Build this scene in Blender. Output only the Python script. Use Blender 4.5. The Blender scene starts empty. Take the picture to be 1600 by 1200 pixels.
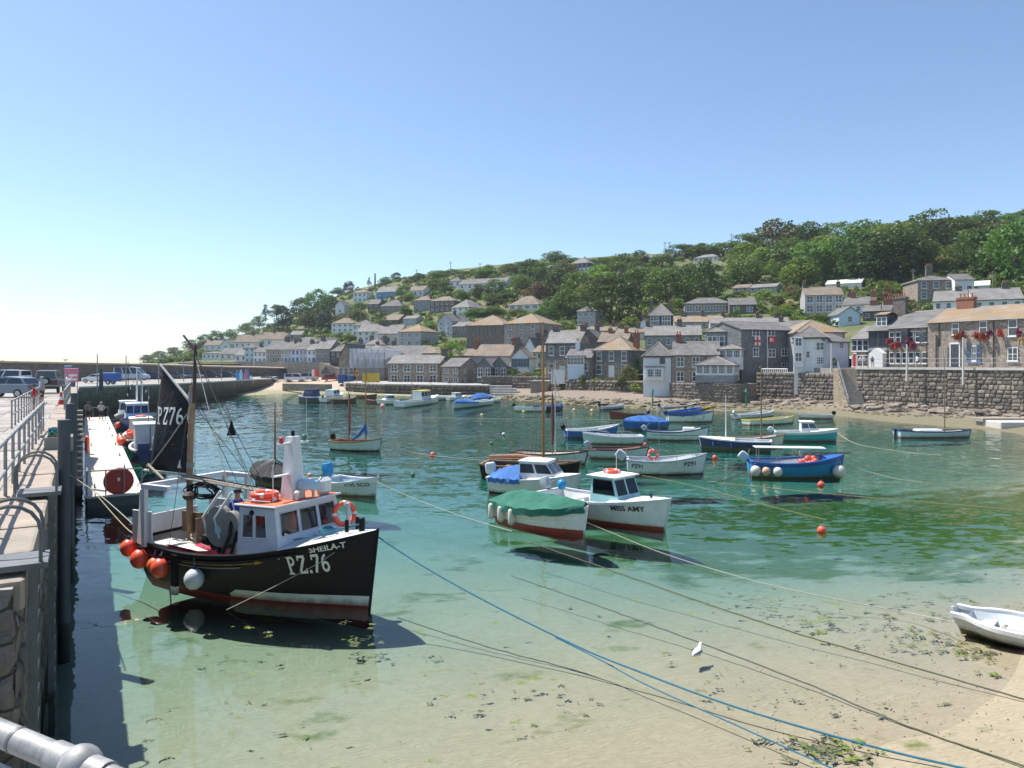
import bpy,bmesh,math,random
import numpy as np
from mathutils import Vector,Matrix,noise as mnoise
R = math.radians
random.seed(7)
rng = np.random.default_rng(11)
scene = bpy.context.scene
COL = scene.collection
# ------------------------------------------------------------------ camera, sky, sun, exposure
FPX,HZ,EYE = 1150.0,570.0,6.0          # focal length in photo pixels, horizon row, eye height above the water
cam = bpy.data.cameras.new('camera')
cam.sensor_width = 36.0
cam.lens = FPX / 1600.0 * 36.0
cam.shift_y = -(600.0 - HZ) / 1600.0
cam.clip_start = 0.05
cam.clip_end = 20000.0
cam_ob = bpy.data.objects.new('camera',cam)
COL.objects.link(cam_ob)
cam_ob.location = (0,0,EYE)
cam_ob.rotation_euler = (R(90),0,0)
scene.camera = cam_ob
SUN_AZ = Vector((-0.88,0.475))             # horizontal direction towards the sun
SUN_EL = R(61)
world = bpy.data.worlds.new('World')
scene.world = world
world.use_nodes = True
wn = world.node_tree
for n in list(wn.nodes):
 wn.nodes.remove(n)
w_out = wn.nodes.new('ShaderNodeOutputWorld')
w_bg = wn.nodes.new('ShaderNodeBackground')
w_sky = wn.nodes.new('ShaderNodeTexSky')
w_sky.sky_type = 'NISHITA'
w_sky.sun_disc = False
w_sky.sun_elevation = SUN_EL
w_sky.sun_rotation = math.atan2(SUN_AZ.x,SUN_AZ.y)
w_sky.altitude = 1500.0
w_sky.air_density = 1.0
w_sky.dust_density = 2.0
w_sky.ozone_density = 0.4
w_bg.inputs['Strength'].default_value = 0.101
w_wb = wn.nodes.new('ShaderNodeVectorMath')          # white balance of the sky as a whole
w_wb.operation = 'MULTIPLY'
w_wb.inputs[1].default_value = (0.94,1.04,1.09)
wn.links.new(w_sky.outputs[0],w_wb.inputs[0])
wn.links.new(w_wb.outputs[0],w_bg.inputs['Color'])
wn.links.new(w_bg.outputs[0],w_out.inputs['Surface'])
sun = bpy.data.lights.new('sun','SUN')
sun.energy = 4.1
sun.angle = R(0.53)
sun.color = (1.0,0.95,0.87)
sun_ob = bpy.data.objects.new('sun',sun)
COL.objects.link(sun_ob)
sd = Vector((SUN_AZ.x * math.cos(SUN_EL),SUN_AZ.y * math.cos(SUN_EL),math.sin(SUN_EL)))
sun_ob.rotation_euler = sd.to_track_quat('Z','Y').to_euler()
sun_ob.location = (-60,-40,90)
vs = scene.view_settings
scene.display_settings.display_device = 'sRGB'
vs.view_transform = 'Standard'
vs.look = 'None'
vs.exposure = 0.83
vs.gamma = 1.0
vs.use_curve_mapping = False
cy = scene.cycles
cy.use_denoising = True
cy.max_bounces = 8
cy.diffuse_bounces = 3
cy.glossy_bounces = 4
cy.transmission_bounces = 4
cy.transparent_max_bounces = 24
cy.volume_bounces = 0
cy.sample_clamp_indirect = 6.0
cy.caustics_reflective = False
cy.caustics_refractive = False
def W(px,py,d):
 """world point on the ray of photo pixel (px, py) at distance d in front of the eye"""
 return Vector(((px - 800.0) / FPX * d,d,EYE + (HZ - py) / FPX * d))
def WZ(px,py,z=0.0):
 """world point of photo pixel on the level plane z"""
 d = (EYE - z) * FPX / (py - HZ)
 return Vector(((px - 800.0) / FPX * d,d,z))
 # ------------------------------------------------------------------ mesh helpers
class MB:
 def __init__(self):
  self.v = []
  self.f = []
  self.m = []
 def add(self,vs_,fs,mi=0,M=None):
  o = len(self.v)
  if M is not None:
   vs_ = [M @ Vector(p) for p in vs_]
  self.v.extend([tuple(p) for p in vs_])
  for f in fs:
   self.f.append(tuple(i + o for i in f))
   self.m.append(mi)
  return self
 def bx(self,x0,x1,y0,y1,z0,z1,mi=0,M=None):
  v = [(x0,y0,z0),(x1,y0,z0),(x1,y1,z0),(x0,y1,z0),(x0,y0,z1),(x1,y0,z1),(x1,y1,z1),(x0,y1,z1)]
  f = [(0,3,2,1),(4,5,6,7),(0,1,5,4),(1,2,6,5),(2,3,7,6),(3,0,4,7)]
  return self.add(v,f,mi,M)
 def cb(self,x0,x1,y0,y1,z0,z1,c=0.02,mi=0,M=None):
  """chamfered box"""
  c = min(c,(x1 - x0) * .45,(y1 - y0) * .45,(z1 - z0) * .45)
  rings = []
  for z,k in ((z0,c),(z0 + c,0),(z1 - c,0),(z1,c)):
   a,b,e,g = x0 + k,x1 - k,y0 + k,y1 - k
   q = c if k == 0 else 0.3 * c
   rings.append([(a + q,e,z),(b - q,e,z),(b,e + q,z),(b,g - q,z),(b - q,g,z),(a + q,g,z),(a,g - q,z),(a,e + q,z)])
  return self.loft(rings,True,mi,M,caps=True)
 def loft(self,rings,closed=True,mi=0,M=None,caps=False):
  n = len(rings[0])
  v = [p for r in rings for p in r]
  f = []
  for i in range(len(rings) - 1):
   for j in range(n if closed else n - 1):
    k = (j + 1) % n
    f.append((i * n + j,i * n + k,(i + 1) * n + k,(i + 1) * n + j))
  if caps:
   f.append(tuple(reversed(range(n))))
   f.append(tuple(range((len(rings) - 1) * n,len(rings) * n)))
  return self.add(v,f,mi,M)
 def tube(self,pts,r,n=8,mi=0,M=None,cap=True):
  pts = [Vector(p) for p in pts]
  rs = r if isinstance(r,(list,tuple)) else [r] * len(pts)
  rings = []
  up = Vector((0,0,1))
  pu = None
  for i,p in enumerate(pts):
   a = pts[max(i - 1,0)]
   b = pts[min(i + 1,len(pts) - 1)]
   t = (b - a)
   if t.length < 1e-9:
    t = up.copy()
   t.normalize()
   if pu is None:
    ref = up if abs(t.z) < 0.95 else Vector((1,0,0))
    u = t.cross(ref).normalized()
   else:
    u = (pu - t * pu.dot(t))
    u = u.normalized() if u.length > 1e-6 else t.cross(up).normalized()
   pu = u
   w = t.cross(u)
   rings.append([p + (u * math.cos(q) + w * math.sin(q)) * rs[i] for q in [2 * math.pi * k / n for k in range(n)]])
  return self.loft(rings,True,mi,M,caps=cap)
 def lathe(self,prof,n=12,mi=0,M=None,c=(0,0,0)):
  rings = [[(c[0] + r * math.cos(2 * math.pi * k / n),c[1] + r * math.sin(2 * math.pi * k / n),c[2] + z) for k in range(n)] for r,z in prof]
  return self.loft(rings,True,mi,M,caps=True)
 def ball(self,c,r,n=10,mi=0,sz=1.0,M=None):
  k = max(4,n // 2)
  prof = [(max(r * math.sin(math.pi * i / k),0.001),-r * sz * math.cos(math.pi * i / k)) for i in range(k + 1)]
  return self.lathe(prof,n,mi,M,c)
 def torus(self,c,R0,r0,n=20,k=8,mi=0,M=None,a0=0,a1=2 * math.pi):
  rings = []
  full = abs(a1 - a0 - 2 * math.pi) < 1e-6
  cnt = n if full else n + 1
  for i in range(cnt):
   a = a0 + (a1 - a0) * i / n
   rings.append([(c[0] + (R0 + r0 * math.cos(b)) * math.cos(a),c[1] + (R0 + r0 * math.cos(b)) * math.sin(a),c[2] + r0 * math.sin(b)) for b in [2 * math.pi * j / k for j in range(k)]])
  if full:
   rings.append(rings[0])
  return self.loft(rings,True,mi,M)
 def poly(self,pts,mi=0,M=None):
  return self.add(pts,[tuple(range(len(pts)))],mi,M)
 def prism(self,poly2,y0,y1,mi=0,M=None):
  """polygon in XZ extruded along Y"""
  n = len(poly2)
  v = [(x,y0,z) for x,z in poly2] + [(x,y1,z) for x,z in poly2]
  f = [tuple(range(n)),tuple(reversed(range(n,2 * n)))]
  for i in range(n):
   j = (i + 1) % n
   f.append((j,i,i + n,j + n))
  return self.add(v,f,mi,M)
 def mesh(self,name,mats,smooth=False,ang=38):
  me = bpy.data.meshes.new(name)
  me.from_pydata(self.v,[],self.f)
  for m in (mats if isinstance(mats,(list,tuple)) else [mats]):
   me.materials.append(m)
  if len(me.materials) > 1:
   me.polygons.foreach_set('material_index',self.m)
  if smooth:
   me.shade_smooth()
   me.set_sharp_from_angle(angle=R(ang))
  me.update()
  return me
 def build(self,name,mats,parent=None,smooth=False,loc=None,rz=None,ang=38):
  return link(name,self.mesh(name,mats,smooth,ang),parent,loc,rz)
def link(name,me,parent=None,loc=None,rz=None):
 o = bpy.data.objects.new(name,me)
 COL.objects.link(o)
 if parent is not None:
  o.parent = parent
 if loc is not None:
  o.location = loc
 if rz is not None:
  o.rotation_euler = (0,0,rz)
 return o
def empty(name,loc,rz=0.0):
 o = link(name,None,None,loc,rz)
 o.empty_display_size = 0.3
 return o
def tag(o,label=None,cat=None,group=None,kind=None):
 if label:
  o['label'] = label
 if cat:
  o['category'] = cat
 if group:
  o['group'] = group
 if kind or cat:
  o['kind'] = kind or 'thing'
 return o
def np_mesh(name,V,F,mats,mi=None,smooth=False):
 """fast mesh from numpy arrays; F is (n,4) or (n,3)"""
 me = bpy.data.meshes.new(name)
 k = F.shape[1]
 me.vertices.add(len(V))
 me.vertices.foreach_set('co',np.asarray(V,np.float32).ravel())
 me.loops.add(F.size)
 me.loops.foreach_set('vertex_index',F.ravel().astype(np.int32))
 me.polygons.add(len(F))
 me.polygons.foreach_set('loop_start',(np.arange(len(F)) * k).astype(np.int32))
 for m in (mats if isinstance(mats,(list,tuple)) else [mats]):
  me.materials.append(m)
 if mi is not None:
  me.polygons.foreach_set('material_index',np.asarray(mi,np.int32))
 if smooth:
  me.polygons.foreach_set('use_smooth',np.ones(len(F),bool))
 me.update(calc_edges=True)
 return me
 # ------------------------------------------------------------------ materials
class NT:
 def __init__(self,mat):
  mat.use_nodes = True
  self.t = mat.node_tree
  for n in list(self.t.nodes):
   self.t.nodes.remove(n)
  self.out = self.n('ShaderNodeOutputMaterial')
 def n(self,ty,**kw):
  o = self.t.nodes.new(ty)
  for k,v in kw.items():
   if k.startswith('i_'):
    key = k[2:].replace('_',' ')
    o.inputs[key].default_value = v
   else:
    setattr(o,k,v)
  return o
 def l(self,a,b):
  self.t.links.new(a,b)
 def noise(self,vec,scale,detail=3,rough=0.55):
  o = self.n('ShaderNodeTexNoise')
  o.inputs['Scale'].default_value = scale
  o.inputs['Detail'].default_value = detail
  o.inputs['Roughness'].default_value = rough
  if vec is not None:
   self.l(vec,o.inputs['Vector'])
  return o.outputs['Fac']
 def ramp(self,fac,stops):
  o = self.n('ShaderNodeValToRGB')
  e = o.color_ramp.elements
  while len(e) < len(stops):
   e.new(0.5)
  for i,(p,c) in enumerate(stops):
   e[i].position = p
   e[i].color = (c,c,c,1) if isinstance(c,(int,float)) else (c[0],c[1],c[2],1)
  self.l(fac,o.inputs['Fac'])
  return o.outputs['Color']
 def mix(self,a,b,fac,mode='MIX'):
  o = self.n('ShaderNodeMix',data_type='RGBA',blend_type=mode)
  for s,v in (('A',a),('B',b)):
   sock = [i for i in o.inputs if i.name == s and i.type == 'RGBA'][0]
   if isinstance(v,(tuple,list)):
    sock.default_value = (v[0],v[1],v[2],1)
   else:
    self.l(v,sock)
  fs = [i for i in o.inputs if i.name == 'Factor' and i.type == 'VALUE'][0]
  if isinstance(fac,(int,float)):
   fs.default_value = fac
  else:
   self.l(fac,fs)
  return [x for x in o.outputs if x.type == 'RGBA'][0]
 def math(self,op,a,b=None):
  o = self.n('ShaderNodeMath',operation=op)
  for i,v in enumerate((a,b)):
   if v is None:
    continue
   if isinstance(v,(int,float)):
    o.inputs[i].default_value = v
   else:
    self.l(v,o.inputs[i])
  return o.outputs[0]
 def pos(self,sx=1,sy=1,sz=1,obj=False):
  if obj:
   g = self.n('ShaderNodeTexCoord').outputs['Object']
  else:
   g = self.n('ShaderNodeNewGeometry').outputs['Position']
  if (sx,sy,sz) == (1,1,1):
   return g
  m = self.n('ShaderNodeMapping')
  m.inputs['Scale'].default_value = (sx,sy,sz)
  self.l(g,m.inputs['Vector'])
  return m.outputs[0]
 def bump(self,h,strength=0.3,dist=0.02,normal=None):
  b = self.n('ShaderNodeBump')
  b.inputs['Strength'].default_value = strength
  b.inputs['Distance'].default_value = dist
  self.l(h,b.inputs['Height'])
  if normal is not None:
   self.l(normal,b.inputs['Normal'])
  return b.outputs[0]
 def bsdf(self,col,rough=0.6,normal=None,metal=0.0,spec=0.5):
  b = self.n('ShaderNodeBsdfPrincipled')
  if isinstance(col,(tuple,list)):
   b.inputs['Base Color'].default_value = (col[0],col[1],col[2],1)
  else:
   self.l(col,b.inputs['Base Color'])
  if isinstance(rough,(int,float)):
   b.inputs['Roughness'].default_value = rough
  else:
   self.l(rough,b.inputs['Roughness'])
  b.inputs['Metallic'].default_value = metal
  b.inputs['Specular IOR Level'].default_value = spec
  if normal is not None:
   self.l(normal,b.inputs['Normal'])
  self.l(b.outputs[0],self.out.inputs['Surface'])
  return b
MATS = {}
def sc3(c,k):
 return (c[0] * k,c[1] * k,c[2] * k)
def paint(name,c,rough=0.5,var=0.18,scale=1.5,dirt=0.25,bump=0.08,metal=0.0,spec=0.5,tide=False):
 """painted / plain surface with uneven tone, faint grime and fine relief"""
 if name in MATS:
  return MATS[name]
 m = bpy.data.materials.new(name)
 t = NT(m)
 p = t.pos()
 a = t.noise(p,scale,4,0.6)
 col = t.mix(sc3(c,1 - var),sc3(c,1 + var * 0.6),t.ramp(a,[(0.3,0.0),(0.7,1.0)]))
 if dirt > 0:
  b = t.noise(t.pos(1,1,0.35),scale * 4.3,5,0.7)
  g = (c[0] * 0.45 + 0.03,c[1] * 0.43 + 0.025,c[2] * 0.4 + 0.015)
  col = t.mix(col,g,t.math('MULTIPLY',t.ramp(b,[(0.52,0.0),(0.72,1.0)]),dirt))
 if tide:            # weed and grime line just above the water
  z = t.n('ShaderNodeSeparateXYZ')
  t.l(p,z.inputs[0])
  zz = t.math('ADD',z.outputs['Z'],t.math('MULTIPLY',t.math('SUBTRACT',t.noise(t.pos(1,1,0.2),3.2,5,0.75),0.5),0.42))
  mr = t.n('ShaderNodeMapRange')
  mr.inputs['From Min'].default_value = 0.05
  mr.inputs['From Max'].default_value = 0.20
  mr.inputs['To Min'].default_value = 0.75
  mr.inputs['To Max'].default_value = 0.0
  t.l(zz,mr.inputs['Value'])
  col = t.mix(col,(0.13,0.115,0.05),mr.outputs[0])
  rs_ = t.noise(t.pos(1,1,0.12),7.0,4,0.7)
  col = t.mix(col,(c[0] * .5 + .10,c[1] * .5 + .06,c[2] * .5 + .03),t.math('MULTIPLY',t.ramp(rs_,[(0.58,0.0),(0.72,1.0)]),0.35))
 f = t.noise(p,scale * 22,3)
 rr = t.math('ADD',t.math('MULTIPLY',a,0.25),rough - 0.12)
 t.bsdf(col,rr,t.bump(f,bump,0.01) if bump else None,metal,spec)
 MATS[name] = m
 return m
def stone(name,cols,scale=2.2,sq=1.5,mortar=(0.16,0.14,0.115),mw=0.07,depth=0.04,lichen=None,wet=None,rough=0.85):
 """rubble stone: irregular cells with their own tones, recessed joints"""
 if name in MATS:
  return MATS[name]
 m = bpy.data.materials.new(name)
 t = NT(m)
 wob = t.n('ShaderNodeTexNoise')
 wob.inputs['Scale'].default_value = scale * 0.7
 t.l(t.pos(),wob.inputs['Vector'])
 add = t.n('ShaderNodeVectorMath',operation='MULTIPLY_ADD')
 t.l(wob.outputs['Color'],add.inputs[0])
 add.inputs[1].default_value = (0.35,0.35,0.2)
 t.l(t.pos(1,1,sq),add.inputs[2])
 v1 = t.n('ShaderNodeTexVoronoi')
 v1.inputs['Scale'].default_value = scale
 t.l(add.outputs[0],v1.inputs['Vector'])
 v2 = t.n('ShaderNodeTexVoronoi',feature='DISTANCE_TO_EDGE')
 v2.inputs['Scale'].default_value = scale
 t.l(add.outputs[0],v2.inputs['Vector'])
 sep = t.n('ShaderNodeSeparateColor')
 t.l(v1.outputs['Color'],sep.inputs[0])
 k = len(cols)
 col = t.ramp(sep.outputs[0],[(i / (k - 1),c) for i,c in enumerate(cols)])
 fine = t.noise(t.pos(),scale * 9,5,0.7)
 col = t.mix(col,t.ramp(fine,[(0.25,0.45),(0.75,1.25)]),0.55,'MULTIPLY')
 big = t.noise(t.pos(),0.35,4)
 col = t.mix(col,t.ramp(big,[(0.3,0.72),(0.7,1.1)]),0.6,'MULTIPLY')
 edge = t.ramp(v2.outputs['Distance'],[(mw * 0.35,0.0),(mw,1.0)])
 col = t.mix(mortar,col,edge)
 if lichen:
  ln = t.noise(t.pos(),0.9,6,0.7)
  col = t.mix(col,lichen,t.math('MULTIPLY',t.ramp(ln,[(0.52,0.0),(0.66,1.0)]),0.6))
 if wet:
  z = t.n('ShaderNodeSeparateXYZ')
  t.l(t.pos(),z.inputs[0])
  zz = t.math('ADD',z.outputs['Z'],t.math('MULTIPLY',t.math('SUBTRACT',t.noise(t.pos(1,1,0.25),1.4,5,0.7),0.5),wet[3]))
  fac = t.n('ShaderNodeMapRange')
  fac.inputs['From Min'].default_value = wet[1]
  fac.inputs['From Max'].default_value = wet[2]
  fac.inputs['To Min'].default_value = 1.0
  fac.inputs['To Max'].default_value = 0.0
  t.l(zz,fac.inputs['Value'])
  wc = t.mix(wet[0],sc3(wet[0],0.4),t.ramp(t.noise(t.pos(1,1,0.3),2.5,5,0.7),[(0.35,0.0),(0.65,1.0)]))
  col = t.mix(col,wc,t.math('MULTIPLY',fac.outputs[0],0.9))
 h = t.math('ADD',t.math('MULTIPLY',edge,1.0),t.math('MULTIPLY',fine,0.5))
 t.bsdf(col,rough,t.bump(h,0.7,depth))
 MATS[name] = m
 return m
def slate(name,c1,c2,lich=(0.33,0.19,0.06),amt=0.25,rough=0.5,course=6.0):
 """slate roof or slate hanging: courses, odd slates, lichen"""
 if name in MATS:
  return MATS[name]
 m = bpy.data.materials.new(name)
 t = NT(m)
 s = t.n('ShaderNodeSeparateXYZ')
 t.l(t.pos(),s.inputs[0])
 zc = t.math('MULTIPLY',s.outputs['Z'],course)
 row = t.math('FLOOR',zc)
 fr = t.math('FRACT',zc)
 u = t.math('ADD',t.math('ADD',s.outputs['X'],t.math('MULTIPLY',s.outputs['Y'],0.83)),t.math('MULTIPLY',row,0.37))
 cu = t.math('MULTIPLY',u,3.4)
 comb = t.n('ShaderNodeCombineXYZ')
 t.l(t.math('FLOOR',cu),comb.inputs[0])
 t.l(row,comb.inputs[1])
 wnz = t.n('ShaderNodeTexWhiteNoise',noise_dimensions='2D')
 t.l(comb.outputs[0],wnz.inputs['Vector'])
 col = t.mix(c1,c2,wnz.outputs['Value'])
 big = t.noise(t.pos(),0.5,5,0.65)
 col = t.mix(col,t.ramp(big,[(0.3,0.65),(0.7,1.25)]),0.7,'MULTIPLY')
 ln = t.noise(t.pos(),0.42,7,0.72)
 col = t.mix(col,lich,t.math('MULTIPLY',t.ramp(ln,[(0.62 - amt * 0.4,0.0),(0.78 - amt * 0.3,1.0)]),min(0.85,amt * 2)))
 wl = t.noise(t.pos(),3.0,5,0.75)
 col = t.mix(col,(0.42,0.40,0.36),t.math('MULTIPLY',t.ramp(wl,[(0.6,0.0),(0.72,1.0)]),0.35))
 gap = t.ramp(fr,[(0.0,0.45),(0.14,1.0)])
 col = t.mix(col,gap,0.8,'MULTIPLY')
 h = t.math('ADD',t.math('MULTIPLY',fr,-1.0),t.math('MULTIPLY',wnz.outputs['Value'],0.6))
 t.bsdf(col,0.8,t.bump(h,0.5,0.02),0,0.2)
 MATS[name] = m
 return m
def foliage(name,c1,c2,trans=0.35):
 if name in MATS:
  return MATS[name]
 m = bpy.data.materials.new(name)
 t = NT(m)
 oi = t.n('ShaderNodeObjectInfo')
 geo = t.n('ShaderNodeNewGeometry')
 nz = t.noise(t.pos(),0.45,3)
 f = t.math('ADD',t.math('MULTIPLY',geo.outputs['Random Per Island'],0.5),t.math('MULTIPLY',nz,0.6))
 col = t.mix(c1,c2,t.ramp(f,[(0.2,0.0),(0.9,1.0)]))
 hs = t.n('ShaderNodeHueSaturation')
 t.l(col,hs.inputs['Color'])
 t.l(t.math('ADD',t.math('MULTIPLY',oi.outputs['Random'],0.05),0.475),hs.inputs['Hue'])
 t.l(t.math('ADD',t.math('MULTIPLY',oi.outputs['Random'],0.6),0.72),hs.inputs['Value'])
 d = t.n('ShaderNodeBsdfPrincipled')
 d.inputs['Roughness'].default_value = 0.55
 d.inputs['Specular IOR Level'].default_value = 0.3
 tr = t.n('ShaderNodeBsdfTranslucent')
 t.l(hs.outputs[0],d.inputs['Base Color'])
 tc = t.mix(hs.outputs[0],(1.1,1.25,0.5),1.0,'MULTIPLY')
 t.l(tc,tr.inputs['Color'])
 mx = t.n('ShaderNodeMixShader')
 mx.inputs[0].default_value = trans
 t.l(d.outputs[0],mx.inputs[1])
 t.l(tr.outputs[0],mx.inputs[2])
 t.l(mx.outputs[0],t.out.inputs['Surface'])
 MATS[name] = m
 return m
def glassm(name,c=(0.03,0.04,0.05),rough=0.08):
 if name in MATS:
  return MATS[name]
 m = bpy.data.materials.new(name)
 t = NT(m)
 n = t.noise(t.pos(),0.9,2)
 col = t.mix(sc3(c,0.6),sc3(c,1.8),n)
 t.bsdf(col,rough,t.bump(n,0.15,0.02),0,0.8)
 MATS[name] = m
 return m
def clear_glass(name,tint=(0.86,0.93,0.93)):
 """see-through pane: mirror at glancing angles, clear otherwise"""
 if name in MATS:
  return MATS[name]
 m = bpy.data.materials.new(name)
 t = NT(m)
 fr = t.n('ShaderNodeFresnel')
 fr.inputs['IOR'].default_value = 1.5
 g = t.n('ShaderNodeBsdfGlossy')
 g.inputs['Roughness'].default_value = 0.03
 tr = t.n('ShaderNodeBsdfTransparent')
 tr.inputs['Color'].default_value = (tint[0],tint[1],tint[2],1)
 mx = t.n('ShaderNodeMixShader')
 t.l(fr.outputs[0],mx.inputs[0])
 t.l(tr.outputs[0],mx.inputs[1])
 t.l(g.outputs[0],mx.inputs[2])
 t.l(mx.outputs[0],t.out.inputs['Surface'])
 MATS[name] = m
 return m
def canvas(name,c,rough=.8):
 """tarpaulin: creased, sun-bleached in patches"""
 if name in MATS:
  return MATS[name]
 m = bpy.data.materials.new(name)
 t = NT(m)
 a = t.noise(t.pos(),1.3,5,0.65)
 cr = t.n('ShaderNodeTexNoise',noise_type='RIDGED_MULTIFRACTAL') if False else t.n('ShaderNodeTexNoise')
 cr.inputs['Scale'].default_value = 3.2
 cr.inputs['Detail'].default_value = 4.0
 cr.inputs['Distortion'].default_value = 1.2
 t.l(t.pos(1.0,1.6,0.6),cr.inputs['Vector'])
 fold = t.math('ABSOLUTE',t.math('SUBTRACT',cr.outputs['Fac'],0.5))
 col = t.mix(sc3(c,.72),(c[0] * 1.2 + .03,c[1] * 1.2 + .03,c[2] * 1.2 + .03),t.ramp(a,[(.3,0.0),(.7,1.0)]))
 sp = t.noise(t.pos(),9.0,4,.7)
 col = t.mix(col,(.42,.42,.38),t.math('MULTIPLY',t.ramp(sp,[(.66,0.0),(.72,1.0)]),.5))
 t.bsdf(col,rough,t.bump(fold,.8,.07),0,.3)
 MATS[name] = m
 return m
M_GRANITE = stone('granite_rubble',[(0.27,0.215,0.165),(0.38,0.31,0.245),(0.45,0.38,0.30),(0.34,0.27,0.21),(0.50,0.43,0.35)],2.3,1.5)
M_GRANITE_PALE = stone('granite_pale',[(0.34,0.31,0.27),(0.42,0.38,0.33),(0.30,0.27,0.23),(0.46,0.43,0.38)],2.0,1.4,mortar=(0.36,0.33,0.29))
M_GRANITE_DARK = stone('granite_dark',[(0.13,0.115,0.10),(0.19,0.165,0.145),(0.24,0.205,0.175),(0.16,0.145,0.13)],2.3,1.5,mortar=(0.13,0.12,0.105))
M_BROWNSTONE = stone('brown_stone',[(0.21,0.15,0.115),(0.27,0.19,0.15),(0.31,0.235,0.19),(0.24,0.17,0.13)],1.9,2.0,mortar=(0.30,0.26,0.22))
M_SLATE = slate('roof_slate',(0.125,0.124,0.127),(0.195,0.188,0.182),amt=0.16)
M_SLATE_L = slate('roof_slate_pale',(0.175,0.17,0.168),(0.25,0.24,0.228),amt=0.16)
M_SLATE_O = slate('roof_slate_lichen',(0.22,0.19,0.165),(0.30,0.26,0.21),lich=(0.31,0.185,0.07),amt=0.5)
M_SLATE_B = slate('roof_tile_brown',(0.175,0.145,0.12),(0.25,0.205,0.165),lich=(0.30,0.19,0.09),amt=0.3)
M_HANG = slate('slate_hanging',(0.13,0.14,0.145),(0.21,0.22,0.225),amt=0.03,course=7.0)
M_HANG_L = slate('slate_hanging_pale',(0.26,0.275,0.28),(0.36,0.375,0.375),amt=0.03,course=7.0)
M_HANG_BLUE = slate('slate_hanging_blue',(0.06,0.085,0.125),(0.10,0.13,0.18),amt=0.0,course=6.0)
M_WHITE = paint('white_render',(0.76,0.77,0.76),0.7,0.06,0.5,0.18)
M_CREAM = paint('cream_render',(0.66,0.64,0.57),0.75,0.08,0.6,0.2)
M_GREYR = paint('grey_render',(0.42,0.42,0.41),0.8,0.12,0.6,0.3)
M_LILAC = paint('lilac_render',(0.50,0.50,0.54),0.8,0.1,0.6,0.2)
M_PALEBLUE = paint('pale_blue_render',(0.55,0.66,0.74),0.7,0.06,0.6,0.15)
M_BLUEWALL = paint('bright_blue_render',(0.05,0.30,0.55),0.6,0.1,0.7,0.15)
M_FRAME = paint('white_joinery',(0.78,0.79,0.79),0.45,0.05,2,0.1,0.03)
M_FRAME_D = paint('dark_joinery',(0.06,0.07,0.085),0.45,0.1,2,0.1,0.03)
M_FRAME_B = paint('blue_joinery',(0.07,0.22,0.45),0.45,0.1,2,0.1,0.03)
M_FRAME_T = paint('pale_teal_joinery',(0.38,0.60,0.63),0.45,0.1,2,0.1,0.03)
M_GLASS = glassm('window_glass')
M_GLASS_SKY = glassm('window_glass_pale',(0.16,0.20,0.24),0.12)
M_CLEAR = clear_glass('clear_glass')
M_BRICK = paint('chimney_brick',(0.30,0.13,0.085),0.85,0.35,3,0.4)
M_POT = paint('terracotta',(0.42,0.19,0.10),0.8,0.2,4,0.3)
M_GUTTER = paint('black_gutter',(0.03,0.03,0.033),0.4,0.1,3,0.1)
M_TARMAC = paint('quay_tarmac',(0.30,0.285,0.27),0.9,0.2,0.8,0.3,0.3)
M_STEEL = paint('galvanised_steel',(0.33,0.33,0.325),0.6,0.35,14,0.7,0.05,metal=0.4)
M_STEEL_D = paint('weathered_steel',(0.16,0.165,0.17),0.55,0.25,3,0.5,0.1,metal=0.4)
M_PILE = paint('pile_steel',(0.05,0.064,0.078),0.55,0.3,2,0.4,0.15)
M_CONC = paint('pale_concrete',(0.56,0.53,0.48),0.85,0.14,0.9,0.3,0.25)
M_CONC_D = paint('concrete_grey',(0.38,0.365,0.34),0.9,0.22,1.2,0.5,0.3)
M_ORANGE = paint('orange_float',(0.88,0.115,0.055),0.38,0.12,6,0.12,0.03)
M_RED = paint('red_paint',(0.60,0.035,0.03),0.45,0.12,4,0.15,0.03)
M_WOOD = paint('varnished_wood',(0.33,0.17,0.07),0.42,0.35,6,0.25,0.1)
M_WOOD_G = paint('weathered_wood',(0.33,0.29,0.24),0.8,0.3,5,0.4,0.2)
M_BLACK = paint('black_rubber',(0.018,0.018,0.02),0.6,0.3,5,0.2,0.1)
M_ROPE_W = paint('pale_rope',(0.42,0.40,0.33),0.9,0.15,12,0.3,0.3)
M_ROPE_B = paint('blue_rope',(0.02,0.16,0.25),0.75,0.3,14,0.35,0.3)
M_ROPE_D = paint('weedy_rope',(0.10,0.11,0.07),0.9,0.4,9,0.5,0.3)
M_ROPE_Y = paint('yellow_rope',(0.33,0.30,0.15),0.8,0.2,9,0.35,0.3)
# ------------------------------------------------------------------ terrain, seabed, water
class TPS:
 """smooth height field through control points (x, y, z)"""
 def __init__(self,pts,lam=1e-3):
  P = np.array(pts,float)
  self.s = 100.0
  self.p = P[:,:2] / self.s
  n = len(P)
  K = self.k(self.p[:,None,:] - self.p[None,:,:]) + np.eye(n) * lam
  Q = np.hstack([np.ones((n,1)),self.p])
  A = np.block([[K,Q],[Q.T,np.zeros((3,3))]])
  self.w = np.linalg.solve(A,np.concatenate([P[:,2],np.zeros(3)]))
 def k(self,d):
  r2 = (d ** 2).sum(-1)
  return np.where(r2 > 1e-12,0.5 * r2 * np.log(r2 + 1e-12),0.0)
 def __call__(self,x,y):
  x = np.atleast_1d(np.asarray(x,float)) / self.s
  y = np.atleast_1d(np.asarray(y,float)) / self.s
  sh = x.shape
  q = np.stack([x.ravel(),y.ravel()],1)
  out = np.empty(len(q))
  for i in range(0,len(q),20000):
   c = q[i:i + 20000]
   out[i:i + 20000] = self.k(c[:,None,:] - self.p[None,:,:]) @ self.w[:-3] + self.w[-3] + c @ self.w[-2:]
  return out.reshape(sh)
 def h(self,x,y):
  return float(self([x],[y])[0])
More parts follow.
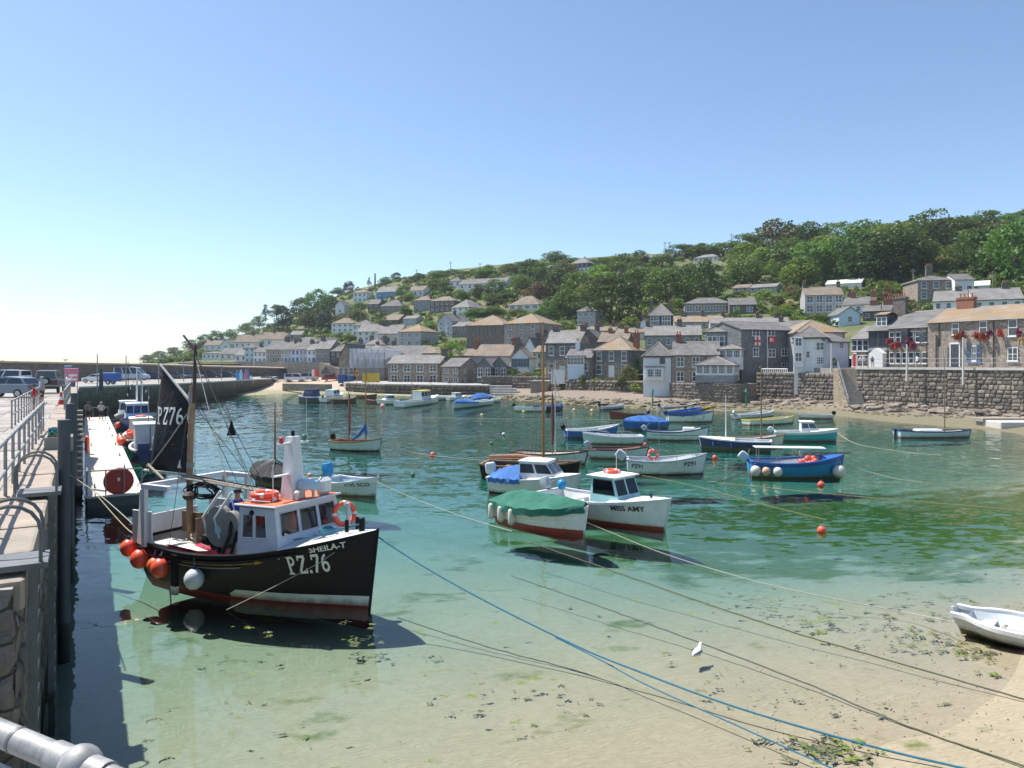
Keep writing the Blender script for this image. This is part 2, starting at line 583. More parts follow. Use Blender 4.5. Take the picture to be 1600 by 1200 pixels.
FRONT = [(215,330),(300,232),(400,212),(500,188),(545,172),(575,162),(650,158),(760,152),(850,144),(900,134),(950,131),(1010,122),(1080,119),(1200,118),(1300,120),(1340,121),(1470,113),(1600,106),(1800,92),(2600,60)]
FP = np.array(FRONT,float)
hill_pts = []
for row in (
[(300,568,232),(400,567,212),(500,568,190),(560,592,168),(650,600,158),(760,600,152),(850,590,144),(950,585,131),(1080,582,119),(1200,577,116),(1340,576,103),(1470,576,94),(1600,576,87),(1800,576,72)],
[(300,563,290),(400,560,262),(480,560,245),(560,546,220),(650,546,200),(760,556,182),(850,556,172),(950,550,162),(1080,540,152),(1200,532,148),(1340,530,140),(1470,520,132),(1600,508,128),(1800,500,118)],
[(330,552,350),(430,537,330),(520,520,300),(620,505,268),(740,505,240),(850,505,225),(950,500,215),(1080,492,200),(1200,486,192),(1340,482,182),(1470,470,172),(1600,458,168),(1800,440,160)],
[(330,547,420),(430,518,410),(520,482,385),(620,462,345),(740,455,310),(850,450,290),(950,446,278),(1080,440,262),(1200,430,250),(1340,420,238),(1470,410,228),(1600,402,220),(1800,390,210)],
[(300,556,470),(430,508,480),(520,464,450),(620,440,420),(740,424,390),(850,413,365),(950,408,350),(1080,402,335),(1200,396,322),(1340,386,305),(1470,372,290),(1600,362,280),(1800,350,270)],
):
 for px,py,d in row:
  hill_pts.append(tuple(W(px,py,d)))
for px,py,d in ((215,578,420),(200,590,520),(230,572,330),(150,620,500),(250,560,560)):
 hill_pts.append(tuple(W(px,py,d)))
for px,zz,d in ((430,28,700),(620,50,700),(850,58,700),(1080,60,700),(1340,62,700),(1600,64,700),(2000,62,600)):
 p = W(px,0,d)
 hill_pts.append((p.x,p.y,zz))
HILL = TPS(hill_pts,2e-4)
def hill_z(x,y):
 return HILL.h(x,y)
def on_hill(px,py,d0=100.0,d1=700.0):
 """where the ray of a photo pixel meets the hillside"""
 ds = np.arange(d0,d1,1.5)
 f = np.interp(px,FP[:,0],FP[:,1])
 ds = ds[ds > f]
 xs = (px - 800.0) / FPX * ds
 zr = EYE + (HZ - py) / FPX * ds
 zt = HILL(xs,ds)
 hit = np.where(zt >= zr)[0]
 d = ds[hit[0]] if len(hit) else ds[int(np.argmin(np.abs(zt - zr)))]
 return W(px,py,d)
def front_ok(x,y):
 px = 800 + FPX * x / np.maximum(y,1.0)
 return y > np.interp(px,FP[:,0],FP[:,1])
gx = np.arange(-420,460,4.0)
gy = np.arange(44,760,4.0)
X,Y = np.meshgrid(gx,gy,indexing='ij')
Z = HILL(X,Y)
nz = np.array([mnoise.fractal(Vector((x * 0.03,y * 0.03,0.0)),1.0,2.0,4) for x,y in zip(X.ravel(),Y.ravel())]).reshape(X.shape)
Z = Z + nz * np.clip((Y - 120) / 200,0,1) * 1.2
ok = front_ok(X,Y)
Z = np.where(ok,Z,-3.0)
idx = np.arange(X.size).reshape(X.shape)
cell = ok[:-1,:-1] | ok[1:,:-1] | ok[:-1,1:] | ok[1:,1:]
# pull the front vertices back onto the front line so that the sheet ends cleanly
f = np.stack([idx[:-1,:-1][cell],idx[1:,:-1][cell],idx[1:,1:][cell],idx[:-1,1:][cell]],1)
pxa = 800 + FPX * X / Y
df = np.interp(pxa,FP[:,0],FP[:,1])
kk = np.where(ok,1.0,df / Y)
XF,YF = X * kk,Y * kk
ZF = np.where(ok,Z,HILL(XF,YF))
mt = bpy.data.materials.new('hillside')
t = NT(mt)
a = t.noise(t.pos(),0.09,5,0.65)
b = t.noise(t.pos(),0.8,5,0.7)
col = t.ramp(a,[(0.3,(0.055,0.085,0.025)),(0.5,(0.11,0.13,0.04)),(0.62,(0.17,0.145,0.07)),(0.75,(0.08,0.115,0.03))])
col = t.mix(col,t.ramp(b,[(0.3,0.5),(0.7,1.3)]),0.7,'MULTIPLY')
t.bsdf(col,0.9,t.bump(b,0.8,0.5))
hill_ob = link('hillside',np_mesh('hillside',np.stack([XF,YF,ZF],-1).reshape(-1,3),f,mt,smooth=True))
tag(hill_ob,'steep green hillside rising behind the village',None,None,'structure')
# --- seabed and beaches
bed = []
for px,py,z in ((1500,1150,0.02),(1600,1085,0.02),(1440,1200,0.04),(1200,1150,-.2),(1000,1200,-.28),(800,1200,-.42),(600,1200,-.6),(300,1200,-.95),(150,1150,-1.2),
(1560,1000,-.13),(1400,950,-.4),(1100,1000,-.5),(850,1000,-.75),(600,1000,-1.05),(200,1000,-1.5),(1600,900,-.6),(1350,880,-1.1),(1100,880,-1.5),
(850,880,-1.35),(600,880,-1.5),(200,880,-1.8),(1600,800,-.8),(1300,800,-1.9),(1000,800,-2.2),(600,800,-2.3),(1600,740,-.6),(1400,740,-1.4),
(1100,740,-2.6),(600,740,-2.9),(250,740,-2.9),(1600,700,-.25),(1400,690,-1.2),(1100,690,-2.7),(600,690,-3.2),(1400,666,-1.0),(1500,675,-1.0),(1300,658,-1.2),(1200,649,-1.2),(1100,660,-1.7),(900,648,-1.4),
(600,650,-2.8),(300,650,-2.8),(500,628,-1.3),(780,630,-1.0),(400,620,-.35)):
 p = WZ(px,py,0)
 bed.append((p.x,p.y,z * 0.55 if z < 0 else z))
SHORE = [(355,617),(430,615),(520,614),(600,618),(700,620),(780,622),(850,628),(900,632),(970,637),(1050,641),(1130,642),(1200,642),(1270,646),(1330,652),(1400,660),(1500,668),(1600,680)]
for px,py in SHORE:
 p = WZ(px,py,0)
 bed.append((p.x,p.y,0.0))
for px,py,d in ((370,596,172),(430,593,180),(500,593,178),(540,597,165)):
 bed.append(tuple(W(px,py,d)))
for px,d,z in ((620,153,.7),(720,148,.7),(800,143,1.4),(880,124,1.1),(960,117,1.2),(1050,110,1.0),(1130,108,.8),(1200,106,1.0),(1290,100,1.3),(1340,92,1.3),(1420,87,1.2),(1500,82,1.1),(1600,76,1.0)):
 p = W(px,0,d)
 bed.append((p.x,p.y,z))
for x,y,z in ((12,11,.45),(16,16,.6),(22,24,.5),(30,38,.45),(40,52,.5),(50,60,.9),(30,10,1.6),(45,30,1.6),(0,2,-.6),(5,4,-.2),(9,7,.25),(-30,40,-2.6),(-55,90,-2.8),(-60,140,-2),(-100,60,-4),(-3,3,-1.2)):
 bed.append((x,y,z))
BED = TPS(bed,1e-4)
def bed_z(x,y):
 return BED.h(x,y)
gx = np.concatenate([np.arange(-66,-14,1.0),np.arange(-14,16,0.3),np.arange(16,72,0.9)])
gy = np.concatenate([np.arange(-6,8,1.0),np.arange(8,30,0.3),np.arange(30,186,1.0)])
X,Y = np.meshgrid(gx,gy,indexing='ij')
Z = BED(X,Y)
und = np.array([mnoise.noise(Vector((x * 0.55,y * 0.55,3.0))) for x,y in zip(X.ravel(),Y.ravel())]).reshape(X.shape)
Z = Z + und * 0.035
idx = np.arange(X.size).reshape(X.shape)
f = np.stack([idx[:-1,:-1].ravel(),idx[1:,:-1].ravel(),idx[1:,1:].ravel(),idx[:-1,1:].ravel()],1)
ms = bpy.data.materials.new('harbour_sand')
t = NT(ms)
p = t.pos()
xyz = t.n('ShaderNodeSeparateXYZ')
t.l(p,xyz.inputs[0])
n1 = t.noise(p,0.35,5,0.6)
n2 = t.noise(p,5.0,5,0.7)
col = t.mix((0.295,0.252,0.17),(0.38,0.325,0.225),n1)
col = t.mix(col,t.ramp(n2,[(0.3,0.8),(0.7,1.12)]),0.6,'MULTIPLY')
speck = t.noise(t.pos(1,1,1),26,3,0.6)
col = t.mix(col,(0.16,0.13,0.10),t.math('MULTIPLY',t.ramp(speck,[(0.66,0.0),(0.72,1.0)]),0.5))
# weed beds: a patch in the middle of the harbour and thin strands towards the shore
dx = t.math('DIVIDE',t.math('SUBTRACT',xyz.outputs['X'],15.0),17.0)
dy = t.math('DIVIDE',t.math('SUBTRACT',xyz.outputs['Y'],31.0),10.5)
rr = t.math('ADD',t.math('MULTIPLY',dx,dx),t.math('MULTIPLY',dy,dy))
reg = t.ramp(rr,[(0.15,1.0),(1.0,0.0)])
wn_ = t.noise(t.pos(0.7,1.0,1),0.62,6,0.62)
weed = t.ramp(t.math('ADD',wn_,t.math('MULTIPLY',reg,0.30)),[(0.60,0.0),(0.70,1.0)])
far = t.n('ShaderNodeMapRange')
far.inputs['From Min'].default_value = 34
far.inputs['From Max'].default_value = 60
t.l(xyz.outputs['Y'],far.inputs['Value'])
deepm = t.ramp(xyz.outputs['Z'],[(0.0,1.0),(1.0,0.0)])
weedcol = t.mix((0.06,0.09,0.016),(0.14,0.165,0.03),t.noise(p,3.0,4))
mud = t.mix((0.20,0.215,0.12),(0.36,0.33,0.22),t.noise(p,0.22,5,0.65))
col = t.mix(col,mud,t.math('MULTIPLY',far.outputs[0],0.85))
col = t.mix(col,weedcol,weed)
# dry sand above the tide line is paler
dry = t.n('ShaderNodeMapRange')
dry.inputs['From Min'].default_value = 0.35
dry.inputs['From Max'].default_value = 0.8
t.l(xyz.outputs['Z'],dry.inputs['Value'])
dn_ = t.noise(p,1.1,5,0.7)
drycol = t.mix((0.38,0.30,0.22),(0.50,0.41,0.31),dn_)          # pale beach by the car park
stony = t.mix((0.17,0.138,0.108),(0.29,0.238,0.19),dn_)         # greyer, stony shore below the inn
ex_ = t.n('ShaderNodeMapRange')
ex_.inputs['From Min'].default_value = -22
ex_.inputs['From Max'].default_value = 4
t.l(xyz.outputs['X'],ex_.inputs['Value'])
drycol = t.mix(drycol,stony,ex_.outputs[0])
sh_z = t.n('ShaderNodeMapRange')       # weedy rock bottom just off the stony shore
sh_z.inputs['From Min'].default_value = -0.7
sh_z.inputs['From Max'].default_value = -0.25
t.l(xyz.outputs['Z'],sh_z.inputs['Value'])
rk_ = t.math('MULTIPLY',t.math('MULTIPLY',sh_z.outputs[0],ex_.outputs[0]),t.math('MULTIPLY',far.outputs[0],0.75))
col = t.mix(col,t.mix((0.09,0.085,0.05),(0.20,0.17,0.11),t.noise(p,0.9,5,0.7)),rk_)
col = t.mix(col,drycol,dry.outputs[0])
rip = t.n('ShaderNodeTexWave',wave_type='BANDS',bands_direction='Y')
rip.inputs['Scale'].default_value = 2.6
rip.inputs['Distortion'].default_value = 14.0
rip.inputs['Detail'].default_value = 2.0
rip.inputs['Detail Scale'].default_value = 0.9
t.l(p,rip.inputs['Vector'])
hgt = t.math('ADD',t.math('MULTIPLY',rip.outputs['Fac'],0.6),t.math('MULTIPLY',n2,0.4))
t.bsdf(col,0.85,t.bump(hgt,0.4,0.04),0,0.25)
bed_ob = link('seabed',np_mesh('seabed',np.stack([X,Y,Z],-1).reshape(-1,3),f,ms,smooth=True))
tag(bed_ob,'sandy harbour bed running up to the beaches',None,None,'structure')
deep = MB().bx(-690,690,-58,985,-5.6,-5.4)
do = deep.build('deep_seabed',ms)
tag(do,'deep sea floor outside the harbour',None,None,'structure')
# --- water: a closed body, clear, ripples on top, light is absorbed along its depth
mw = bpy.data.materials.new('harbour_water')
t = NT(mw)
p = t.pos()
xyz = t.n('ShaderNodeSeparateXYZ')
t.l(p,xyz.inputs[0])
def vnoise(scale,sx,sy,det):
 o_ = t.n('ShaderNodeTexNoise')
 o_.inputs['Scale'].default_value = scale
 o_.inputs['Detail'].default_value = det
 o_.inputs['Roughness'].default_value = 0.5
 t.l(t.pos(sx,sy,1),o_.inputs['Vector'])
 v_ = t.n('ShaderNodeVectorMath',operation='SUBTRACT')
 t.l(o_.outputs['Color'],v_.inputs[0])
 v_.inputs[1].default_value = (0.5,0.5,0.5)
 return v_.outputs[0]
def vscale(v,k):
 o_ = t.n('ShaderNodeVectorMath',operation='SCALE')
 t.l(v,o_.inputs[0])
 if isinstance(k,(int,float)):
  o_.inputs['Scale'].default_value = k
 else:
  t.l(k,o_.inputs['Scale'])
 return o_.outputs[0]
def vadd(a_,b_):
 o_ = t.n('ShaderNodeVectorMath',operation='ADD')
 t.l(a_,o_.inputs[0]); t.l(b_,o_.inputs[1])
 return o_.outputs[0]
calm = t.n('ShaderNodeMapRange')       # the sheltered shallows are almost glassy, the open harbour is ruffled
calm.inputs['From Min'].default_value = 13
calm.inputs['From Max'].default_value = 40
calm.inputs['To Min'].default_value = 0.10
calm.inputs['To Max'].default_value = 1.0
t.l(xyz.outputs['Y'],calm.inputs['Value'])
patch = t.ramp(t.noise(t.pos(0.5,1.0,1),0.10,3,0.5),[(0.35,0.45),(0.65,1.0)])
slope = vadd(vscale(vnoise(0.8,0.75,1.5,2),0.26),vscale(vnoise(2.6,0.7,1.5,3),0.32))
slope = vscale(slope,t.math('MULTIPLY',calm.outputs[0],patch))
slope = vadd(slope,vscale(vnoise(9.0,0.8,1.3,2),0.012))
flat_ = t.n('ShaderNodeVectorMath',operation='MULTIPLY')
t.l(slope,flat_.inputs[0])
flat_.inputs[1].default_value = (1,1,0)
up_ = t.n('ShaderNodeVectorMath',operation='ADD')
t.l(flat_.outputs[0],up_.inputs[0])
up_.inputs[1].default_value = (0,0,1)
nr_ = t.n('ShaderNodeVectorMath',operation='NORMALIZE')
t.l(up_.outputs[0],nr_.inputs[0])
nrm = nr_.outputs[0]
fr = t.n('ShaderNodeFresnel')
fr.inputs['IOR'].default_value = 1.333
t.l(nrm,fr.inputs['Normal'])
gl = t.n('ShaderNodeBsdfGlossy')
gl.inputs['Roughness'].default_value = 0.015
t.l(nrm,gl.inputs['Normal'])
tr = t.n('ShaderNodeBsdfTransparent')
mx = t.n('ShaderNodeMixShader')
t.l(fr.outputs[0],mx.inputs[0])
t.l(tr.outputs[0],mx.inputs[1])
t.l(gl.outputs[0],mx.inputs[2])
t.l(mx.outputs[0],t.out.inputs['Surface'])
va = t.n('ShaderNodeVolumeAbsorption')
va.inputs['Color'].default_value = (0.36,0.78,0.79,1)
va.inputs['Density'].default_value = 0.40
t.l(va.outputs[0],t.out.inputs['Volume'])
try:
 mw.cycles.homogeneous_volume = True
except Exception:
 pass
wb = MB().bx(-680,680,-55,980,-5.0,0.0)
wo = wb.build('harbour_water',mw)
tag(wo,'clear turquoise harbour water',None,None,'structure')
# ------------------------------------------------------------------ quays and walls
M_WALLWET = stone('quay_stone_weedy',[(0.17,0.15,0.125),(0.23,0.20,0.165),(0.27,0.24,0.20),(0.20,0.17,0.14)],2.0,1.2,mortar=(0.05,0.045,0.035),mw=0.05,wet=((0.062,0.054,0.033),0.9,2.9,2.2))
M_STONE_A = stone('wall_stone_a',[(0.19,0.165,0.135),(0.26,0.225,0.185),(0.155,0.135,0.11),(0.30,0.26,0.215)],0.9,1.0,mortar=(0.22,0.20,0.17),mw=0.02,wet=((0.20,0.155,0.08),0.2,1.6,1.4))
M_STONE_B = stone('wall_stone_b',[(0.27,0.225,0.175),(0.23,0.19,0.15),(0.33,0.28,0.22)],0.9,1.0,mortar=(0.28,0.25,0.21),mw=0.02,wet=((0.20,0.155,0.08),0.2,1.6,1.4))
M_STONE_C = stone('wall_stone_c',[(0.14,0.12,0.10),(0.185,0.16,0.135),(0.115,0.10,0.085)],0.9,1.0,mortar=(0.16,0.14,0.12),mw=0.02,wet=((0.15,0.12,0.06),0.2,1.6,1.4))
M_MORTAR = paint('wall_mortar',(0.13,0.115,0.095),0.95,0.3,2,0.4,0.3)
def stone_mesh(seed,mats,jag=0.10):
 """one rough block, unit size, face towards -Y, pillowed"""
 r = random.Random(seed)
 j = lambda k=jag: (r.random() - 0.5) * k
 b = [(-.5 + j(),0.35,-.5 + j()),(.5 + j(),0.35,-.5 + j()),(.5 + j(),0.35,.5 + j()),(-.5 + j(),0.35,.5 + j())]
 m_ = [(-.5 + j(),0.0,-.49 + j()),(j(),-0.03,-.5 + j()),(.5 + j(),0.0,-.49 + j()),(.5 + j(),-0.02,j()),(.5 + j(),0.0,.49 + j()),(j(),-0.03,.5 + j()),(-.5 + j(),0.0,.49 + j()),(-.5 + j(),-0.02,j())]
 i_ = [(-.33 + j(),-.3 + j(.12),-.32 + j()),(j(),-.34 + j(.12),-.36 + j()),(.33 + j(),-.3 + j(.12),-.32 + j()),(.37 + j(),-.34 + j(.12),j()),(.33 + j(),-.3 + j(.12),.32 + j()),(j(),-.34 + j(.12),.36 + j()),(-.33 + j(),-.3 + j(.12),.32 + j()),(-.37 + j(),-.34 + j(.12),j())]
 c = [(j(),-.42 + j(.1),j())]
 mb = MB()
 fs = []
 for k in range(8):
  n_ = (k + 1) % 8
  fs.append((4 + k,4 + n_,12 + n_,12 + k))
  fs.append((12 + k,12 + n_,20))
 fs += [(0,1,6,5,4),(1,2,8,7,6),(2,3,10,9,8),(3,0,4,11,10)]
 mb.add(b + m_ + i_ + c,fs)
 return mb.mesh('stone',mats,True,50)
STONES = [stone_mesh(s,[m_]) for s,m_ in enumerate([M_STONE_A,M_STONE_B,M_STONE_C,M_STONE_A,M_STONE_C,M_STONE_B])]
STONES_WET = [stone_mesh(s + 20,[M_WALLWET],0.14) for s in range(5)]
def wall_cells(L,H,sw,sh,r,rag=0.35):
 """irregular coursed rubble: list of (x, z, w, h)"""
 out = []
 z = 0.0
 while z < H - 0.05:
  h = min(sh * r.uniform(0.7,1.35),H - z)
  if H - z - h < sh * 0.35:
   h = H - z
  x = 0.0
  while x < L - 0.02:
   w = min(sw * r.uniform(0.55,1.6),L - x)
   if L - x - w < sw * 0.3:
    w = L - x
   out.append((x + w / 2,z + h / 2,w,h))
   x += w
  z += h
 return out
def stone_face(parent,A,B,z0,z1,sw,sh,pool,seed=0,proud=0.12,parts=True,limit=300,batter=0.0,mat=None,bulge=0.9):
 """covers the vertical face from A to B (harbour side on the right-hand side of A->B when seen from above is -Y local) with single stones"""
 r = random.Random(seed)
 A = Vector((A[0],A[1],0)); B = Vector((B[0],B[1],0))
 L = (B - A).length
 ang = math.atan2((B - A).y,(B - A).x)
 rot = Matrix.Rotation(ang,4,'Z')
 cells = wall_cells(L,z1 - z0,sw,sh,r)
 rest = MB()
 n = 0
 for (x,z,w,h) in cells:
  me = r.choice(pool)
  ww,hh = w * 0.95,h * 0.93
  loc = A + rot @ Vector((x,batter * (1 - z / max(z1 - z0,.1)) * -1 + r.uniform(-.03,.03),0)) + Vector((0,0,z0 + z))
  if parts and n < limit:
   o = link('stone',me,parent)
   o.location = loc - parent.location
   o.rotation_euler = (0,r.uniform(-.05,.05),ang)
   o.scale = (ww,proud * bulge * 2 * r.uniform(.6,1.3),hh)
   n += 1
  else:
   M_ = Matrix.Translation(loc) @ Matrix.Rotation(ang,4,'Z') @ Matrix.Rotation(r.uniform(-.06,.06),4,'Y') @ Matrix.Diagonal((ww,proud * bulge * 2 * r.uniform(.6,1.3),hh,1))
   rest.add([v.co for v in me.vertices],[tuple(p_.vertices) for p_ in me.polygons],pool.index(me),M_)
 if rest.v:
  for i_ in range(len(rest.v)):
   q = rest.v[i_]
   rest.v[i_] = (q[0] - parent.location.x,q[1] - parent.location.y,q[2] - parent.location.z)
  o = rest.build('rubble_stones',[m_.materials[0] for m_ in pool],parent,True,ang=50)
  tag(o,kind='stuff')
 return n
def wall_core(parent,pts,z0,z1,thick,mat,name='core',cap=None,capm=None):
 """solid backing along a polyline; stones sit on its -normal side"""
 mb = MB()
 P = [Vector((p_[0],p_[1],0)) for p_ in pts]
 for i in range(len(P) - 1):
  a,b = P[i],P[i + 1]
  d = (b - a).normalized()
  n_ = Vector((-d.y,d.x,0))
  q = [a,b,b + n_ * thick,a + n_ * thick]
  mb.add([(v.x,v.y,z0) for v in q] + [(v.x,v.y,z1) for v in q],[(0,3,2,1),(4,5,6,7),(0,1,5,4),(1,2,6,5),(2,3,7,6),(3,0,4,7)])
 for i_ in range(len(mb.v)):
  q = mb.v[i_]
  mb.v[i_] = (q[0] - parent.location.x,q[1] - parent.location.y,q[2] - parent.location.z)
 return mb.build(name,mat,parent)
 # --- left quay: edge runs from under the camera to the north-west corner, then straight away along x = -56
QZ = 3.5
def qe(y,off=0.0):
 """point of the left quay edge at distance y, moved off metres on to the quay"""
 d = Vector((-0.581,1.0)).normalized()
 n_ = Vector((-d.y,d.x))
 return Vector((-0.8 - 0.581 * y,y)) + n_ * off
EDGE_N,EDGE_F,PIER_F = qe(8.2),qe(95.0),Vector((-54.5,166.0))
deck = MB()
poly = [EDGE_N,EDGE_F,PIER_F,Vector((-62,205)),Vector((-190,205)),Vector((-190,2.4))]
def qz_at(y):
 return QZ - 0.55 * min(max((y - 60) / 60.0,0),1)
ring = [(p_.x,p_.y,qz_at(p_.y)) for p_ in poly]
# deck as a strip mesh so that it can fall gently towards the far pier
ys = [8.2,20,40,60,70,80,95,110,120,140,166,205]
def edge_x(y):
 if y <= 95:
  return qe(y).x
 if y <= 166:
  return EDGE_F.x + (PIER_F.x - EDGE_F.x) * (y - 95) / 71
 return PIER_F.x - (y - 166) * 0.2
for a,b in zip(ys[:-1],ys[1:]):
 q = [(-190,a,qz_at(a)),(edge_x(a),a,qz_at(a)),(edge_x(b),b,qz_at(b)),(-190,b,qz_at(b))]
 if a == 8.2:
  e_ = qe(8.2) + Vector((-.864,-.502)) * 60
  q[0] = (e_.x,e_.y,QZ)
 deck.add(q,[(0,1,2,3)])
 deck.add([(edge_x(a),a,-4),(edge_x(b),b,-4),(edge_x(b),b,qz_at(b)),(edge_x(a),a,qz_at(a))],[(0,1,2,3)],1)
deck.add([(e_.x,e_.y,-4),(edge_x(8.2),8.2,-4),(edge_x(8.2),8.2,QZ),(e_.x,e_.y,QZ)],[(0,1,2,3)],1)
mq = stone('quay_deck',[(0.32,0.29,0.26),(0.38,0.35,0.315),(0.34,0.31,0.28),(0.40,0.37,0.335)],0.55,1.0,mortar=(0.24,0.22,0.19),mw=0.025,depth=0.015)
deck_ob = tag(deck.build('quay_deck',[mq,M_WALLWET]),'pale stone quay deck on the left with parked cars',None,None,'structure')
# paving slabs of the near part of the deck
slab_meshes = []
for s in range(4):
 r = random.Random(s + 50)
 mb = MB()
 mb.cb(-.5,.5,-.5,.5,-.5,.5,0.02)
 slab_meshes.append(mb.mesh('paving_slab',[paint('slab_%d' % s,[(0.33,0.295,0.265),(0.37,0.335,0.305),(0.29,0.262,0.235),(0.40,0.36,0.325)][s],0.9,0.22,1.6,0.5,0.5)]))
r = random.Random(5)
qd = Vector((-0.581,1.0)).normalized()
qn = Vector((-qd.y,qd.x))
qang = math.atan2(qd.y,qd.x)
row = 0
cnt = 0
off = 0.75
while off < 13 and cnt < 260:
 wdt = r.uniform(0.9,1.25)
 y = 9.6 + r.uniform(0,1)
 while y < 60 and cnt < 260:
  ln = r.uniform(1.4,2.6)
  c = qe(y) + qn * (off + wdt / 2)
  px = 800 + FPX * c.x / c.y
  if px > -60:
   o = link('paving_slab',r.choice(slab_meshes),deck_ob,(c.x,c.y,QZ - 0.035 + r.uniform(-.008,.008)),qang)
   o.scale = (ln * 0.985,wdt * 0.975,0.10)
   cnt += 1
  y += ln * qd.y
 off += wdt
 # coping stones along the edge
cop = tag(empty('quay_coping',(0,0,0)),'line of granite coping stones along the left quay edge','coping')
y = 8.3
cm = [MB().cb(-.5,.5,-.5,.5,-.5,.5,0.05).mesh('coping_stone',[m_],True) for m_ in (paint('coping_a',(0.37,0.305,0.245),.9,.2,1.5,.4,.4),paint('coping_b',(0.31,0.265,0.215),.9,.2,1.5,.4,.4))]
while y < 93:
 ln = r.uniform(1.1,1.9)
 c = qe(y + ln / 2 * qd.y) + qn * 0.27
 o = link('coping_stone',r.choice(cm),cop,(c.x,c.y,qz_at(y) - 0.11 + r.uniform(-.02,.02)),qang)
 o.scale = (ln * 0.98,0.78 + r.uniform(-.05,.05),0.36)
 y += ln * qd.y
qw = tag(empty('quay_wall',(0,0,0)),'dark weedy stone face of the left quay dropping to the water','quay wall')
stone_face(qw,EDGE_N,qe(42),-1.6,QZ - 0.3,1.15,0.52,STONES_WET,3,0.07,True,270,0.0)
stone_face(qw,qe(8.2) + Vector((-.864,-.502)) * 2.6,qe(8.2),-1.0,QZ - 0.02,.9,0.5,STONES_WET,6,0.08,True,30)
stone_face(qw,qe(42),EDGE_F,-1.0,QZ - 0.5,1.2,0.6,STONES_WET,4,0.07,False)
fw = tag(empty('pier_wall',(0,0,0)),'dark stone wall of the far pier below the parked cars','pier wall')
stone_face(fw,EDGE_F,PIER_F,-1.0,2.75,1.5,0.7,STONES_WET,5,0.10,False)
# pier coping
mb = MB()
for a,b in zip(ys[6:-2],ys[7:-1]):
 mb.add([(edge_x(a) - .5,a,qz_at(a) + .02),(edge_x(a) + .12,a,qz_at(a) + .02),(edge_x(b) + .12,b,qz_at(b) + .02),(edge_x(b) - .5,b,qz_at(b) + .02),
 (edge_x(a) - .5,a,qz_at(a) - .22),(edge_x(a) + .12,a,qz_at(a) - .22),(edge_x(b) + .12,b,qz_at(b) - .22),(edge_x(b) - .5,b,qz_at(b) - .22)],
 [(0,1,2,3),(1,5,6,2),(4,7,6,5),(0,4,5,1),(3,2,6,7)])
mb.build('coping',M_CONC,fw)
# --- camera platform (raised corner of the quay) under the viewer
mb = MB()
pl = [(-2.3,2.25),(5.5,-0.5),(5.5,-14),(-22,-14),(-22,2.25)]
n_ = len(pl)
mb.add([(x,y,4.2) for x,y in pl] + [(x,y,-3.0) for x,y in pl],[tuple(range(n_))[::-1]] + [(i,(i + 1) % n_,(i + 1) % n_ + n_,i + n_) for i in range(n_)])
tag(mb.build('quay_platform',M_CONC_D),'raised quay platform the view is taken from',None,None,'structure')
# --- outer sea wall behind the car park
sw = tag(empty('sea_wall',(0,0,0)),'long dark sea wall behind the parked cars with pale coping','sea wall')
swp = [W(-420,565,112),W(0,563.5,122),W(120,566,136),W(240,568.5,156),W(330,571.5,172),W(400,573,190),W(470,575.5,203),W(540,580,207)]
mb = MB(); mc = MB()
for a,b in zip(swp[:-1],swp[1:]):
 d = (b - a); d.z = 0; d.normalize()
 nn = Vector((-d.y,d.x,0))
 def q(p_,o_,z):
  v = p_ + nn * o_
  return (v.x,v.y,z)
 mb.add([q(a,0,1),q(b,0,1),q(b,0,b.z - .35),q(a,0,a.z - .35),q(a,3,1),q(b,3,1),q(b,3,b.z - .35),q(a,3,a.z - .35)],[(0,1,2,3),(3,2,6,7),(7,6,5,4),(0,3,7,4),(1,5,6,2)])
 mc.add([q(a,-.2,a.z - .35),q(b,-.2,b.z - .35),q(b,-.2,b.z - .05),q(a,-.2,a.z - .05),q(b,1.6,b.z + .12),q(a,1.6,a.z + .12),q(b,3.2,b.z - .35),q(a,3.2,a.z - .35)],[(0,1,2,3),(3,2,4,5),(5,4,6,7),(0,3,5,7),(1,6,4,2),(0,7,6,1)])
mb.build('wall_face',M_GRANITE_DARK,sw)
mc.build('coping',paint('sea_wall_coping',(0.46,0.38,0.28),.9,.2,.8,.4,.4),sw)
# ledge band half way up the left part
mb = MB()
a,b = swp[0] + Vector((0,-.3,0)),swp[2] + Vector((0,-.3,0))
mb.tube([(a.x,a.y,4.6),(b.x,b.y,4.7)],0.16,4)
mb.build('ledge',M_CONC_D,sw)
# --- village side: harbour walls seen from left to right
def zat(px,py,d):
 return EYE + (HZ - py) / FPX * d
 # wharf in front of the long stone cottages
wf = [W(540,0,158),W(600,0,148),W(690,0,142),W(762,0,139)]
wharf = tag(empty('wharf_wall',(0,0,0)),'low dark rubble wharf wall below the long stone cottages','wharf')
for i in range(3):
 stone_face(wharf,wf[i],wf[i + 1],-0.4,2.05,1.0,0.55,STONES_WET,30 + i,0.16,False)
mb = MB()
top = [(p_.x,p_.y,2.15) for p_ in wf] + [(W(770,0,154).x,154,2.2),(W(690,0,160).x,160,2.3),(W(600,0,166).x,166,2.5),(W(545,0,176).x,176,2.6),(W(525,0,176).x,176,2.6)]
n_ = len(top)
mb.add(top + [(x,y,-1) for x,y,z in top],[tuple(range(n_))] + [(i,i + n_,(i + 1) % n_ + n_,(i + 1) % n_) for i in range(n_)])
mb.build('deck',M_CONC_D,wharf)
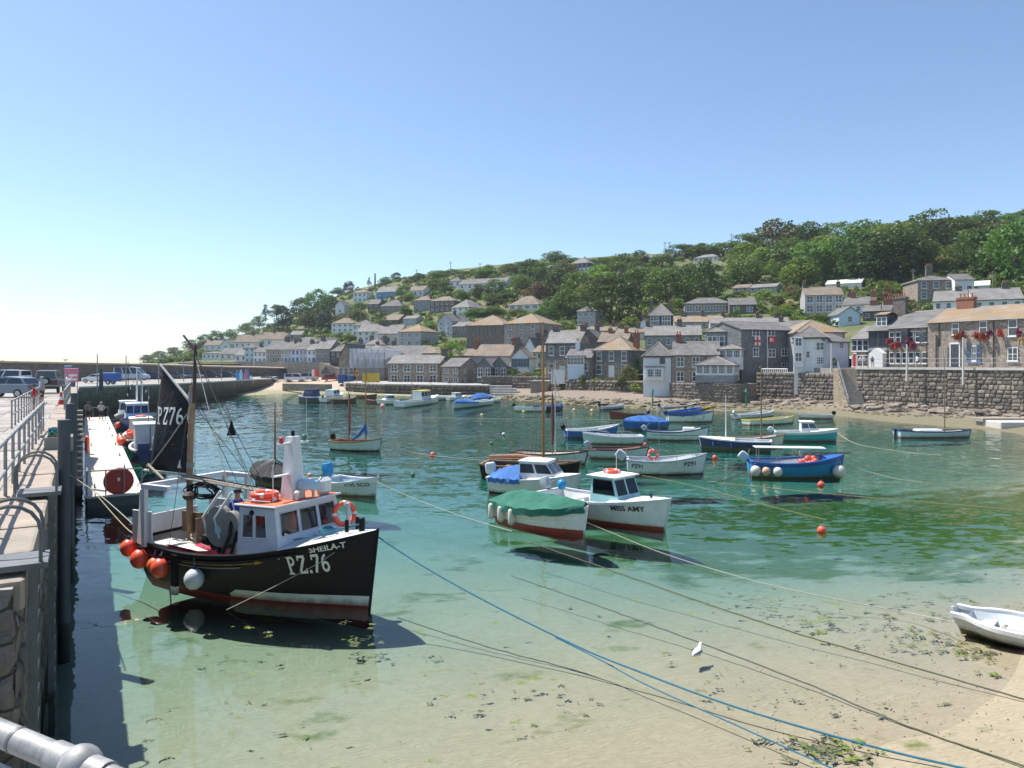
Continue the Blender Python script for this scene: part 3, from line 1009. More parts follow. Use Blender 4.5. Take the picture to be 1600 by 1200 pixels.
# slipway low wall to the right of the wharf
mb = MB()
for i in range(4):
 a = W(762 + i * 2,0,141 - i * 1.6); b = W(800 + i * 6,0,140 - i * 1.9)
 mb.add([(a.x,a.y,2.0 - i * .45),(b.x,b.y,2.0 - i * .45),(b.x,b.y + 2.5,2.0 - i * .45),(a.x,a.y + 2.5,2.0 - i * .45),(a.x,a.y,-.5),(b.x,b.y,-.5),(b.x,b.y + 2.5,-.5),(a.x,a.y + 2.5,-.5)],
 [(0,1,2,3),(0,4,5,1),(1,5,6,2),(3,7,4,0)])
tag(mb.build('slip_steps',M_CONC_D),'broad shallow stone steps at the end of the wharf','steps')
# garden terrace wall px 770..885
gw = [W(752,0,146),W(800,0,143),W(850,0,138),W(884,0,131)]
g_ = tag(empty('garden_wall',(0,0,0)),'dark garden wall below the white house with blue windows','garden wall')
wall_core(g_,gw,0.4,3.75,12,M_GRANITE_DARK)
for i in range(3):
 stone_face(g_,gw[i],gw[i + 1],1.0 if i else 1.8,3.85,0.9,0.5,[STONES[2],STONES[4]],40 + i,0.12,False)
 # rubble bank below the house with the orange roof
bw = [W(884,0,129),W(930,0,124),W(985,0,119),W(1046,0,113)]
b_ = tag(empty('rubble_bank_wall',(0,0,0)),'rough rubble sea wall with shrubs under the orange-roofed house','sea wall')
wall_core(b_,bw,0.2,3.3,14,M_GRANITE)
for i in range(3):
 stone_face(b_,bw[i],bw[i + 1],0.3,3.35,0.75,0.42,STONES[:4],50 + i,0.26,False)
 # wall under the white cottage, the conservatory and the slate-hung house
cw = [W(1046,0,111),W(1083,0,108),W(1152,0,104),W(1182,0,107)]
c_ = tag(empty('conservatory_base_wall',(0,0,0)),'tall granite harbour wall under the white conservatory','harbour wall')
wall_core(c_,cw,0.0,3.3,12,M_GRANITE)
for i in range(3):
 stone_face(c_,cw[i],cw[i + 1],0.2,3.3,0.75,0.45,[STONES[0],STONES[1],STONES[3]],60 + i,0.12,False)
ew = [W(1182,0,108),W(1240,0,104),W(1310,0,97)]
e_ = tag(empty('curved_harbour_wall',(0,0,0)),'grey rubble harbour wall under the white corner house','harbour wall')
wall_core(e_,ew,0.0,4.9,10,M_GRANITE)
for i in range(2):
 stone_face(e_,ew[i],ew[i + 1],0.3,4.85,0.7,0.5,[STONES[0],STONES[2],STONES[3],STONES[4]],70 + i,0.16,False)
 # big right-hand quay wall, built stone by stone
RQ = [W(1310,0,96.5),W(1338,0,92.5),W(1480,0,82.5),W(1600,0,75.0),W(1800,0,65)]
RZ = 5.55
rw = tag(empty('right_quay_wall',(0,0,0)),'high rubble quay wall below the stone inn on the right','quay wall')
wall_core(rw,RQ,0.0,RZ,8,M_MORTAR)
stone_face(rw,RQ[1],RQ[2],0.5,RZ - .12,0.62,0.44,STONES,80,0.12,True,150)
stone_face(rw,RQ[2],RQ[3],0.5,RZ - .12,0.64,0.44,STONES,81,0.12,True,148)
stone_face(rw,RQ[3],RQ[4],0.5,RZ - .12,0.9,0.6,STONES,82,0.13,False)
mb = MB()
for a,b in zip(RQ[1:-1],RQ[2:]):
 d = (b - a).normalized(); nn = Vector((-d.y,d.x,0))
 q = [a - nn * .18,b - nn * .18,b + nn * .55,a + nn * .55]
 mb.add([(v.x,v.y,RZ - .12) for v in q] + [(v.x,v.y,RZ + .16) for v in q],[(0,3,2,1),(4,5,6,7),(0,1,5,4),(1,2,6,5),(2,3,7,6),(3,0,4,7)])
mb.build('coping',M_CONC,rw)
# street behind it
mb = MB()
st = [W(1240,0,107),W(1310,0,97.5)] + [p_ + Vector((.4,.3,0)) for p_ in RQ[1:]] + [W(1800,0,90),W(1600,0,100),W(1470,0,108),W(1340,0,118),W(1240,0,118)]
n_ = len(st)
mb.add([(v.x,v.y,RZ + .02) for v in st] + [(v.x,v.y,1.0) for v in st],[tuple(range(n_))] + [(i,i + n_,(i + 1) % n_ + n_,(i + 1) % n_) for i in range(n_)])
tag(mb.build('harbour_street',M_TARMAC),'narrow harbour street in front of the inn',None,None,'structure')
# steps down to the beach at px 1310-1350
stp = tag(empty('beach_steps',(0,0,0)),'straight flight of stone steps down to the beach beside the quay wall','steps')
mb_flank = MB()
s_top,s_bot = W(1322,0,95.2),W(1340,0,90.2)
dirn = Vector((s_bot.x - s_top.x,s_bot.y - s_top.y,0))
Ls = dirn.length
dirn.normalize()
nn = Vector((-dirn.y,dirn.x,0))
NST = 20
tread = MB().cb(-.5,.5,-.5,.5,-.5,.5,.03).mesh('step',[paint('step_stone',(0.30,0.275,0.24),.9,.2,2,.4,.3)])
for i in range(NST):
 z = RZ - (i + 1) * (RZ - 0.9) / (NST + 1)
 c = Vector((s_top.x,s_top.y,0)) + dirn * (Ls * (i + .5) / NST)
 o = link('step',tread,stp,(c.x,c.y,z - .25),math.atan2(nn.y,nn.x))
 o.scale = (1.9,Ls / NST * 1.15,.5)
c0 = Vector((s_top.x,s_top.y,0)) - nn * 1.05
c1 = c0 + dirn * Ls * 1.02
mb_flank.add([(c0.x,c0.y,0),(c1.x,c1.y,0),(c1.x,c1.y,.9),(c0.x,c0.y,RZ)] + [(v.x - nn.x * .5,v.y - nn.y * .5,z) for v,z in ((c0,0),(c1,0),(c1,.9),(c0,RZ))],
[(0,1,2,3),(7,6,5,4),(0,4,5,1),(1,5,6,2),(2,6,7,3),(3,7,4,0)])
mb_flank.build('side_wall',stone('yellow_granite',[(0.36,0.28,0.17),(0.42,0.34,0.23),(0.33,0.27,0.20),(0.46,0.38,0.27)],1.8,1.3),stp)
hr = MB()
for k in (0,.22):
 hr.tube([(c0.x,c0.y,RZ + 1.0 - k * 2),(c1.x,c1.y,1.9 - k * 2)],.035,6)
for i in range(6):
 c = c0 + dirn * Ls * i / 5
 z = RZ + (0.9 - RZ) * i / 5
 hr.tube([(c.x,c.y,z),(c.x,c.y,z + 1.0)],.03,6)
hr.build('handrail',M_STEEL,stp)
# beach concrete blocks at the far right
mb = MB()
a = WZ(1562,672,0)
mb.cb(a.x,a.x + 7,a.y - .2,a.y + 2.4,-.5,.75,.06)
tag(mb.build('concrete_block',M_CONC),'pale concrete block at the water edge on the right','block')
mb = MB()
a = WZ(1536,664,0.3)
mb.cb(a.x,a.x + 8,a.y,a.y + 1.6,0.55,.95,.04)
mb.cb(a.x + .2,a.x + .9,a.y + .2,a.y + 1.4,-.2,.55,.04)
mb.cb(a.x + 4.2,a.x + 4.9,a.y + .2,a.y + 1.4,-.2,.55,.04)
tag(mb.build('slipway_sleeper',M_WOOD_G),'dark timber slipway beam above the concrete block','slipway')
# ------------------------------------------------------------------ houses
WIN = {}
def win_meshes(style):
 """unit window: 1 wide, 1 high, centred, facing -Y; frame mesh and pane mesh"""
 if style in WIN:
  return WIN[style]
 kind,fm = (style + 'w')[0],{'d': M_FRAME_D,'b': M_FRAME_B,'t': M_FRAME_T}.get(style[1:2],M_FRAME)
 fr,pa = MB(),MB()
 bw,e = 0.07,-0.07
 def bar(x0,x1,z0,z1,y=e):
  fr.bx(x0,x1,y,0.02,z0,z1)
 if kind == 'a':      # arched, narrow
  pts = [(-.42,-.5),(.42,-.5),(.42,.2)] + [(.42 * math.cos(a),.2 + .3 * math.sin(a)) for a in [math.pi * k / 8 for k in range(1,8)]] + [(-.42,.2)]
  pts_o = [(x * 1.25,(z - .0) * 1.06) for x,z in pts]
  fr.prism(pts_o,-.03,.02)
  pa.prism(pts,-.055,-.035)
  WIN[style] = (fr.mesh('window',fm),pa.mesh('pane',M_GLASS))
  return WIN[style]
 bar(-.5,-.5 + bw,-.5,.5); bar(.5 - bw,.5,-.5,.5)
 bar(-.5 + bw,.5 - bw,.5 - bw * .8,.5); bar(-.5 + bw,.5 - bw,-.5,-.5 + bw * .8)
 fr.bx(-.58,.58,-.12,.03,-.56,-.502)
 cols,rows = {'s': (1,2),'c': (2,2),'g': (4,3),'b': (3,1),'p': (2,1),'f': (3,2),'o': (1,1)}[kind]
 for i in range(1,cols):
  x = -.5 + i / cols
  bar(x - .025 if cols > 2 else x - .035,x + .025 if cols > 2 else x + .035,-.45,.45,-.06)
 for j in range(1,rows):
  z = -.5 + j / rows
  bar(-.44,.44,z - .02,z + .02,-.055)
 pa.bx(-.46,.46,-.03,.01,-.46,.46)
 WIN[style] = (fr.mesh('window',fm),pa.mesh('pane',M_GLASS))
 return WIN[style]
DOORM = {}
def door_mesh(m_):
 k = m_.name
 if k not in DOORM:
  mb = MB()
  mb.bx(-.5,.5,-.06,.02,0,1)
  for x0,x1,z0,z1 in ((-.38,-.06,.08,.42),(.06,.38,.08,.42),(-.38,-.06,.52,.92),(.06,.38,.52,.92)):
   mb.bx(x0,x1,-.085,-.05,z0,z1)
  f_ = MB()
  f_.bx(-.62,-.5,-.09,.03,0,1.06); f_.bx(.5,.62,-.09,.03,0,1.06); f_.bx(-.62,.62,-.092,.032,1.0,1.08)
  DOORM[k] = (mb.mesh('door',m_),f_.mesh('door_frame',M_FRAME))
 return DOORM[k]
HOUSES = []
PLACE = {}
def chimney(parent,x,y,zb,h,w=0.7,dpt=0.7,m_=None,pots=2):
 mb = MB()
 mb.bx(x - w / 2,x + w / 2,y - dpt / 2,y + dpt / 2,zb,zb + h,0)
 mb.bx(x - w / 2 - .08,x + w / 2 + .08,y - dpt / 2 - .08,y + dpt / 2 + .08,zb + h - .28,zb + h - .1,0)
 for i in range(pots):
  px_ = x + (i - (pots - 1) / 2) * w / max(pots,1) * .9
  mb.lathe([(.13,0),(.14,.08),(.10,.12),(.11,.42),(.13,.5)],6,1,None,(px_,y,zb + h))
 return mb.build('chimney',[m_ or M_GRANITE_DARK,M_POT],parent)
def add_win(par,x,y,z,w,h,style='s',rz=0.0,nm='window'):
 fm,pm = win_meshes(style)
 o = link(nm,fm,par,(x,y,z),rz)
 o.scale = (w,1.0 if w > .5 else .6,h)
 link('pane',pm,o)
 return o
def roof_part(par,L,D,H,kind,rise,rm,ov=0.28,th=0.14,ridge=True,x0=0.0,y0=0.0):
 mb = MB()
 if kind == 'gable':
  s = rise / (D / 2)
  p = [(-ov,-ov * s),(D / 2,rise),(D + ov,-ov * s),(D + ov,-ov * s + th),(D / 2,rise + th * 1.15),(-ov,-ov * s + th)]
  n = len(p)
  xa,xb = -.14,L + .14
  v = [(xa,a,H + b) for a,b in p] + [(xb,a,H + b) for a,b in p]
  f_ = [(0,1,4,5),(1,2,3,4),(n,n + 5,n + 4,n + 1),(n + 1,n + 4,n + 3,n + 2)]
  for i in range(n):
   j = (i + 1) % n
   f_.append((j,i,i + n,j + n))
  mb.add(v,f_)
  rl = [((xa,D / 2,H + rise + th),(xb,D / 2,H + rise + th))]
 elif kind == 'gablef':
  s = rise / (L / 2)
  p = [(-ov,-ov * s),(L / 2,rise),(L + ov,-ov * s),(L + ov,-ov * s + th),(L / 2,rise + th * 1.15),(-ov,-ov * s + th)]
  n = len(p)
  ya,yb = -.2,D + .14
  v = [(a,ya,H + b) for a,b in p] + [(a,yb,H + b) for a,b in p]
  f_ = [(0,5,4,1),(1,4,3,2),(n,n + 1,n + 4,n + 5),(n + 1,n + 2,n + 3,n + 4)]
  for i in range(n):
   j = (i + 1) % n
   f_.append((i,j,j + n,i + n))
  mb.add(v,f_)
  rl = [((L / 2,ya,H + rise + th),(L / 2,yb,H + rise + th))]
 else:                       # hip
  k = min(D,L) / 2
  if L >= D:
   r0,r1 = (k,D / 2),(L - k,D / 2)
  else:
   r0,r1 = (L / 2,k),(L / 2,D - k)
  if (Vector(r1) - Vector(r0)).length < .05:
   r1 = (r0[0] + .05,r0[1])
  b_ = [(-ov,-ov),(L + ov,-ov),(L + ov,D + ov),(-ov,D + ov)]
  dz = -ov * rise / k
  v = [(x,y,H + dz) for x,y in b_] + [(x,y,H + dz + th) for x,y in b_] + [(r0[0],r0[1],H + rise),(r1[0],r1[1],H + rise)]
  f_ = [(0,3,2,1),(0,1,5,4),(1,2,6,5),(2,3,7,6),(3,0,4,7)]
  if L >= D:
   f_ += [(4,5,9,8),(5,6,9),(6,7,8,9),(7,4,8)]
  else:
   f_ += [(4,5,8),(5,6,9,8),(6,7,9),(7,4,8,9)]
  mb.add(v,f_)
  rl = [(v[8],v[9]),(v[4],v[8]),(v[5],v[9] if L >= D else v[8]),(v[6],v[9]),(v[7],v[8] if L >= D else v[9])]
 o = mb.build('roof',rm,par,loc=(x0,y0,0))
 if ridge:
  rb = MB()
  for a,b in rl:
   rb.tube([a,b],.10,5)
  rb.build('ridge',paint('ridge_tile',(0.36,0.30,0.26),.85,.25,3,.4),o)
 return o
def house(short,label,px0,px1,base,eave,d=None,rot=None,depth=7.0,roof='gable',rise=None,ridge=None,wall=None,rm=None,
win=None,style='s',ww=None,wh=None,chim=(),cm=None,side=None,left=None,door=None,upper=None,name='cottage',cat='house',group=None,drop=2.5,foot=0.0,wz=None,gutter=None):
 wall = wall or M_GRANITE
 rm = rm or M_SLATE
 pm = (px0 + px1) / 2
 if rot is None:
  rot = 12 + 22 * min(max((pm - 500) / 500,0),1)
 if d is None:
  d = on_hill(pm,base).y
 a = R(rot)
 c,s = math.cos(a),math.sin(a)
 A = W(px0,base,d)
 t1 = (px1 - 800) / FPX
 L = (t1 * A.y - A.x) / (c + t1 * s)
 dm = A.y - s * L / 2
 H = (base - eave) / FPX * dm
 zb = EYE + (HZ - base) / FPX * dm
 root = empty(name,(A.x,A.y,zb),-a)
 tag(root,label,cat,group)
 near = dm < 165
 if rise is None:
  rise = ((eave - ridge) / FPX * (dm + depth * .5) * 1.0 if ridge else depth * .38)
  rise = max(rise + (depth * .5) * (0.0),.6)
  # walls
 mb = MB()
 D = depth
 if roof == 'gable':
  pr = [(0,-drop),(D,-drop),(D,H),(D / 2,H + rise),(0,H)]
  v = [(0,y,z) for y,z in pr] + [(L,y,z) for y,z in pr]
  mb.add(v,[(0,4,3,2,1),(5,6,7,8,9),(0,5,9,4),(1,2,7,6)])
 elif roof == 'gablef':
  pr = [(0,-drop),(L,-drop),(L,H),(L / 2,H + rise),(0,H)]
  v = [(x,0,z) for x,z in pr] + [(x,D,z) for x,z in pr]
  mb.add(v,[(0,1,2,3,4),(9,8,7,6,5),(0,4,9,5),(1,6,7,2)])
 else:
  mb.bx(0,L,0,D,-drop,H)
 mb.build('wall',wall,root)
 rf = roof_part(root,L,D,H,roof,rise,rm,ridge=near or dm < 230)
 for cx in chim:
  fx = cx[0] if isinstance(cx,tuple) else cx
  hh = cx[1] if isinstance(cx,tuple) and len(cx) > 1 else 1.2
  wd = cx[2] if isinstance(cx,tuple) and len(cx) > 2 else .8
  fy = cx[3] if isinstance(cx,tuple) and len(cx) > 3 else .5
  top = H + rise if roof != 'hip' else H + rise * .55
  chimney(rf,min(max(fx * L,.4),L - .4),D * fy,top - 1.0,hh + 1.0,wd,.7,cm or M_GRANITE_DARK,2 if wd < 1.3 else 4)
 if upper:
  f0,um = upper
  u = MB().bx(-.035,L + .035,-.035,D + .035,H * f0,H + (0.0 if roof != 'x' else 0))
  u.build('slate_cladding',um,root)
  # windows on the front: (columns, rows)
 yoff = -.04 if upper else -.005
 if win:
  ncol,nrow = win
  hh = wh or min(1.35,H / nrow * .52)
  w_ = ww or min(.95,L / ncol * .45)
  for j in range(nrow):
   for i in range(ncol):
    if door and j == 0 and i == door[0]:
     continue
    add_win(root,L * (i + .5) / ncol,yoff,H * (j + .55) / nrow if not wz else wz[j],w_,hh,style)
 if door:
  dmesh,fmesh = door_mesh(door[1])
  o = link('door',dmesh,root,(L * (door[0] + .5) / (win[0] if win else 1),-.005,0))
  o.scale = (.85,1,min(1.95,H * .4))
  link('door_frame',fmesh,o)
 if side:        # right-hand gable end
  ncol,nrow = side
  for j in range(nrow):
   for i in range(ncol):
    add_win(root,L + .04,D * (i + .5) / ncol,H * (j + .55) / nrow,min(.9,D / ncol * .4),min(1.2,H / nrow * .5),style,R(90))
 if left:
  ncol,nrow = left
  for j in range(nrow):
   for i in range(ncol):
    add_win(root,-.04,D * (i + .5) / ncol,H * (j + .55) / nrow,min(.9,D / ncol * .4),min(1.2,H / nrow * .5),style,R(-90))
 if gutter if gutter is not None else near:
  g = MB()
  if roof != 'gablef':
   g.tube([(-.1,-.30,H - .06),(L + .1,-.30,H - .06)],.065,6)
   g.tube([(L - .15,-.09,H - .1),(L - .15,-.09,0)],.045,6)
  else:
   g.tube([(L - .12,-.09,H),(L - .12,-.09,0)],.045,6)
  g.build('gutter',M_GUTTER,root)
 def fp(px,py):          # photo pixel -> (x, z) on the front plane
  t_ = (px - 800) / FPX
  l_ = (t_ * A.y - A.x) / (c + t_ * s)
  dd_ = A.y - s * l_
  return l_,EYE + (HZ - py) / FPX * dd_ - zb
 def sp(px,py):          # photo pixel -> (y, z) on the right-hand side plane
  t_ = (px - 800) / FPX
  bx_,by_ = A.x + c * L,A.y - s * L
  m__ = (t_ * by_ - bx_) / (s - t_ * c)
  return m__,EYE + (HZ - py) / FPX * (by_ + c * m__) - zb
 PLACE[short] = (root,fp,sp,L,D,H)
 HOUSES.append(dict(short=short,px=pm,py=(base + eave) / 2,d=dm,root=root,L=L,D=D,H=H,x=(A.x + c * L / 2 + s * D / 2),y=(A.y - s * L / 2 + c * D / 2),r=max(L,D) / 2 * 1.15,rise=rise))
 return root,L,D,H,rise
 # far left, above the beach car park
hs = house
hs('white gabled house','white gabled house with a tan roof at the left end of the village',319,346,548,539,roof='gable',ridge=532,wall=M_WHITE,rm=M_SLATE_B,win=(3,1),chim=(.2,),depth=7)
hs('white gable end','small white gable end beside the leftmost tan roof',345,360,547,538,roof='gablef',ridge=531,wall=M_WHITE,rm=M_SLATE_L,win=(1,1),depth=9)
hs('low white bungalow','low white bungalow with flat balcony under the left headland trees',316,343,562,552,roof='hip',ridge=549,wall=M_WHITE,rm=M_SLATE_L,win=(4,1),style='p')
hs('grey gabled cottage','white cottage with grey slate roof next to the low bungalow',343,372,562,553,roof='gable',ridge=544,wall=M_WHITE,rm=M_SLATE,win=(3,1),side=(1,1))
hs('little cottage','little white cottage between the bungalow cottage and the pale blue house',367,385,565,555,roof='gable',ridge=547,wall=M_WHITE,rm=M_SLATE_L,win=(2,1),chim=(.8,))
hs('pale blue tall house','narrow pale blue tall house above the beach car park',382,398,567,543,roof='hip',ridge=537,wall=M_PALEBLUE,rm=M_SLATE,win=(2,3),depth=6)
hs('white beach cottage','white cottage with slate roof left of the grey terrace',396,416,567,550,roof='gable',ridge=542,wall=M_WHITE,rm=M_SLATE,win=(3,2),chim=(.1,))
hs('tall grey terrace house','tall grey end house of the beach terrace with dark chimney',416,439,567,546,roof='gable',ridge=533,wall=M_GRANITE_PALE,rm=M_SLATE,win=(3,2),chim=((.95,1.3,1.2),),depth=8)
hs('grey terrace house','grey terrace house with three upper windows above the beach wall',439,455,567,546,roof='gable',ridge=536,wall=M_GREYR,rm=M_SLATE,win=(3,2),door=(1,M_FRAME_B),chim=((.95,1.2,1.0),))
hs('blue-trimmed terrace house','terrace house with bright blue door and window in the beach row',455,468,567,546,roof='gable',ridge=536,wall=M_PALEBLUE,rm=M_SLATE,win=(2,2),style='sb',door=(0,M_FRAME_B))
hs('grey double-fronted terrace house','grey terrace house between the blue-trimmed and the white one',468,480,567,546,roof='gable',ridge=537,wall=M_LILAC,rm=M_SLATE,win=(2,2),chim=((.9,1.1,.9),))
hs('white terrace house','white narrow terrace house in the middle of the beach row',480,494,567,547,roof='gable',ridge=538,wall=M_WHITE,rm=M_SLATE_L,win=(2,2),door=(1,M_FRAME_B))
hs('stone terrace house','stone terrace house with pale steep roof at the right of the beach row',493,516,567,545,roof='gable',ridge=532,wall=M_GRANITE_PALE,rm=M_SLATE_L,win=(3,2),side=(1,2),chim=((.05,1.2,1.0),))
hs('dark stone cottage','dark stone cottage at the right end of the beach row',517,532,567,549,roof='gable',ridge=541,wall=M_GRANITE_DARK,rm=M_SLATE,win=(2,2))
hs('long tan-roofed house','long white house with weathered tan roof above the beach terrace',366,411,545,534,roof='gable',ridge=523,wall=M_WHITE,rm=M_SLATE_B,win=(5,1),chim=(.5,))
hs('white gable house','white house with tan roof and bright gable behind the terrace',406,445,541,530,roof='gable',ridge=519,wall=M_WHITE,rm=M_SLATE_B,win=(4,1),side=(1,1),chim=(.4,.9))
hs('grey hipped house','low white hipped house behind the beach terrace chimneys',457,496,541,534,roof='hip',ridge=526,wall=M_WHITE,rm=M_SLATE,win=(4,1))
hs('sheer white house','tall white house side standing out of the dark trees',524,538,497,477,roof='gablef',ridge=470,wall=M_WHITE,rm=M_SLATE,win=(1,1),depth=8)
hs('square white house','square white house with pale tan roof high on the left of the hill',552,573,473,457,roof='hip',ridge=451,wall=M_WHITE,rm=M_SLATE_B,win=(3,2))
hs('bright blue house','bright blue weatherboarded house high on the hill',588,619,463,456,roof='gable',ridge=447,wall=M_BLUEWALL,rm=M_SLATE_L,win=(3,1),side=(1,1),rot=25)
hs('brown-roofed grey house','white house with dark brown roof right of the bright blue one',637,661,464,454,roof='gable',ridge=446,wall=M_WHITE,rm=M_SLATE_B,win=(3,1),depth=9)
hs('dark stone gable house','dark stone house with white-lit roof below the blue house',575,592,488,475,roof='gable',ridge=467,wall=M_GRANITE_DARK,rm=M_SLATE,win=(2,2),side=(1,1),chim=(.9,))
hs('pair of stone cottages','stone cottages with slate hip on the left hillside',594,628,490,478,roof='hip',ridge=468,wall=M_GRANITE,rm=M_SLATE,win=(4,2),chim=(.3,.8))
hs('slate-hung villa','slate-hung villa with white side wall in the hillside middle',647,672,488,469,roof='hip',ridge=461,wall=M_HANG_L,rm=M_SLATE_B,win=(3,3),chim=((.8,1.3),),name='villa')
hs('bay-windowed stone villa','dark stone villa with brown hipped roof and tall bay windows',672,710,488,470,roof='hip',ridge=462,wall=M_GRANITE_DARK,rm=M_SLATE_B,win=(5,2),chim=((.75,1.6),),name='villa')
hs('white hillside house','bright white house with grey hipped roof on the open slope',706,733,494,480,roof='hip',ridge=467,wall=M_WHITE,rm=M_SLATE_L,win=(3,2),depth=10,rot=32,chim=(.3,))
hs('hip-roofed bungalow','white bungalow with wide brown hipped roof and dormer',795,842,485,476,roof='hip',ridge=461,wall=M_WHITE,rm=M_SLATE_B,win=(4,1),style='b',ww=1.8,depth=9)
hs('long white chalet','long low white building under the ridge',716,790,452,443,roof='gable',ridge=434,wall=M_WHITE,rm=M_SLATE,win=(6,1),depth=9)
hs('small hipped house','small hipped house with chimney left of the long white chalet',702,719,449,439,roof='hip',ridge=432,wall=M_WHITE,rm=M_SLATE,win=(2,1),chim=(.7,))
hs('ridge house','dark two-storey house with white ground floor on the skyline',892,920,426,411,roof='hip',ridge=401,wall=M_WHITE,rm=M_SLATE_L,win=(4,2),upper=(.5,M_HANG_BLUE),chim=(.6,))
hs('white ridge cottage','small white cottage beside the skyline house',850,868,423,418,roof='gable',ridge=413,wall=M_WHITE,rm=M_SLATE_L,win=(2,1))
hs('dark blue chalet','low dark blue chalet among the trees on the ridge',1010,1050,409,402,roof='gable',ridge=397,wall=M_HANG_BLUE,rm=M_SLATE,win=(5,1),name='chalet')
hs('white ridge bungalow','white bungalow with shallow roof near the radio mast',1084,1122,409,402,roof='hip',ridge=396,wall=M_WHITE,rm=M_SLATE_L,win=(5,1),style='p')
# second tier
hs('white row with tan roof','white row house with tan hip below the sheer white house',518,552,520,505,roof='hip',ridge=496,wall=M_WHITE,rm=M_SLATE_B,win=(4,2))
hs('white slate house','white house with slate hip left of the fish-scale gardens',551,580,525,508,roof='hip',ridge=499,wall=M_WHITE,rm=M_SLATE,win=(4,2))
hs('blue-grey house','white house with broad slate roof above the scaffolding',558,598,533,518,roof='gable',ridge=507,wall=M_WHITE,rm=M_SLATE_L,win=(4,2),chim=((.75,1.4,1.2),))
hs('brown gable barn','dark brown gabled outbuilding on the left slope',601,623,508,500,roof='gable',ridge=491,wall=M_GRANITE_DARK,rm=M_SLATE_B,depth=9)
hs('slate cottage','slate-roofed cottage joined to the tan-roofed one',590,624,543,521,roof='gable',ridge=508,wall=M_CREAM,rm=M_SLATE_L,win=(3,1),style='c',chim=((.1,1.6,1.4),(.0,1.0,.8)))
hs('tan-roofed cottage','grey cottage with tan hipped roof and white side extension',623,658,543,518,roof='hip',ridge=506,wall=M_GREYR,rm=M_SLATE_O,win=(3,2),style='c',ww=1.5,side=(1,1),depth=8,rot=30)
hs('tall grey gable house','tall pale grey house with gable standing over the lane',684,706,526,502,roof='gablef',ridge=491,wall=M_LILAC,rm=M_SLATE,win=(2,3),rot=36,depth=9,chim=(.5,))
hs('lilac-roofed row','low stone row with lilac slate roof left of the chapel',706,731,526,510,roof='gable',ridge=503,wall=M_GRANITE,rm=M_SLATE_L,win=(4,2))
hs('chapel','big brown stone chapel with arched windows',729,789,545,508,roof='hip',ridge=491,wall=M_BROWNSTONE,rm=M_SLATE_O,win=(5,2),style='ad',ww=1.0,wh=2.3,depth=13,name='chapel',cat='chapel',rot=18)
hs('chapel hall','grey stone hall with orange-lichened hipped roof beside the chapel',788,842,545,505,roof='hip',ridge=489,wall=M_GRANITE_PALE,rm=M_SLATE_O,win=(3,3),depth=13,side=(3,2),name='hall',cat='hall',rot=30)
hs('bay house','house with two-storey bay window half hidden by a tree',902,930,510,486,roof='hip',ridge=476,wall=M_GREYR,rm=M_SLATE,win=(3,2),style='c',ww=1.3)
hs('navy house','navy blue slate-hung house with pyramid roof',1014,1050,512,492,roof='hip',ridge=473,wall=M_HANG_BLUE,rm=M_SLATE_L,win=(2,2),style='f',ww=2.2,wh=1.5,rot=14,depth=7.5,chim=((.05,2.2),(1.,2.0)))
hs('stone hillside row','blue-grey stone row with two small hips above the roofs',1070,1140,492,474,roof='hip',ridge=464,wall=M_GRANITE_PALE,rm=M_SLATE,win=(5,1),style='c',ww=1.6,wh=1.5,rot=10)
hs('gabled hillside cottage','hillside cottage with small front gable window right of the stone row',1140,1182,492,476,roof='gable',ridge=465,wall=M_GRANITE_DARK,rm=M_SLATE,win=(2,1),style='c',ww=1.5,rot=10)
hs('timber shed roof','low brown-roofed shed among the trees above the stone row',1145,1170,455,450,roof='gable',ridge=444,wall=M_GREYR,rm=M_SLATE_B,win=(2,1))
hs('flat-roofed lodge','low lodge with wide flat roof in the hillside trees',1172,1213,455,449,roof='gable',ridge=443,wall=M_GREYR,rm=M_SLATE_L,win=(4,1))
hs('twin-gabled villa','grey stone twin-gabled villa with bay windows',1258,1318,490,461,roof='gable',ridge=447,wall=M_GREYR,rm=M_SLATE_B,win=(4,2),style='c',ww=1.5,wh=1.7,rot=14,depth=9,chim=((.05,1.4),(.95,1.4)),name='villa',side=(1,2))
hs('white gable cottage','small pale blue gabled cottage with single window',1311,1345,508,491,roof='gablef',ridge=480,wall=M_PALEBLUE,rm=M_SLATE,win=(1,1),rot=5,depth=8)
hs('white-walled house','white house with grey roof and chimneys behind the blue gable',1317,1366,490,476,roof='gable',ridge=464,wall=M_WHITE,rm=M_SLATE,win=(3,1),chim=((.25,1.5,1.2),(.9,1.5,1.2)),cm=M_BRICK)
hs('low roof house','low slate-roofed house with brick stacks above the street',1348,1392,500,486,roof='gable',ridge=476,wall=M_GRANITE_DARK,rm=M_SLATE,win=(3,1),chim=((.3,1.2,1.4),(.85,1.5,2.2)),cm=M_BRICK)
hs('white glasshouse roof','long white roof in front of the dark trees',1290,1346,447,443,roof='gable',ridge=436,wall=M_WHITE,rm=paint('white_roof',(.72,.73,.73),.5,.05),depth=7)
hs('hilltop stone villa','square stone villa with tall central chimney high on the right',1434,1492,470,438,roof='hip',ridge=428,wall=M_GRANITE,rm=M_SLATE,win=(3,2),ww=1.3,wh=1.6,rot=8,depth=9,chim=((.52,3.2,1.5),),name='villa')
hs('white villa wing','white wing with two windows joined to the square stone villa',1492,1522,468,437,roof='gable',ridge=427,wall=M_WHITE,rm=M_SLATE,win=(2,1),ww=1.2,wh=1.4,rot=8)
hs('white shed','plain white gabled shed right of the villa wing',1523,1546,455,446,roof='gable',ridge=438,wall=M_WHITE,rm=paint('white_roof',(.72,.73,.73)),depth=6)
hs('roof row','white-walled row with pale slate roof behind the brick chimney',1458,1524,486,470,roof='gable',ridge=453,wall=M_WHITE,rm=M_SLATE_L,win=(4,1),chim=((.55,1.0),),depth=9)
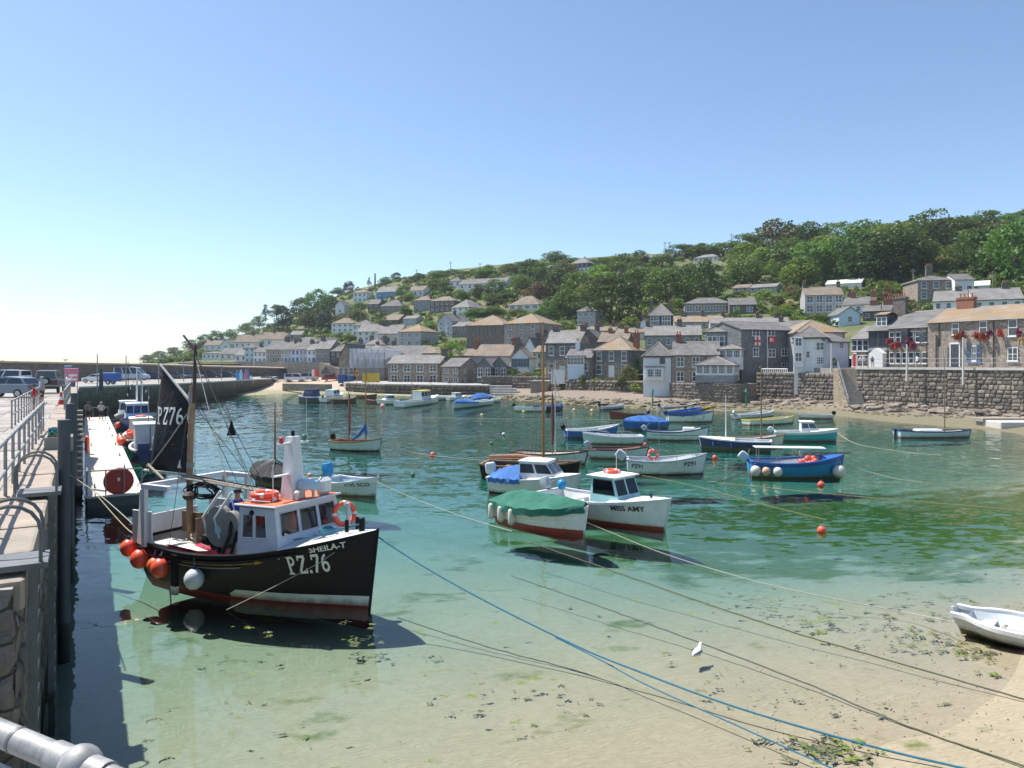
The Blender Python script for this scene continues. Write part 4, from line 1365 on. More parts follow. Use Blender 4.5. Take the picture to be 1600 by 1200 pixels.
hs('long pale roof','long pale slate-roofed house at the upper right',1520,1600,486,468,roof='gable',ridge=449,wall=M_WHITE,rm=M_SLATE_L,win=(4,1),rot=25,depth=10,chim=((.7,1.2),))
# roofs stacked behind the waterfront
hs('backstreet row','blue slate-hung backstreet row with long roof',1008,1096,545,524,roof='gable',ridge=509,wall=M_HANG_L,rm=M_SLATE_L,win=(6,1),rot=12,depth=9,chim=((.62,1.5,1.0),(0.02,1.2)))
hs('upper backstreet row','roof row with stone stacks above the backstreet row',1054,1146,512,503,roof='gable',ridge=493,wall=M_GREYR,rm=M_SLATE_O,win=(5,1),rot=10,chim=((.15,1.4),(.5,1.4),(.85,1.2)),depth=8)
hs('pale roof row','pale slate roof row directly behind the slate-hung house',1110,1235,515,505,roof='gable',ridge=496,wall=M_GREYR,rm=M_SLATE_L,win=(6,1),rot=12,chim=((.62,1.2),(.85,1.0)),depth=8)
hs('lane cottage','grey lane cottage with rough stone gable behind the sunroom',905,935,552,530,roof='gablef',ridge=516,wall=M_GRANITE_DARK,rm=M_SLATE,rot=25,depth=12,chim=((.5,1.2,1.0),))
hs('brown roof cottage','brown-roofed cottage peeping over the orange-roofed house',934,980,548,534,roof='gable',ridge=520,wall=M_GRANITE_DARK,rm=M_SLATE_B,rot=20,depth=8,chim=((.3,1.1),(.85,1.3)),cm=M_BRICK)
hs('lane roof','pale roofed lane cottage between the gables',873,912,542,527,roof='gable',ridge=516,wall=M_GREYR,rm=M_SLATE_L,rot=20,chim=((.9,1.3,1.0),))
hs('white lane gable','white gable with stone chimney left of the navy house',995,1018,520,508,roof='gablef',ridge=499,wall=M_WHITE,rm=M_SLATE,rot=20,chim=((.3,1.4,1.0),))
hs('pink roof cottage','low cottage with bright lichened roof under the white lane gable',962,1006,532,520,roof='gable',ridge=513,wall=M_CREAM,rm=M_SLATE_B,rot=20,chim=((.1,1.2),(.7,1.4,1.0)))
hs('chimneyed row','row with three chimneys under the big dark tree',900,962,524,517,roof='gable',ridge=510,wall=M_GREYR,rm=M_SLATE_B,rot=15,chim=((.2,1.2),(.55,1.2),(.9,1.2)))
hs('grey roofs cottage','long grey roof behind the twin stone gables',741,797,574,556,d=172,roof='gable',ridge=539,wall=M_GREYR,rm=M_SLATE_B,rot=18,chim=((.98,1.6,1.2),),cm=M_BRICK,depth=9)
hs('tall white gable','tall white gable with black roof edge behind the harbour cottages',817,838,576,548,d=168,roof='gablef',ridge=528,wall=M_WHITE,rm=M_SLATE,rot=20,depth=12,chim=((.5,1.3,1.0),))
hs('dormered cottage','pale stone cottage with pointed dormers beside the tall white gable',832,853,578,550,d=160,roof='gable',ridge=541,wall=M_CREAM,rm=M_SLATE_B,win=(3,2),rot=25)
hs('slate roof by tree','slate roof showing between the scaffolding and the round tree',660,690,566,552,d=178,roof='gable',ridge=543,wall=M_GREYR,rm=M_SLATE_B,chim=((.95,1.3,1.0),),cm=M_BRICK)
hs('roof behind round tree','tan roof to the right of the round tree by the wharf',700,742,572,556,d=176,roof='gable',ridge=546,wall=M_GREYR,rm=M_SLATE_B,chim=((.85,2.2,1.3),),cm=M_BRICK)
hs('flat-topped cottage','pale flat-topped cottage among the chimneys above the scaffolding',570,595,549,538,roof='hip',ridge=528,wall=M_CREAM,rm=M_SLATE_L,win=(3,1),chim=((.0,1.6,1.0),(1.,1.4,1.0)))
hs('low lane cottage','low lane cottage directly left of the scaffolding top',533,560,556,546,roof='gable',ridge=538,wall=M_GREYR,rm=M_SLATE_B,win=(2,1),chim=((.8,1.5,1.1),))
hs('long lane roof','long grey lane roof over the top of the scaffolding',560,612,560,548,roof='gable',ridge=541,wall=M_GREYR,rm=M_SLATE,chim=((.4,1.2),(.9,1.4,1.0)))
hs('white garage','plain white garage set into the bank under the slate-hung villa',630,650,508,498,roof='gable',ridge=493,wall=M_LILAC,rm=M_SLATE_L)
hs('white lane house','small white lane house under the chapel hall',786,806,572,556,d=176,roof='gable',ridge=546,wall=M_WHITE,rm=M_SLATE_B,win=(2,1),chim=((.9,1.5,.9),))
hs('brown lane gable','brown stone lane gable left of the tall white gable',801,818,566,540,d=184,roof='gablef',ridge=527,wall=M_BROWNSTONE,rm=M_SLATE,chim=((.5,1.2,.9),))
hs('curved roof cottage','cottage with pale curved roof behind the tall slate house',834,872,546,530,roof='hip',ridge=516,wall=M_GREYR,rm=M_SLATE_L,chim=((.2,1.2),(.9,1.3,1.0)))
hs('red ruin stack','brown stone building with brick stacks above the end of the inn row',1379,1408,486,476,roof='gable',ridge=468,wall=M_BROWNSTONE,rm=M_SLATE_B,chim=((.3,1.4,1.0),(.7,1.2,1.2)),cm=M_BRICK)
hs('dark lane roof','dark slate roof tucked between slate-hung house and pyramid roof',1196,1256,522,512,roof='gable',ridge=502,wall=M_GREYR,rm=M_SLATE,chim=((.3,1.1),))
hs('stone lane house','stone lane house with two chimneys right of the chapel hall',866,902,556,540,roof='gable',ridge=528,wall=M_GRANITE,rm=M_SLATE_B,chim=((.1,1.3,.9),(.9,1.3,.9)))
hs('terrace cottage pair','pair of small white cottages at the foot of the dark trees',446,478,549,541,roof='gable',ridge=534,wall=M_WHITE,rm=M_SLATE,win=(4,1),chim=(.5,))
hs('gable over terrace','white gable rising behind the right of the beach terrace',498,520,548,536,roof='gablef',ridge=527,wall=M_WHITE,rm=M_SLATE,win=(1,1))
hs('small slope house','small grey house on the open left slope below the dark conifer',452,470,531,523,roof='gable',ridge=517,wall=M_GREYR,rm=M_SLATE_L,win=(2,1))
hs('cream ridge bungalow','cream bungalow on the terraced field below the skyline house',822,850,432,425,roof='hip',ridge=419,wall=M_CREAM,rm=M_SLATE_B,win=(3,1))
# waterfront
gable_l = hs('boarded gable house','gabled stone house with boarded front left of the scaffolding',529,553,600,562,d=168,roof='gablef',ridge=538,wall=M_GRANITE,rm=M_SLATE,win=(3,1),wz=[2.9],rot=12,depth=10,ww=1.0,wh=1.6)
scaf_h = hs('scaffolded house','large house wrapped in pale scaffold sheeting on the wharf',556,600,600,551,d=166,roof='hip',ridge=539,wall=M_GREYR,rm=M_SLATE_L,rot=12,depth=12)
hs('long slate roof','long low slate-roofed house behind the scaffolding',600,662,572,556,d=182,roof='gable',ridge=541,wall=M_WHITE,rm=M_SLATE,rot=14,depth=11)
hs('long stone cottage','long stone cottage with white paired windows on the wharf',606,687,600.5,568,d=158,roof='gable',ridge=556,wall=M_GRANITE,rm=M_SLATE_L,win=(4,2),style='c',ww=1.5,wh=1.5,rot=14,depth=8,chim=((.97,1.5,1.2),))
hs('gabled stone cottage','stone cottage with gable end facing the harbour on the wharf',690,719,601,573,d=152,roof='gable',ridge=561,wall=M_GRANITE,rm=M_SLATE,win=(2,2),style='c',rot=24,depth=8.5,side=(2,2))
hs('twin gable cottage','dark cottage gable with bay window, nearer of the twin gables',745,768,594,572,d=150,roof='gablef',ridge=559,wall=M_HANG,rm=M_SLATE_L,win=(2,1),style='c',rot=20,depth=9,ww=1.2,wh=1.9)
hs('second twin gable','dark cottage gable touching the white house with blue windows',768,793,594,572,d=150,roof='gablef',ridge=558,wall=M_HANG,rm=M_SLATE_L,win=(2,1),style='c',rot=20,depth=9,ww=1.2,wh=1.9)
hs('white house with blue windows','white gabled house with blue bay windows above the garden wall',799,827,577,558,d=150,roof='gablef',ridge=545,wall=M_WHITE,rm=M_SLATE_B,win=(3,1),style='cb',rot=10,depth=9,ww=1.2,wh=1.6,chim=((.0,2.4,1.1),))
hs('tall slate house','tall slate-hung house with teal door on the waterfront',853,905,590,536,d=136,roof='gable',ridge=517,wall=M_GRANITE,rm=M_SLATE_L,win=(3,2),rot=22,depth=8,upper=(.52,M_HANG),ww=.95,wh=1.7,door=(1,M_FRAME_T),chim=((.97,1.2,1.0),(.08,1.0)))
hs('sunroom cottage','low cottage with white glazed sunroom and blue door',884,924,590,559,d=129,roof='gable',ridge=547,wall=M_GRANITE,rm=M_SLATE,rot=20,depth=6,chim=((.3,1.6,.7),),cm=M_WHITE,door=(0,M_FRAME_B),win=(2,1))
hs('orange-roofed house','stone house with orange lichened hipped roof above the shrubs',927,985,589,547,d=129,roof='hip',ridge=526,wall=M_GRANITE,rm=M_SLATE_O,win=(3,2),rot=30,depth=8,upper=(.55,M_HANG),ww=.95,wh=1.7,door=(1,M_FRAME),chim=((1.,1.8,1.0),),cm=M_BRICK)
wc = hs('white-fronted harbour cottage','harbour cottage with white left end and long slate roof',1005,1051,599,556,d=113,roof='hip',ridge=535,wall=M_WHITE,rm=M_SLATE,rot=14,depth=8)
hs('stone harbour cottage','rough stone harbour cottage between white cottage and conservatory',1051,1124,601,555,d=111.5,roof='gable',ridge=535,wall=M_GRANITE,rm=M_SLATE,win=(3,2),style='c',ww=1.1,wh=1.5,rot=14,depth=8,chim=((.12,1.3,.9),),cm=M_BRICK)
hs('slate-hung house end','slate-hung house end above the glazed porch, sunlight painted in as pale slate',1104,1160,586,518,d=118,roof='hip',ridge=503,wall=M_HANG_L,rm=M_SLATE,win=(3,2),style='c',ww=1.6,wh=1.7,rot=30,depth=9)  # sunlit side of the dark slate-hung house, its light painted in as paler slate
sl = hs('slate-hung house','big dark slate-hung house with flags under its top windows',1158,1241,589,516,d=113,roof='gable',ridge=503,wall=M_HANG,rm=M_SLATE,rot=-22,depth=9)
wh_ = hs('white corner house','white corner house with stacked bay windows above the curved wall',1241,1293,589,527,d=103.4,roof='hip',ridge=508,wall=M_WHITE,rm=M_SLATE,rot=22,depth=8)
wv = hs('white house wing','white wing, its shade painted grey, with lean-to roof beside the beach steps',1291,1327,584,534,d=101.5,roof='gable',ridge=522,wall=M_LILAC,rm=M_SLATE,rot=-24,depth=6)  # shaded side of the white house, the shade put into a greyer render colour
hs('pyramid roof house','house with broad pyramid slate roof behind the white corner house',1243,1320,575,519,d=113,roof='hip',ridge=499,wall=M_GREYR,rm=M_SLATE_O,rot=2,depth=10)
i1 = hs('end cottage of the inn row','stone cottage with red door surrounds left end of the inn row',1331,1357,577,529,d=111,roof='gable',ridge=511,wall=M_GRANITE,rm=M_SLATE_L,win=(3,2),rot=58,depth=7,ww=.85,wh=1.7)
i2 = hs('white fronted inn house','narrow white-fronted house with dark bay windows in the inn row',1357,1389,577,516,d=108.6,roof='gable',ridge=492,wall=M_WHITE,rm=M_SLATE,win=(2,2),style='cd',ww=1.5,wh=2.3,rot=58,depth=8,chim=((1.0,2.6,1.9,.45),))
i3 = hs('inn annexe','flower-hung stone annexe of the inn with long slate roof',1389,1450,577,512,d=105.4,roof='gable',ridge=487,wall=M_GRANITE,rm=M_SLATE,win=(6,2),ww=.7,wh=1.6,rot=60,depth=9)
i4 = hs('stone inn','large stone inn with flower baskets and lichened slate roof',1450,1640,577,500,d=100,roof='gable',ridge=478,wall=M_GRANITE,rm=M_SLATE_O,rot=62,depth=9,chim=((.17,1.6,2.3),),cm=M_BRICK,name='inn',cat='inn')
# ------------------------------------------------------------------ trees and scrub
F_MID = foliage('leaves_mid',(0.058,0.108,0.022),(0.135,0.205,0.045))
F_DARK = foliage('leaves_dark',(0.036,0.070,0.020),(0.085,0.140,0.038))
F_LIGHT = foliage('leaves_light',(0.110,0.170,0.030),(0.200,0.265,0.050))
F_BLUE = foliage('leaves_pine',(0.020,0.040,0.024),(0.045,0.075,0.040),0.15)
F_OLIVE = foliage('leaves_olive',(0.075,0.090,0.032),(0.150,0.150,0.060))
F_RUST = foliage('leaves_rust',(0.110,0.070,0.045),(0.190,0.130,0.075))
F_GOLD = foliage('leaves_gold',(0.20,0.18,0.02),(0.36,0.31,0.04))
F_FLOWER = foliage('petals_pink',(0.32,0.04,0.14),(0.55,0.10,0.24))
F_FLOWER_R = foliage('petals_red',(0.42,0.03,0.05),(0.60,0.10,0.10))
M_BARK = paint('bark',(0.10,0.075,0.052),.9,.3,3,.4,.5)
def leaf_cloud(blobs,per,size,r,flat=0.6):
 """quads on the skin of many small lumps: V, F arrays"""
 V,F = [],[]
 n = 0
 for (cx,cy_,cz,br) in blobs:
  k = max(8,int(per * (br / 0.2) ** 1.6))
  u = r.normal(size=(k,3))
  u /= np.linalg.norm(u,axis=1)[:,None]
  u[:,2] = np.abs(u[:,2]) * np.where(r.random(k) < .78,1,-1)
  rad = br * r.uniform(.72,1.08,k)
  c = np.array([cx,cy_,cz]) + u * rad[:,None]
  nrm = u + r.normal(size=(k,3)) * flat
  nrm /= np.linalg.norm(nrm,axis=1)[:,None]
  a = np.cross(nrm,r.normal(size=(k,3)))
  a /= np.linalg.norm(a,axis=1)[:,None] + 1e-9
  b = np.cross(nrm,a)
  s = size * r.uniform(.55,1.25,k)[:,None]
  q = np.stack([c - a * s - b * s * .6,c + a * s * .9 - b * s * .7,c + a * s + b * s * .6,c - a * s * .8 + b * s * .75],1)
  V.append(q.reshape(-1,3))
  F.append(np.arange(n,n + 4 * k).reshape(-1,4))
  n += 4 * k
 return np.concatenate(V),np.concatenate(F)
def crown_blobs(r,kind):
 out = []
 if kind == 'dome':
  for _ in range(48):
   a,u = r.uniform(0,2 * math.pi),r.uniform(-1,1)
   rad = .37 * math.sqrt(max(0,1 - (u if u > 0 else u * .6) ** 2)) * r.uniform(.6,1.06)
   out.append((rad * math.cos(a),rad * math.sin(a),.47 + u * .40,r.uniform(.10,.18)))
 elif kind == 'tall':
  for _ in range(36):
   a,u = r.uniform(0,2 * math.pi),r.uniform(0,1)
   rad = .36 * math.sin(math.pi * (.12 + .80 * u)) * r.uniform(.5,1.05)
   out.append((rad * math.cos(a),rad * math.sin(a),.08 + u * .82,r.uniform(.10,.17)))
 elif kind == 'wide':
  for _ in range(44):
   a,u = r.uniform(0,2 * math.pi),r.uniform(0,1)
   rad = .42 * math.sqrt(1 - u ** 2 * .9) * r.uniform(.35,1.05)
   out.append((rad * math.cos(a),rad * math.sin(a),.14 + u * .68,r.uniform(.12,.20)))
 elif kind == 'pine':
  for i in range(40):
   u = r.uniform(0,1)
   lay = math.floor(u * 6) / 6
   a = r.uniform(0,2 * math.pi)
   rad = .40 * (1.02 - lay) ** .8 * r.uniform(.4,1.1)
   out.append((rad * math.cos(a),rad * math.sin(a),.2 + lay * .76 + r.uniform(-.03,.03),r.uniform(.06,.11)))
 else:                        # bush: down to the ground
  for _ in range(20):
   a,u = r.uniform(0,2 * math.pi),r.uniform(0,1)
   rad = .40 * math.sqrt(1 - u * u * .9) * r.uniform(.3,1.05)
   out.append((rad * math.cos(a),rad * math.sin(a),.12 + u * .66,r.uniform(.11,.21)))
 return out
def make_crown(kind,seed,per=46,size=.026):
 r = np.random.default_rng(seed)
 V,F = leaf_cloud(crown_blobs(r,kind),per,size,r)
 return np_mesh('crown',V,F,F_MID)
def make_trunk(seed,kind):
 r = random.Random(seed)
 mb = MB()
 top = .62 if kind != 'pine' else .95
 pts = [(0,0,-.12),(r.uniform(-.01,.01),r.uniform(-.01,.01),.2),(r.uniform(-.03,.03),r.uniform(-.03,.03),top)]
 mb.tube(pts,[.035,.028,.010],7)
 for i in range(6):
  a = i * 1.05 + r.uniform(-.3,.3)
  z = r.uniform(.18,.42)
  e = r.uniform(.18,.3)
  mb.tube([(0,0,z),(math.cos(a) * e * .5,math.sin(a) * e * .5,z + .12),(math.cos(a) * e,math.sin(a) * e,z + .26)],[.016,.011,.004],5)
 return mb.mesh('trunk',M_BARK,True)
CROWN = {k: [make_crown(k,100 * i + j,92 if k != 'bush' else 40,.0225 if k != 'bush' else .038) for j in range(n_)] for i,(k,n_) in enumerate((('dome',4),('tall',2),('wide',3),('pine',2),('bush',5)))}
TRUNK = {k: [make_trunk(i * 7 + j,k) for j in range(2)] for i,k in enumerate(('dome','pine'))}
TREES = []
def screen(x,y,z):
 return 800 + FPX * x / y,HZ - FPX * (z - EYE) / y
def house_clear(px,py0,py1,wpx,d,ease=4.0):
 """False when something of that screen extent would stand in front of a house"""
 for h in HOUSES:
  hw = h['L'] / h['d'] * FPX / 2
  ht = (h['H'] + h['rise']) / h['d'] * FPX
  top = h['py'] - h['H'] / h['d'] * FPX / 2 - h['rise'] / h['d'] * FPX
  bot = h['py'] + h['H'] / h['d'] * FPX / 2
  if abs(px - h['px']) < hw + wpx / 2 - ease and py0 < bot - ease * .9 and py1 > top + ease and d < h['d'] + h['D']:
   return False
 return True
def inside_house(x,y,r_):
 for h in HOUSES:
  if (h['x'] - x) ** 2 + (h['y'] - y) ** 2 < (h['r'] * .8 + r_) ** 2:
   return True
 return False
TONE = {'m': (F_MID,'mid-green'),'d': (F_DARK,'dark green'),'l': (F_LIGHT,'light green'),'b': (F_BLUE,'blackish green'),'o': (F_OLIVE,'olive green'),'r': (F_RUST,'russet'),'y': (F_GOLD,'golden yellow')}
def tree(px,base,w,h,kind='dome',tone='m',d=None,label=None,group='hillside trees',seed=None,check=False,nm=None):
 """tree by the photo pixel of its foot, crown width and height in photo pixels"""
 r = random.Random((int(px * 7) * 131 + int(base * 3)) if seed is None else seed)
 p = on_hill(px,base) if d is None else W(px,base,d)
 if check and (not house_clear(px,base - h,base,w,p.y) or inside_house(p.x,p.y,w / FPX * p.y * .35)):
  return None
 ww,hh = w / FPX * p.y / .86,h / FPX * p.y / .97
 nm = nm or {'pine': 'pine_tree','bush': 'shrub'}.get(kind,'broadleaf_tree')
 root = empty(nm,p,r.uniform(0,6.28))
 c = link('crown',r.choice(CROWN[kind]),root)
 c.scale = (ww,ww,hh)
 c.material_slots[0].link = 'OBJECT'
 c.material_slots[0].material = TONE[tone][0]
 tk = link('trunk',r.choice(TRUNK['pine' if kind == 'pine' else 'dome']),root)
 tk.scale = (ww * (.8 if kind != 'bush' else .4),ww * (.8 if kind != 'bush' else .4),hh * (1 if kind != 'bush' else .7))
 TREES.append(dict(o=root,px=px,base=base,w=w,h=h,kind=kind,tone=tone,d=p.y,label=label,group=group,x=p.x,y=p.y))
 return root
def label_trees():
 used = {}
 names = {'dome': 'round-crowned tree','tall': 'tall upright tree','wide': 'wide spreading tree','pine': 'ragged pine tree','bush': 'garden shrub'}
 for t_ in TREES:
  lb = t_['label']
  if not lb:
   best,bd = None,1e9
   for h in HOUSES:
    dd = math.hypot(t_['px'] - h['px'],(t_['base'] - t_['h'] / 2 - h['py']) * 1.3)
    if dd < bd:
     best,bd = h,dd
   dx,dy = t_['px'] - best['px'],(t_['base'] - t_['h'] / 2) - best['py']
   far = 'well ' if bd > 60 else ('a little ' if bd > 28 else 'close ')
   rel = ('right of' if dx > 0 else 'left of') if abs(dx) > abs(dy) * 1.2 else ('below' if dy > 0 else 'above')
   if rel in ('above','below') and abs(dx) > 12:
    rel += (' and right of' if dx > 0 else ' and left of')
   lb = '%s %s %s%s the %s' % (TONE[t_['tone']][1],names[t_['kind']],far,rel,best['short'])
  tag(t_['o'],lb,'shrub' if t_['kind'] == 'bush' else 'tree',t_['group'])
  used.setdefault(lb,[]).append(t_)
 for lb,ts in used.items():       # tell namesakes apart by size, then by place
  if len(ts) > 1:
   if len(ts) == 2:
    ts.sort(key=lambda q: q['w'] * q['h'])
    for q,wd in zip(ts,('smaller','larger')):
     q['o']['label'] = wd + ' ' + lb
   else:
    ts.sort(key=lambda q: q['px'])
    ords = ['leftmost','second from left','third from left','fourth from left','fifth from left','sixth from left','seventh from left']
    for i,q in enumerate(ts):
     wd = 'rightmost' if i == len(ts) - 1 else ords[min(i,6)]
     q['o']['label'] = wd + ' ' + lb
     # the wood on the right half of the hill
rr = random.Random(21)
sky_px = [1050,1100,1150,1200,1250,1300,1350,1400,1450,1500,1550,1600,1650]
sky_py = [405,404,400,397,392,389,385,380,374,369,365,362,358]
def gnd(px,k):
 return np.interp(px,sky_px,sky_py) + k
W_SKIP = []
px = 1062
while px < 1640:
 w = rr.uniform(46,72)
 tree(px,gnd(px,-1),w,rr.uniform(.46,.66) * w * (0.7 if px < 1150 else 1.0),rr.choice(['dome','wide','dome']),rr.choice('mmdm'),check=True)
 px += w * .62
for k,x0,st in ((16,1075,54),(34,1090,52),(52,1075,50)):
 px = x0
 while px < 1640:
  w = rr.uniform(52,84)
  tree(px + rr.uniform(-6,6),gnd(px,k) + rr.uniform(-4,4),w,w * rr.uniform(.62,.82),rr.choice(['dome','dome','wide','tall']),rr.choice('mmdlmlod'),check=True)
  px += st * rr.uniform(.75,1.1)
for (px,base,w,h,kind,tone) in (
(1265,440,78,62,'dome','m'),(1305,432,70,60,'dome','l'),(1345,440,84,76,'dome','d'),(1395,440,96,84,'dome','d'),(1420,430,80,70,'dome','m'),(1540,432,92,74,'dome','d'),(1585,440,86,90,'dome','m'),(1570,468,40,30,'wide','d'),
(955,503,92,74,'dome','d'),(1000,470,70,50,'dome','m'),(1040,482,78,58,'dome','m'),(1075,470,62,56,'tall','d'),(1101,478,56,70,'tall','d'),(1060,490,36,26,'bush','l'),(1165,446,58,44,'dome','m'),(1208,436,34,30,'tall','l'),(1235,440,44,36,'dome','d'),
(905,468,62,42,'dome','m'),(875,460,50,40,'dome','d'),(935,452,60,38,'wide','l'),(970,445,56,36,'dome','m'),(850,440,44,30,'dome','m'),(885,436,46,26,'wide','o'),(860,500,40,30,'dome','m'),(885,496,44,46,'dome','m'),(918,478,40,34,'dome','l'),(842,466,38,26,'wide','r'),
(868,411,40,19,'wide','m'),(950,414,20,12,'dome','m'),(975,422,46,26,'dome','m'),(1000,412,34,20,'tall','d'),(1035,418,40,22,'dome','m'),(1077,398,16,16,'dome','d'),(1098,398,24,18,'dome','d'),(1120,398,18,13,'dome','m'),
(415,499,20,24,'pine','b'),(443,522,30,44,'dome','b'),(470,500,36,34,'dome','d'),(497,492,44,40,'dome','m'),(515,500,36,36,'dome','d'),(483,515,40,30,'wide','d'),(508,520,34,36,'dome','b'),(432,496,22,20,'dome','m'),(545,458,18,19,'dome','b'),(528,462,24,13,'wide','d'),(577,448,9,15,'pine','b'),
(338,538,26,22,'dome','d'),(320,542,24,20,'dome','m'),(300,548,26,18,'wide','d'),(272,556,24,14,'wide','d'),(248,562,26,14,'wide','m'),(230,566,22,12,'wide','d'),(360,530,24,16,'wide','m'),(385,522,30,18,'wide','l'),(405,512,26,18,'dome','m'),
(619,441,18,15,'dome','d'),(603,446,22,14,'wide','m'),(631,468,26,22,'dome','m'),(655,440,30,12,'wide','d'),(685,436,32,14,'wide','m'),(695,462,30,22,'dome','d'),(720,470,28,18,'dome','m'),(750,466,32,22,'wide','d'),(775,460,34,24,'dome','m'),(760,432,40,14,'wide','m'),(800,428,36,16,'wide','o'),(828,440,42,34,'dome','d'),(815,455,36,26,'wide','m'),
(588,498,20,16,'dome','d'),(606,518,20,18,'dome','d'),(634,496,20,20,'wide','d'),(640,470,20,14,'dome','l'),(560,500,36,18,'wide','o'),(535,505,30,16,'wide','o'),(672,516,26,14,'wide','l'),(742,496,40,14,'wide','m'),(772,492,36,14,'wide','m'),(690,532,20,16,'bush','m'),(665,545,18,16,'bush','d'),
(1020,530,22,20,'bush','m'),(985,512,34,18,'bush','l'),(1140,506,34,18,'bush','d'),(1222,496,40,14,'wide','m'),(1250,470,30,20,'bush','o'),(1215,478,30,18,'bush','o'),(1195,470,34,20,'bush','l'),(1232,484,34,10,'bush','y'),(1280,505,40,14,'wide','m'),(1240,460,26,16,'bush','r'),(1395,470,40,22,'bush','r'),(1410,482,40,16,'bush','o'),(1375,456,34,18,'bush','l'),(1360,470,30,14,'bush','m')):
 tree(px,base,w,h,kind,tone,check=False)
px = 640
while px < 1050:
 sk = float(np.interp(px,[640,740,850,950,1080],[437,425,414,409,403]))
 tree(px,sk + rr.uniform(1,7),rr.uniform(18,34),rr.uniform(7,13),rr.choice(['wide','bush','wide']),rr.choice('mdmo'),check=True,group='hedge trees along the ridge')
 px += rr.uniform(13,26)
for px,base,w,h,tone in ((560,486,26,14,'m'),(600,470,26,14,'d'),(655,478,22,14,'m'),(680,452,30,16,'m'),(730,446,24,10,'d'),(770,476,36,18,'m'),(790,470,30,18,'d'),(640,520,24,16,'m'),(715,548,30,14,'o'),(735,552,24,12,'l'),(760,486,30,10,'l'),(810,492,34,10,'l'),(840,500,30,16,'m'),(548,532,20,10,'m'),(612,540,18,10,'d'),(540,514,20,12,'d')):
 tree(px,base,w,h,'wide',tone,check=True)
tree(705,562,42,28,'dome','l',d=172,label='rounded bright green tree behind the gabled wharf cottages',group='trees by the harbour')
tree(802,593,26,20,'bush','m',d=146,label='dark green bush beside the twin dark gables',group='harbour shrubs')
tree(822,590,30,10,'bush','r',d=144,label='russet shrub trailing along the garden wall',group='harbour shrubs')
tree(842,590,26,10,'bush','l',d=142,label='yellow-green shrub on the garden wall end',group='harbour shrubs')
tree(812,592,12,9,'bush','y',d=144,label='small golden shrub in front of the dark green garden bush',group='harbour shrubs')
tree(911,604,16,20,'bush','m',d=126,label='clipped round dark shrub by the sunroom cottage',group='harbour shrubs')
tree(931,604,26,14,'bush','l',d=125,label='light green shrub below the orange-roofed house door',group='harbour shrubs')
tree(952,602,26,12,'bush','o',d=124,label='olive shrub along the terrace edge of the orange-roofed house',group='harbour shrubs')
tree(982,606,34,36,'bush','o',d=121.5,label='large feathery shrub on the terrace right of the orange-roofed house',group='harbour shrubs')
tree(972,608,24,22,'bush','d',d=120,label='dark ivy-like shrub hanging under the feathery shrub',group='harbour shrubs')
tree(1003,612,32,18,'bush','l',d=117.5,label='pale shrub spilling down the wall left of the white cottage',group='harbour shrubs')
tree(996,582,14,26,'bush','d',d=126,label='dark climber against the white side of the orange-roofed house',group='harbour shrubs')
tree(874,602,22,16,'bush','o',d=132,label='scrubby bush beside the white garden shed',group='harbour shrubs')
tree(1190,612,20,40,'bush','b',d=109,label='dark ivy hanging down beside the conservatory wall',group='harbour shrubs')
tree(1152,505,20,24,'pine','m',d=None,label='small palm-like tree in front of the stone hillside row',group='hillside trees')
tree(1303,573,11,16,'bush','d',d=100,label='potted round shrub at the top of the beach steps',group='harbour shrubs')
tree(1262,588,16,9,'bush','m',d=103,label='low weeds on the wall under the white corner house',group='harbour shrubs')
# low scrub over the open slopes, nobody could count it
Vs,Fs,MI = [],[],[]
n0 = 0
rs = np.random.default_rng(5)
BL = []
for s_ in range(4):
 r_ = np.random.default_rng(900 + s_)
 BL.append(leaf_cloud([(rr.uniform(-.3,.3),rr.uniform(-.3,.3),rr.uniform(.1,.4),rr.uniform(.18,.32)) for _ in range(4)],11,.085,r_))
cands = []
while len(cands) < 5200:
 px = rs.uniform(215,1640)
 top = np.interp(px,[215,300,430,520,620,740,850,950,1080,1200,1340,1470,1600,1700],[572,553,508,464,440,424,413,408,402,396,386,372,362,355])
 bot = np.interp(px,[215,300,500,560,760,850,1080,1200,1340,1600],[574,564,562,545,550,545,530,520,510,480])
 py = top + (bot - top) * rs.random() ** 1.15
 cands.append((px,py))
for px,py in cands:
 p = on_hill(px,py)
 sz = rs.uniform(2.0,5.0) * (1 if py < 470 or px < 520 else .75)
 hh = sz * rs.uniform(.4,.75)
 wpx,hpx = sz / p.y * FPX,hh / p.y * FPX
 if inside_house(p.x,p.y,sz * .4) or not house_clear(px,py - hpx,py,wpx * .8,p.y,2.5):
  continue
 V,F = BL[rs.integers(0,4)]
 a = rs.uniform(0,6.28)
 ca,sa = math.cos(a),math.sin(a)
 Q = np.stack([(V[:,0] * ca - V[:,1] * sa) * sz + p.x,(V[:,0] * sa + V[:,1] * ca) * sz + p.y,V[:,2] * hh * 1.5 + hill_z(p.x,p.y) - .2],1)
 Vs.append(Q)
 Fs.append(F + n0)
 MI.append(np.full(len(F),rs.choice(6,p=[.32,.24,.16,.17,.06,.05])))
 n0 += len(Q)
scrub = link('hillside_scrub',np_mesh('hillside_scrub',np.concatenate(Vs),np.concatenate(Fs),[F_MID,F_DARK,F_LIGHT,F_OLIVE,F_RUST,F_BLUE],np.concatenate(MI)))
tag(scrub,'low green scrub and hedges covering the slope between the houses','scrub',None,'stuff')
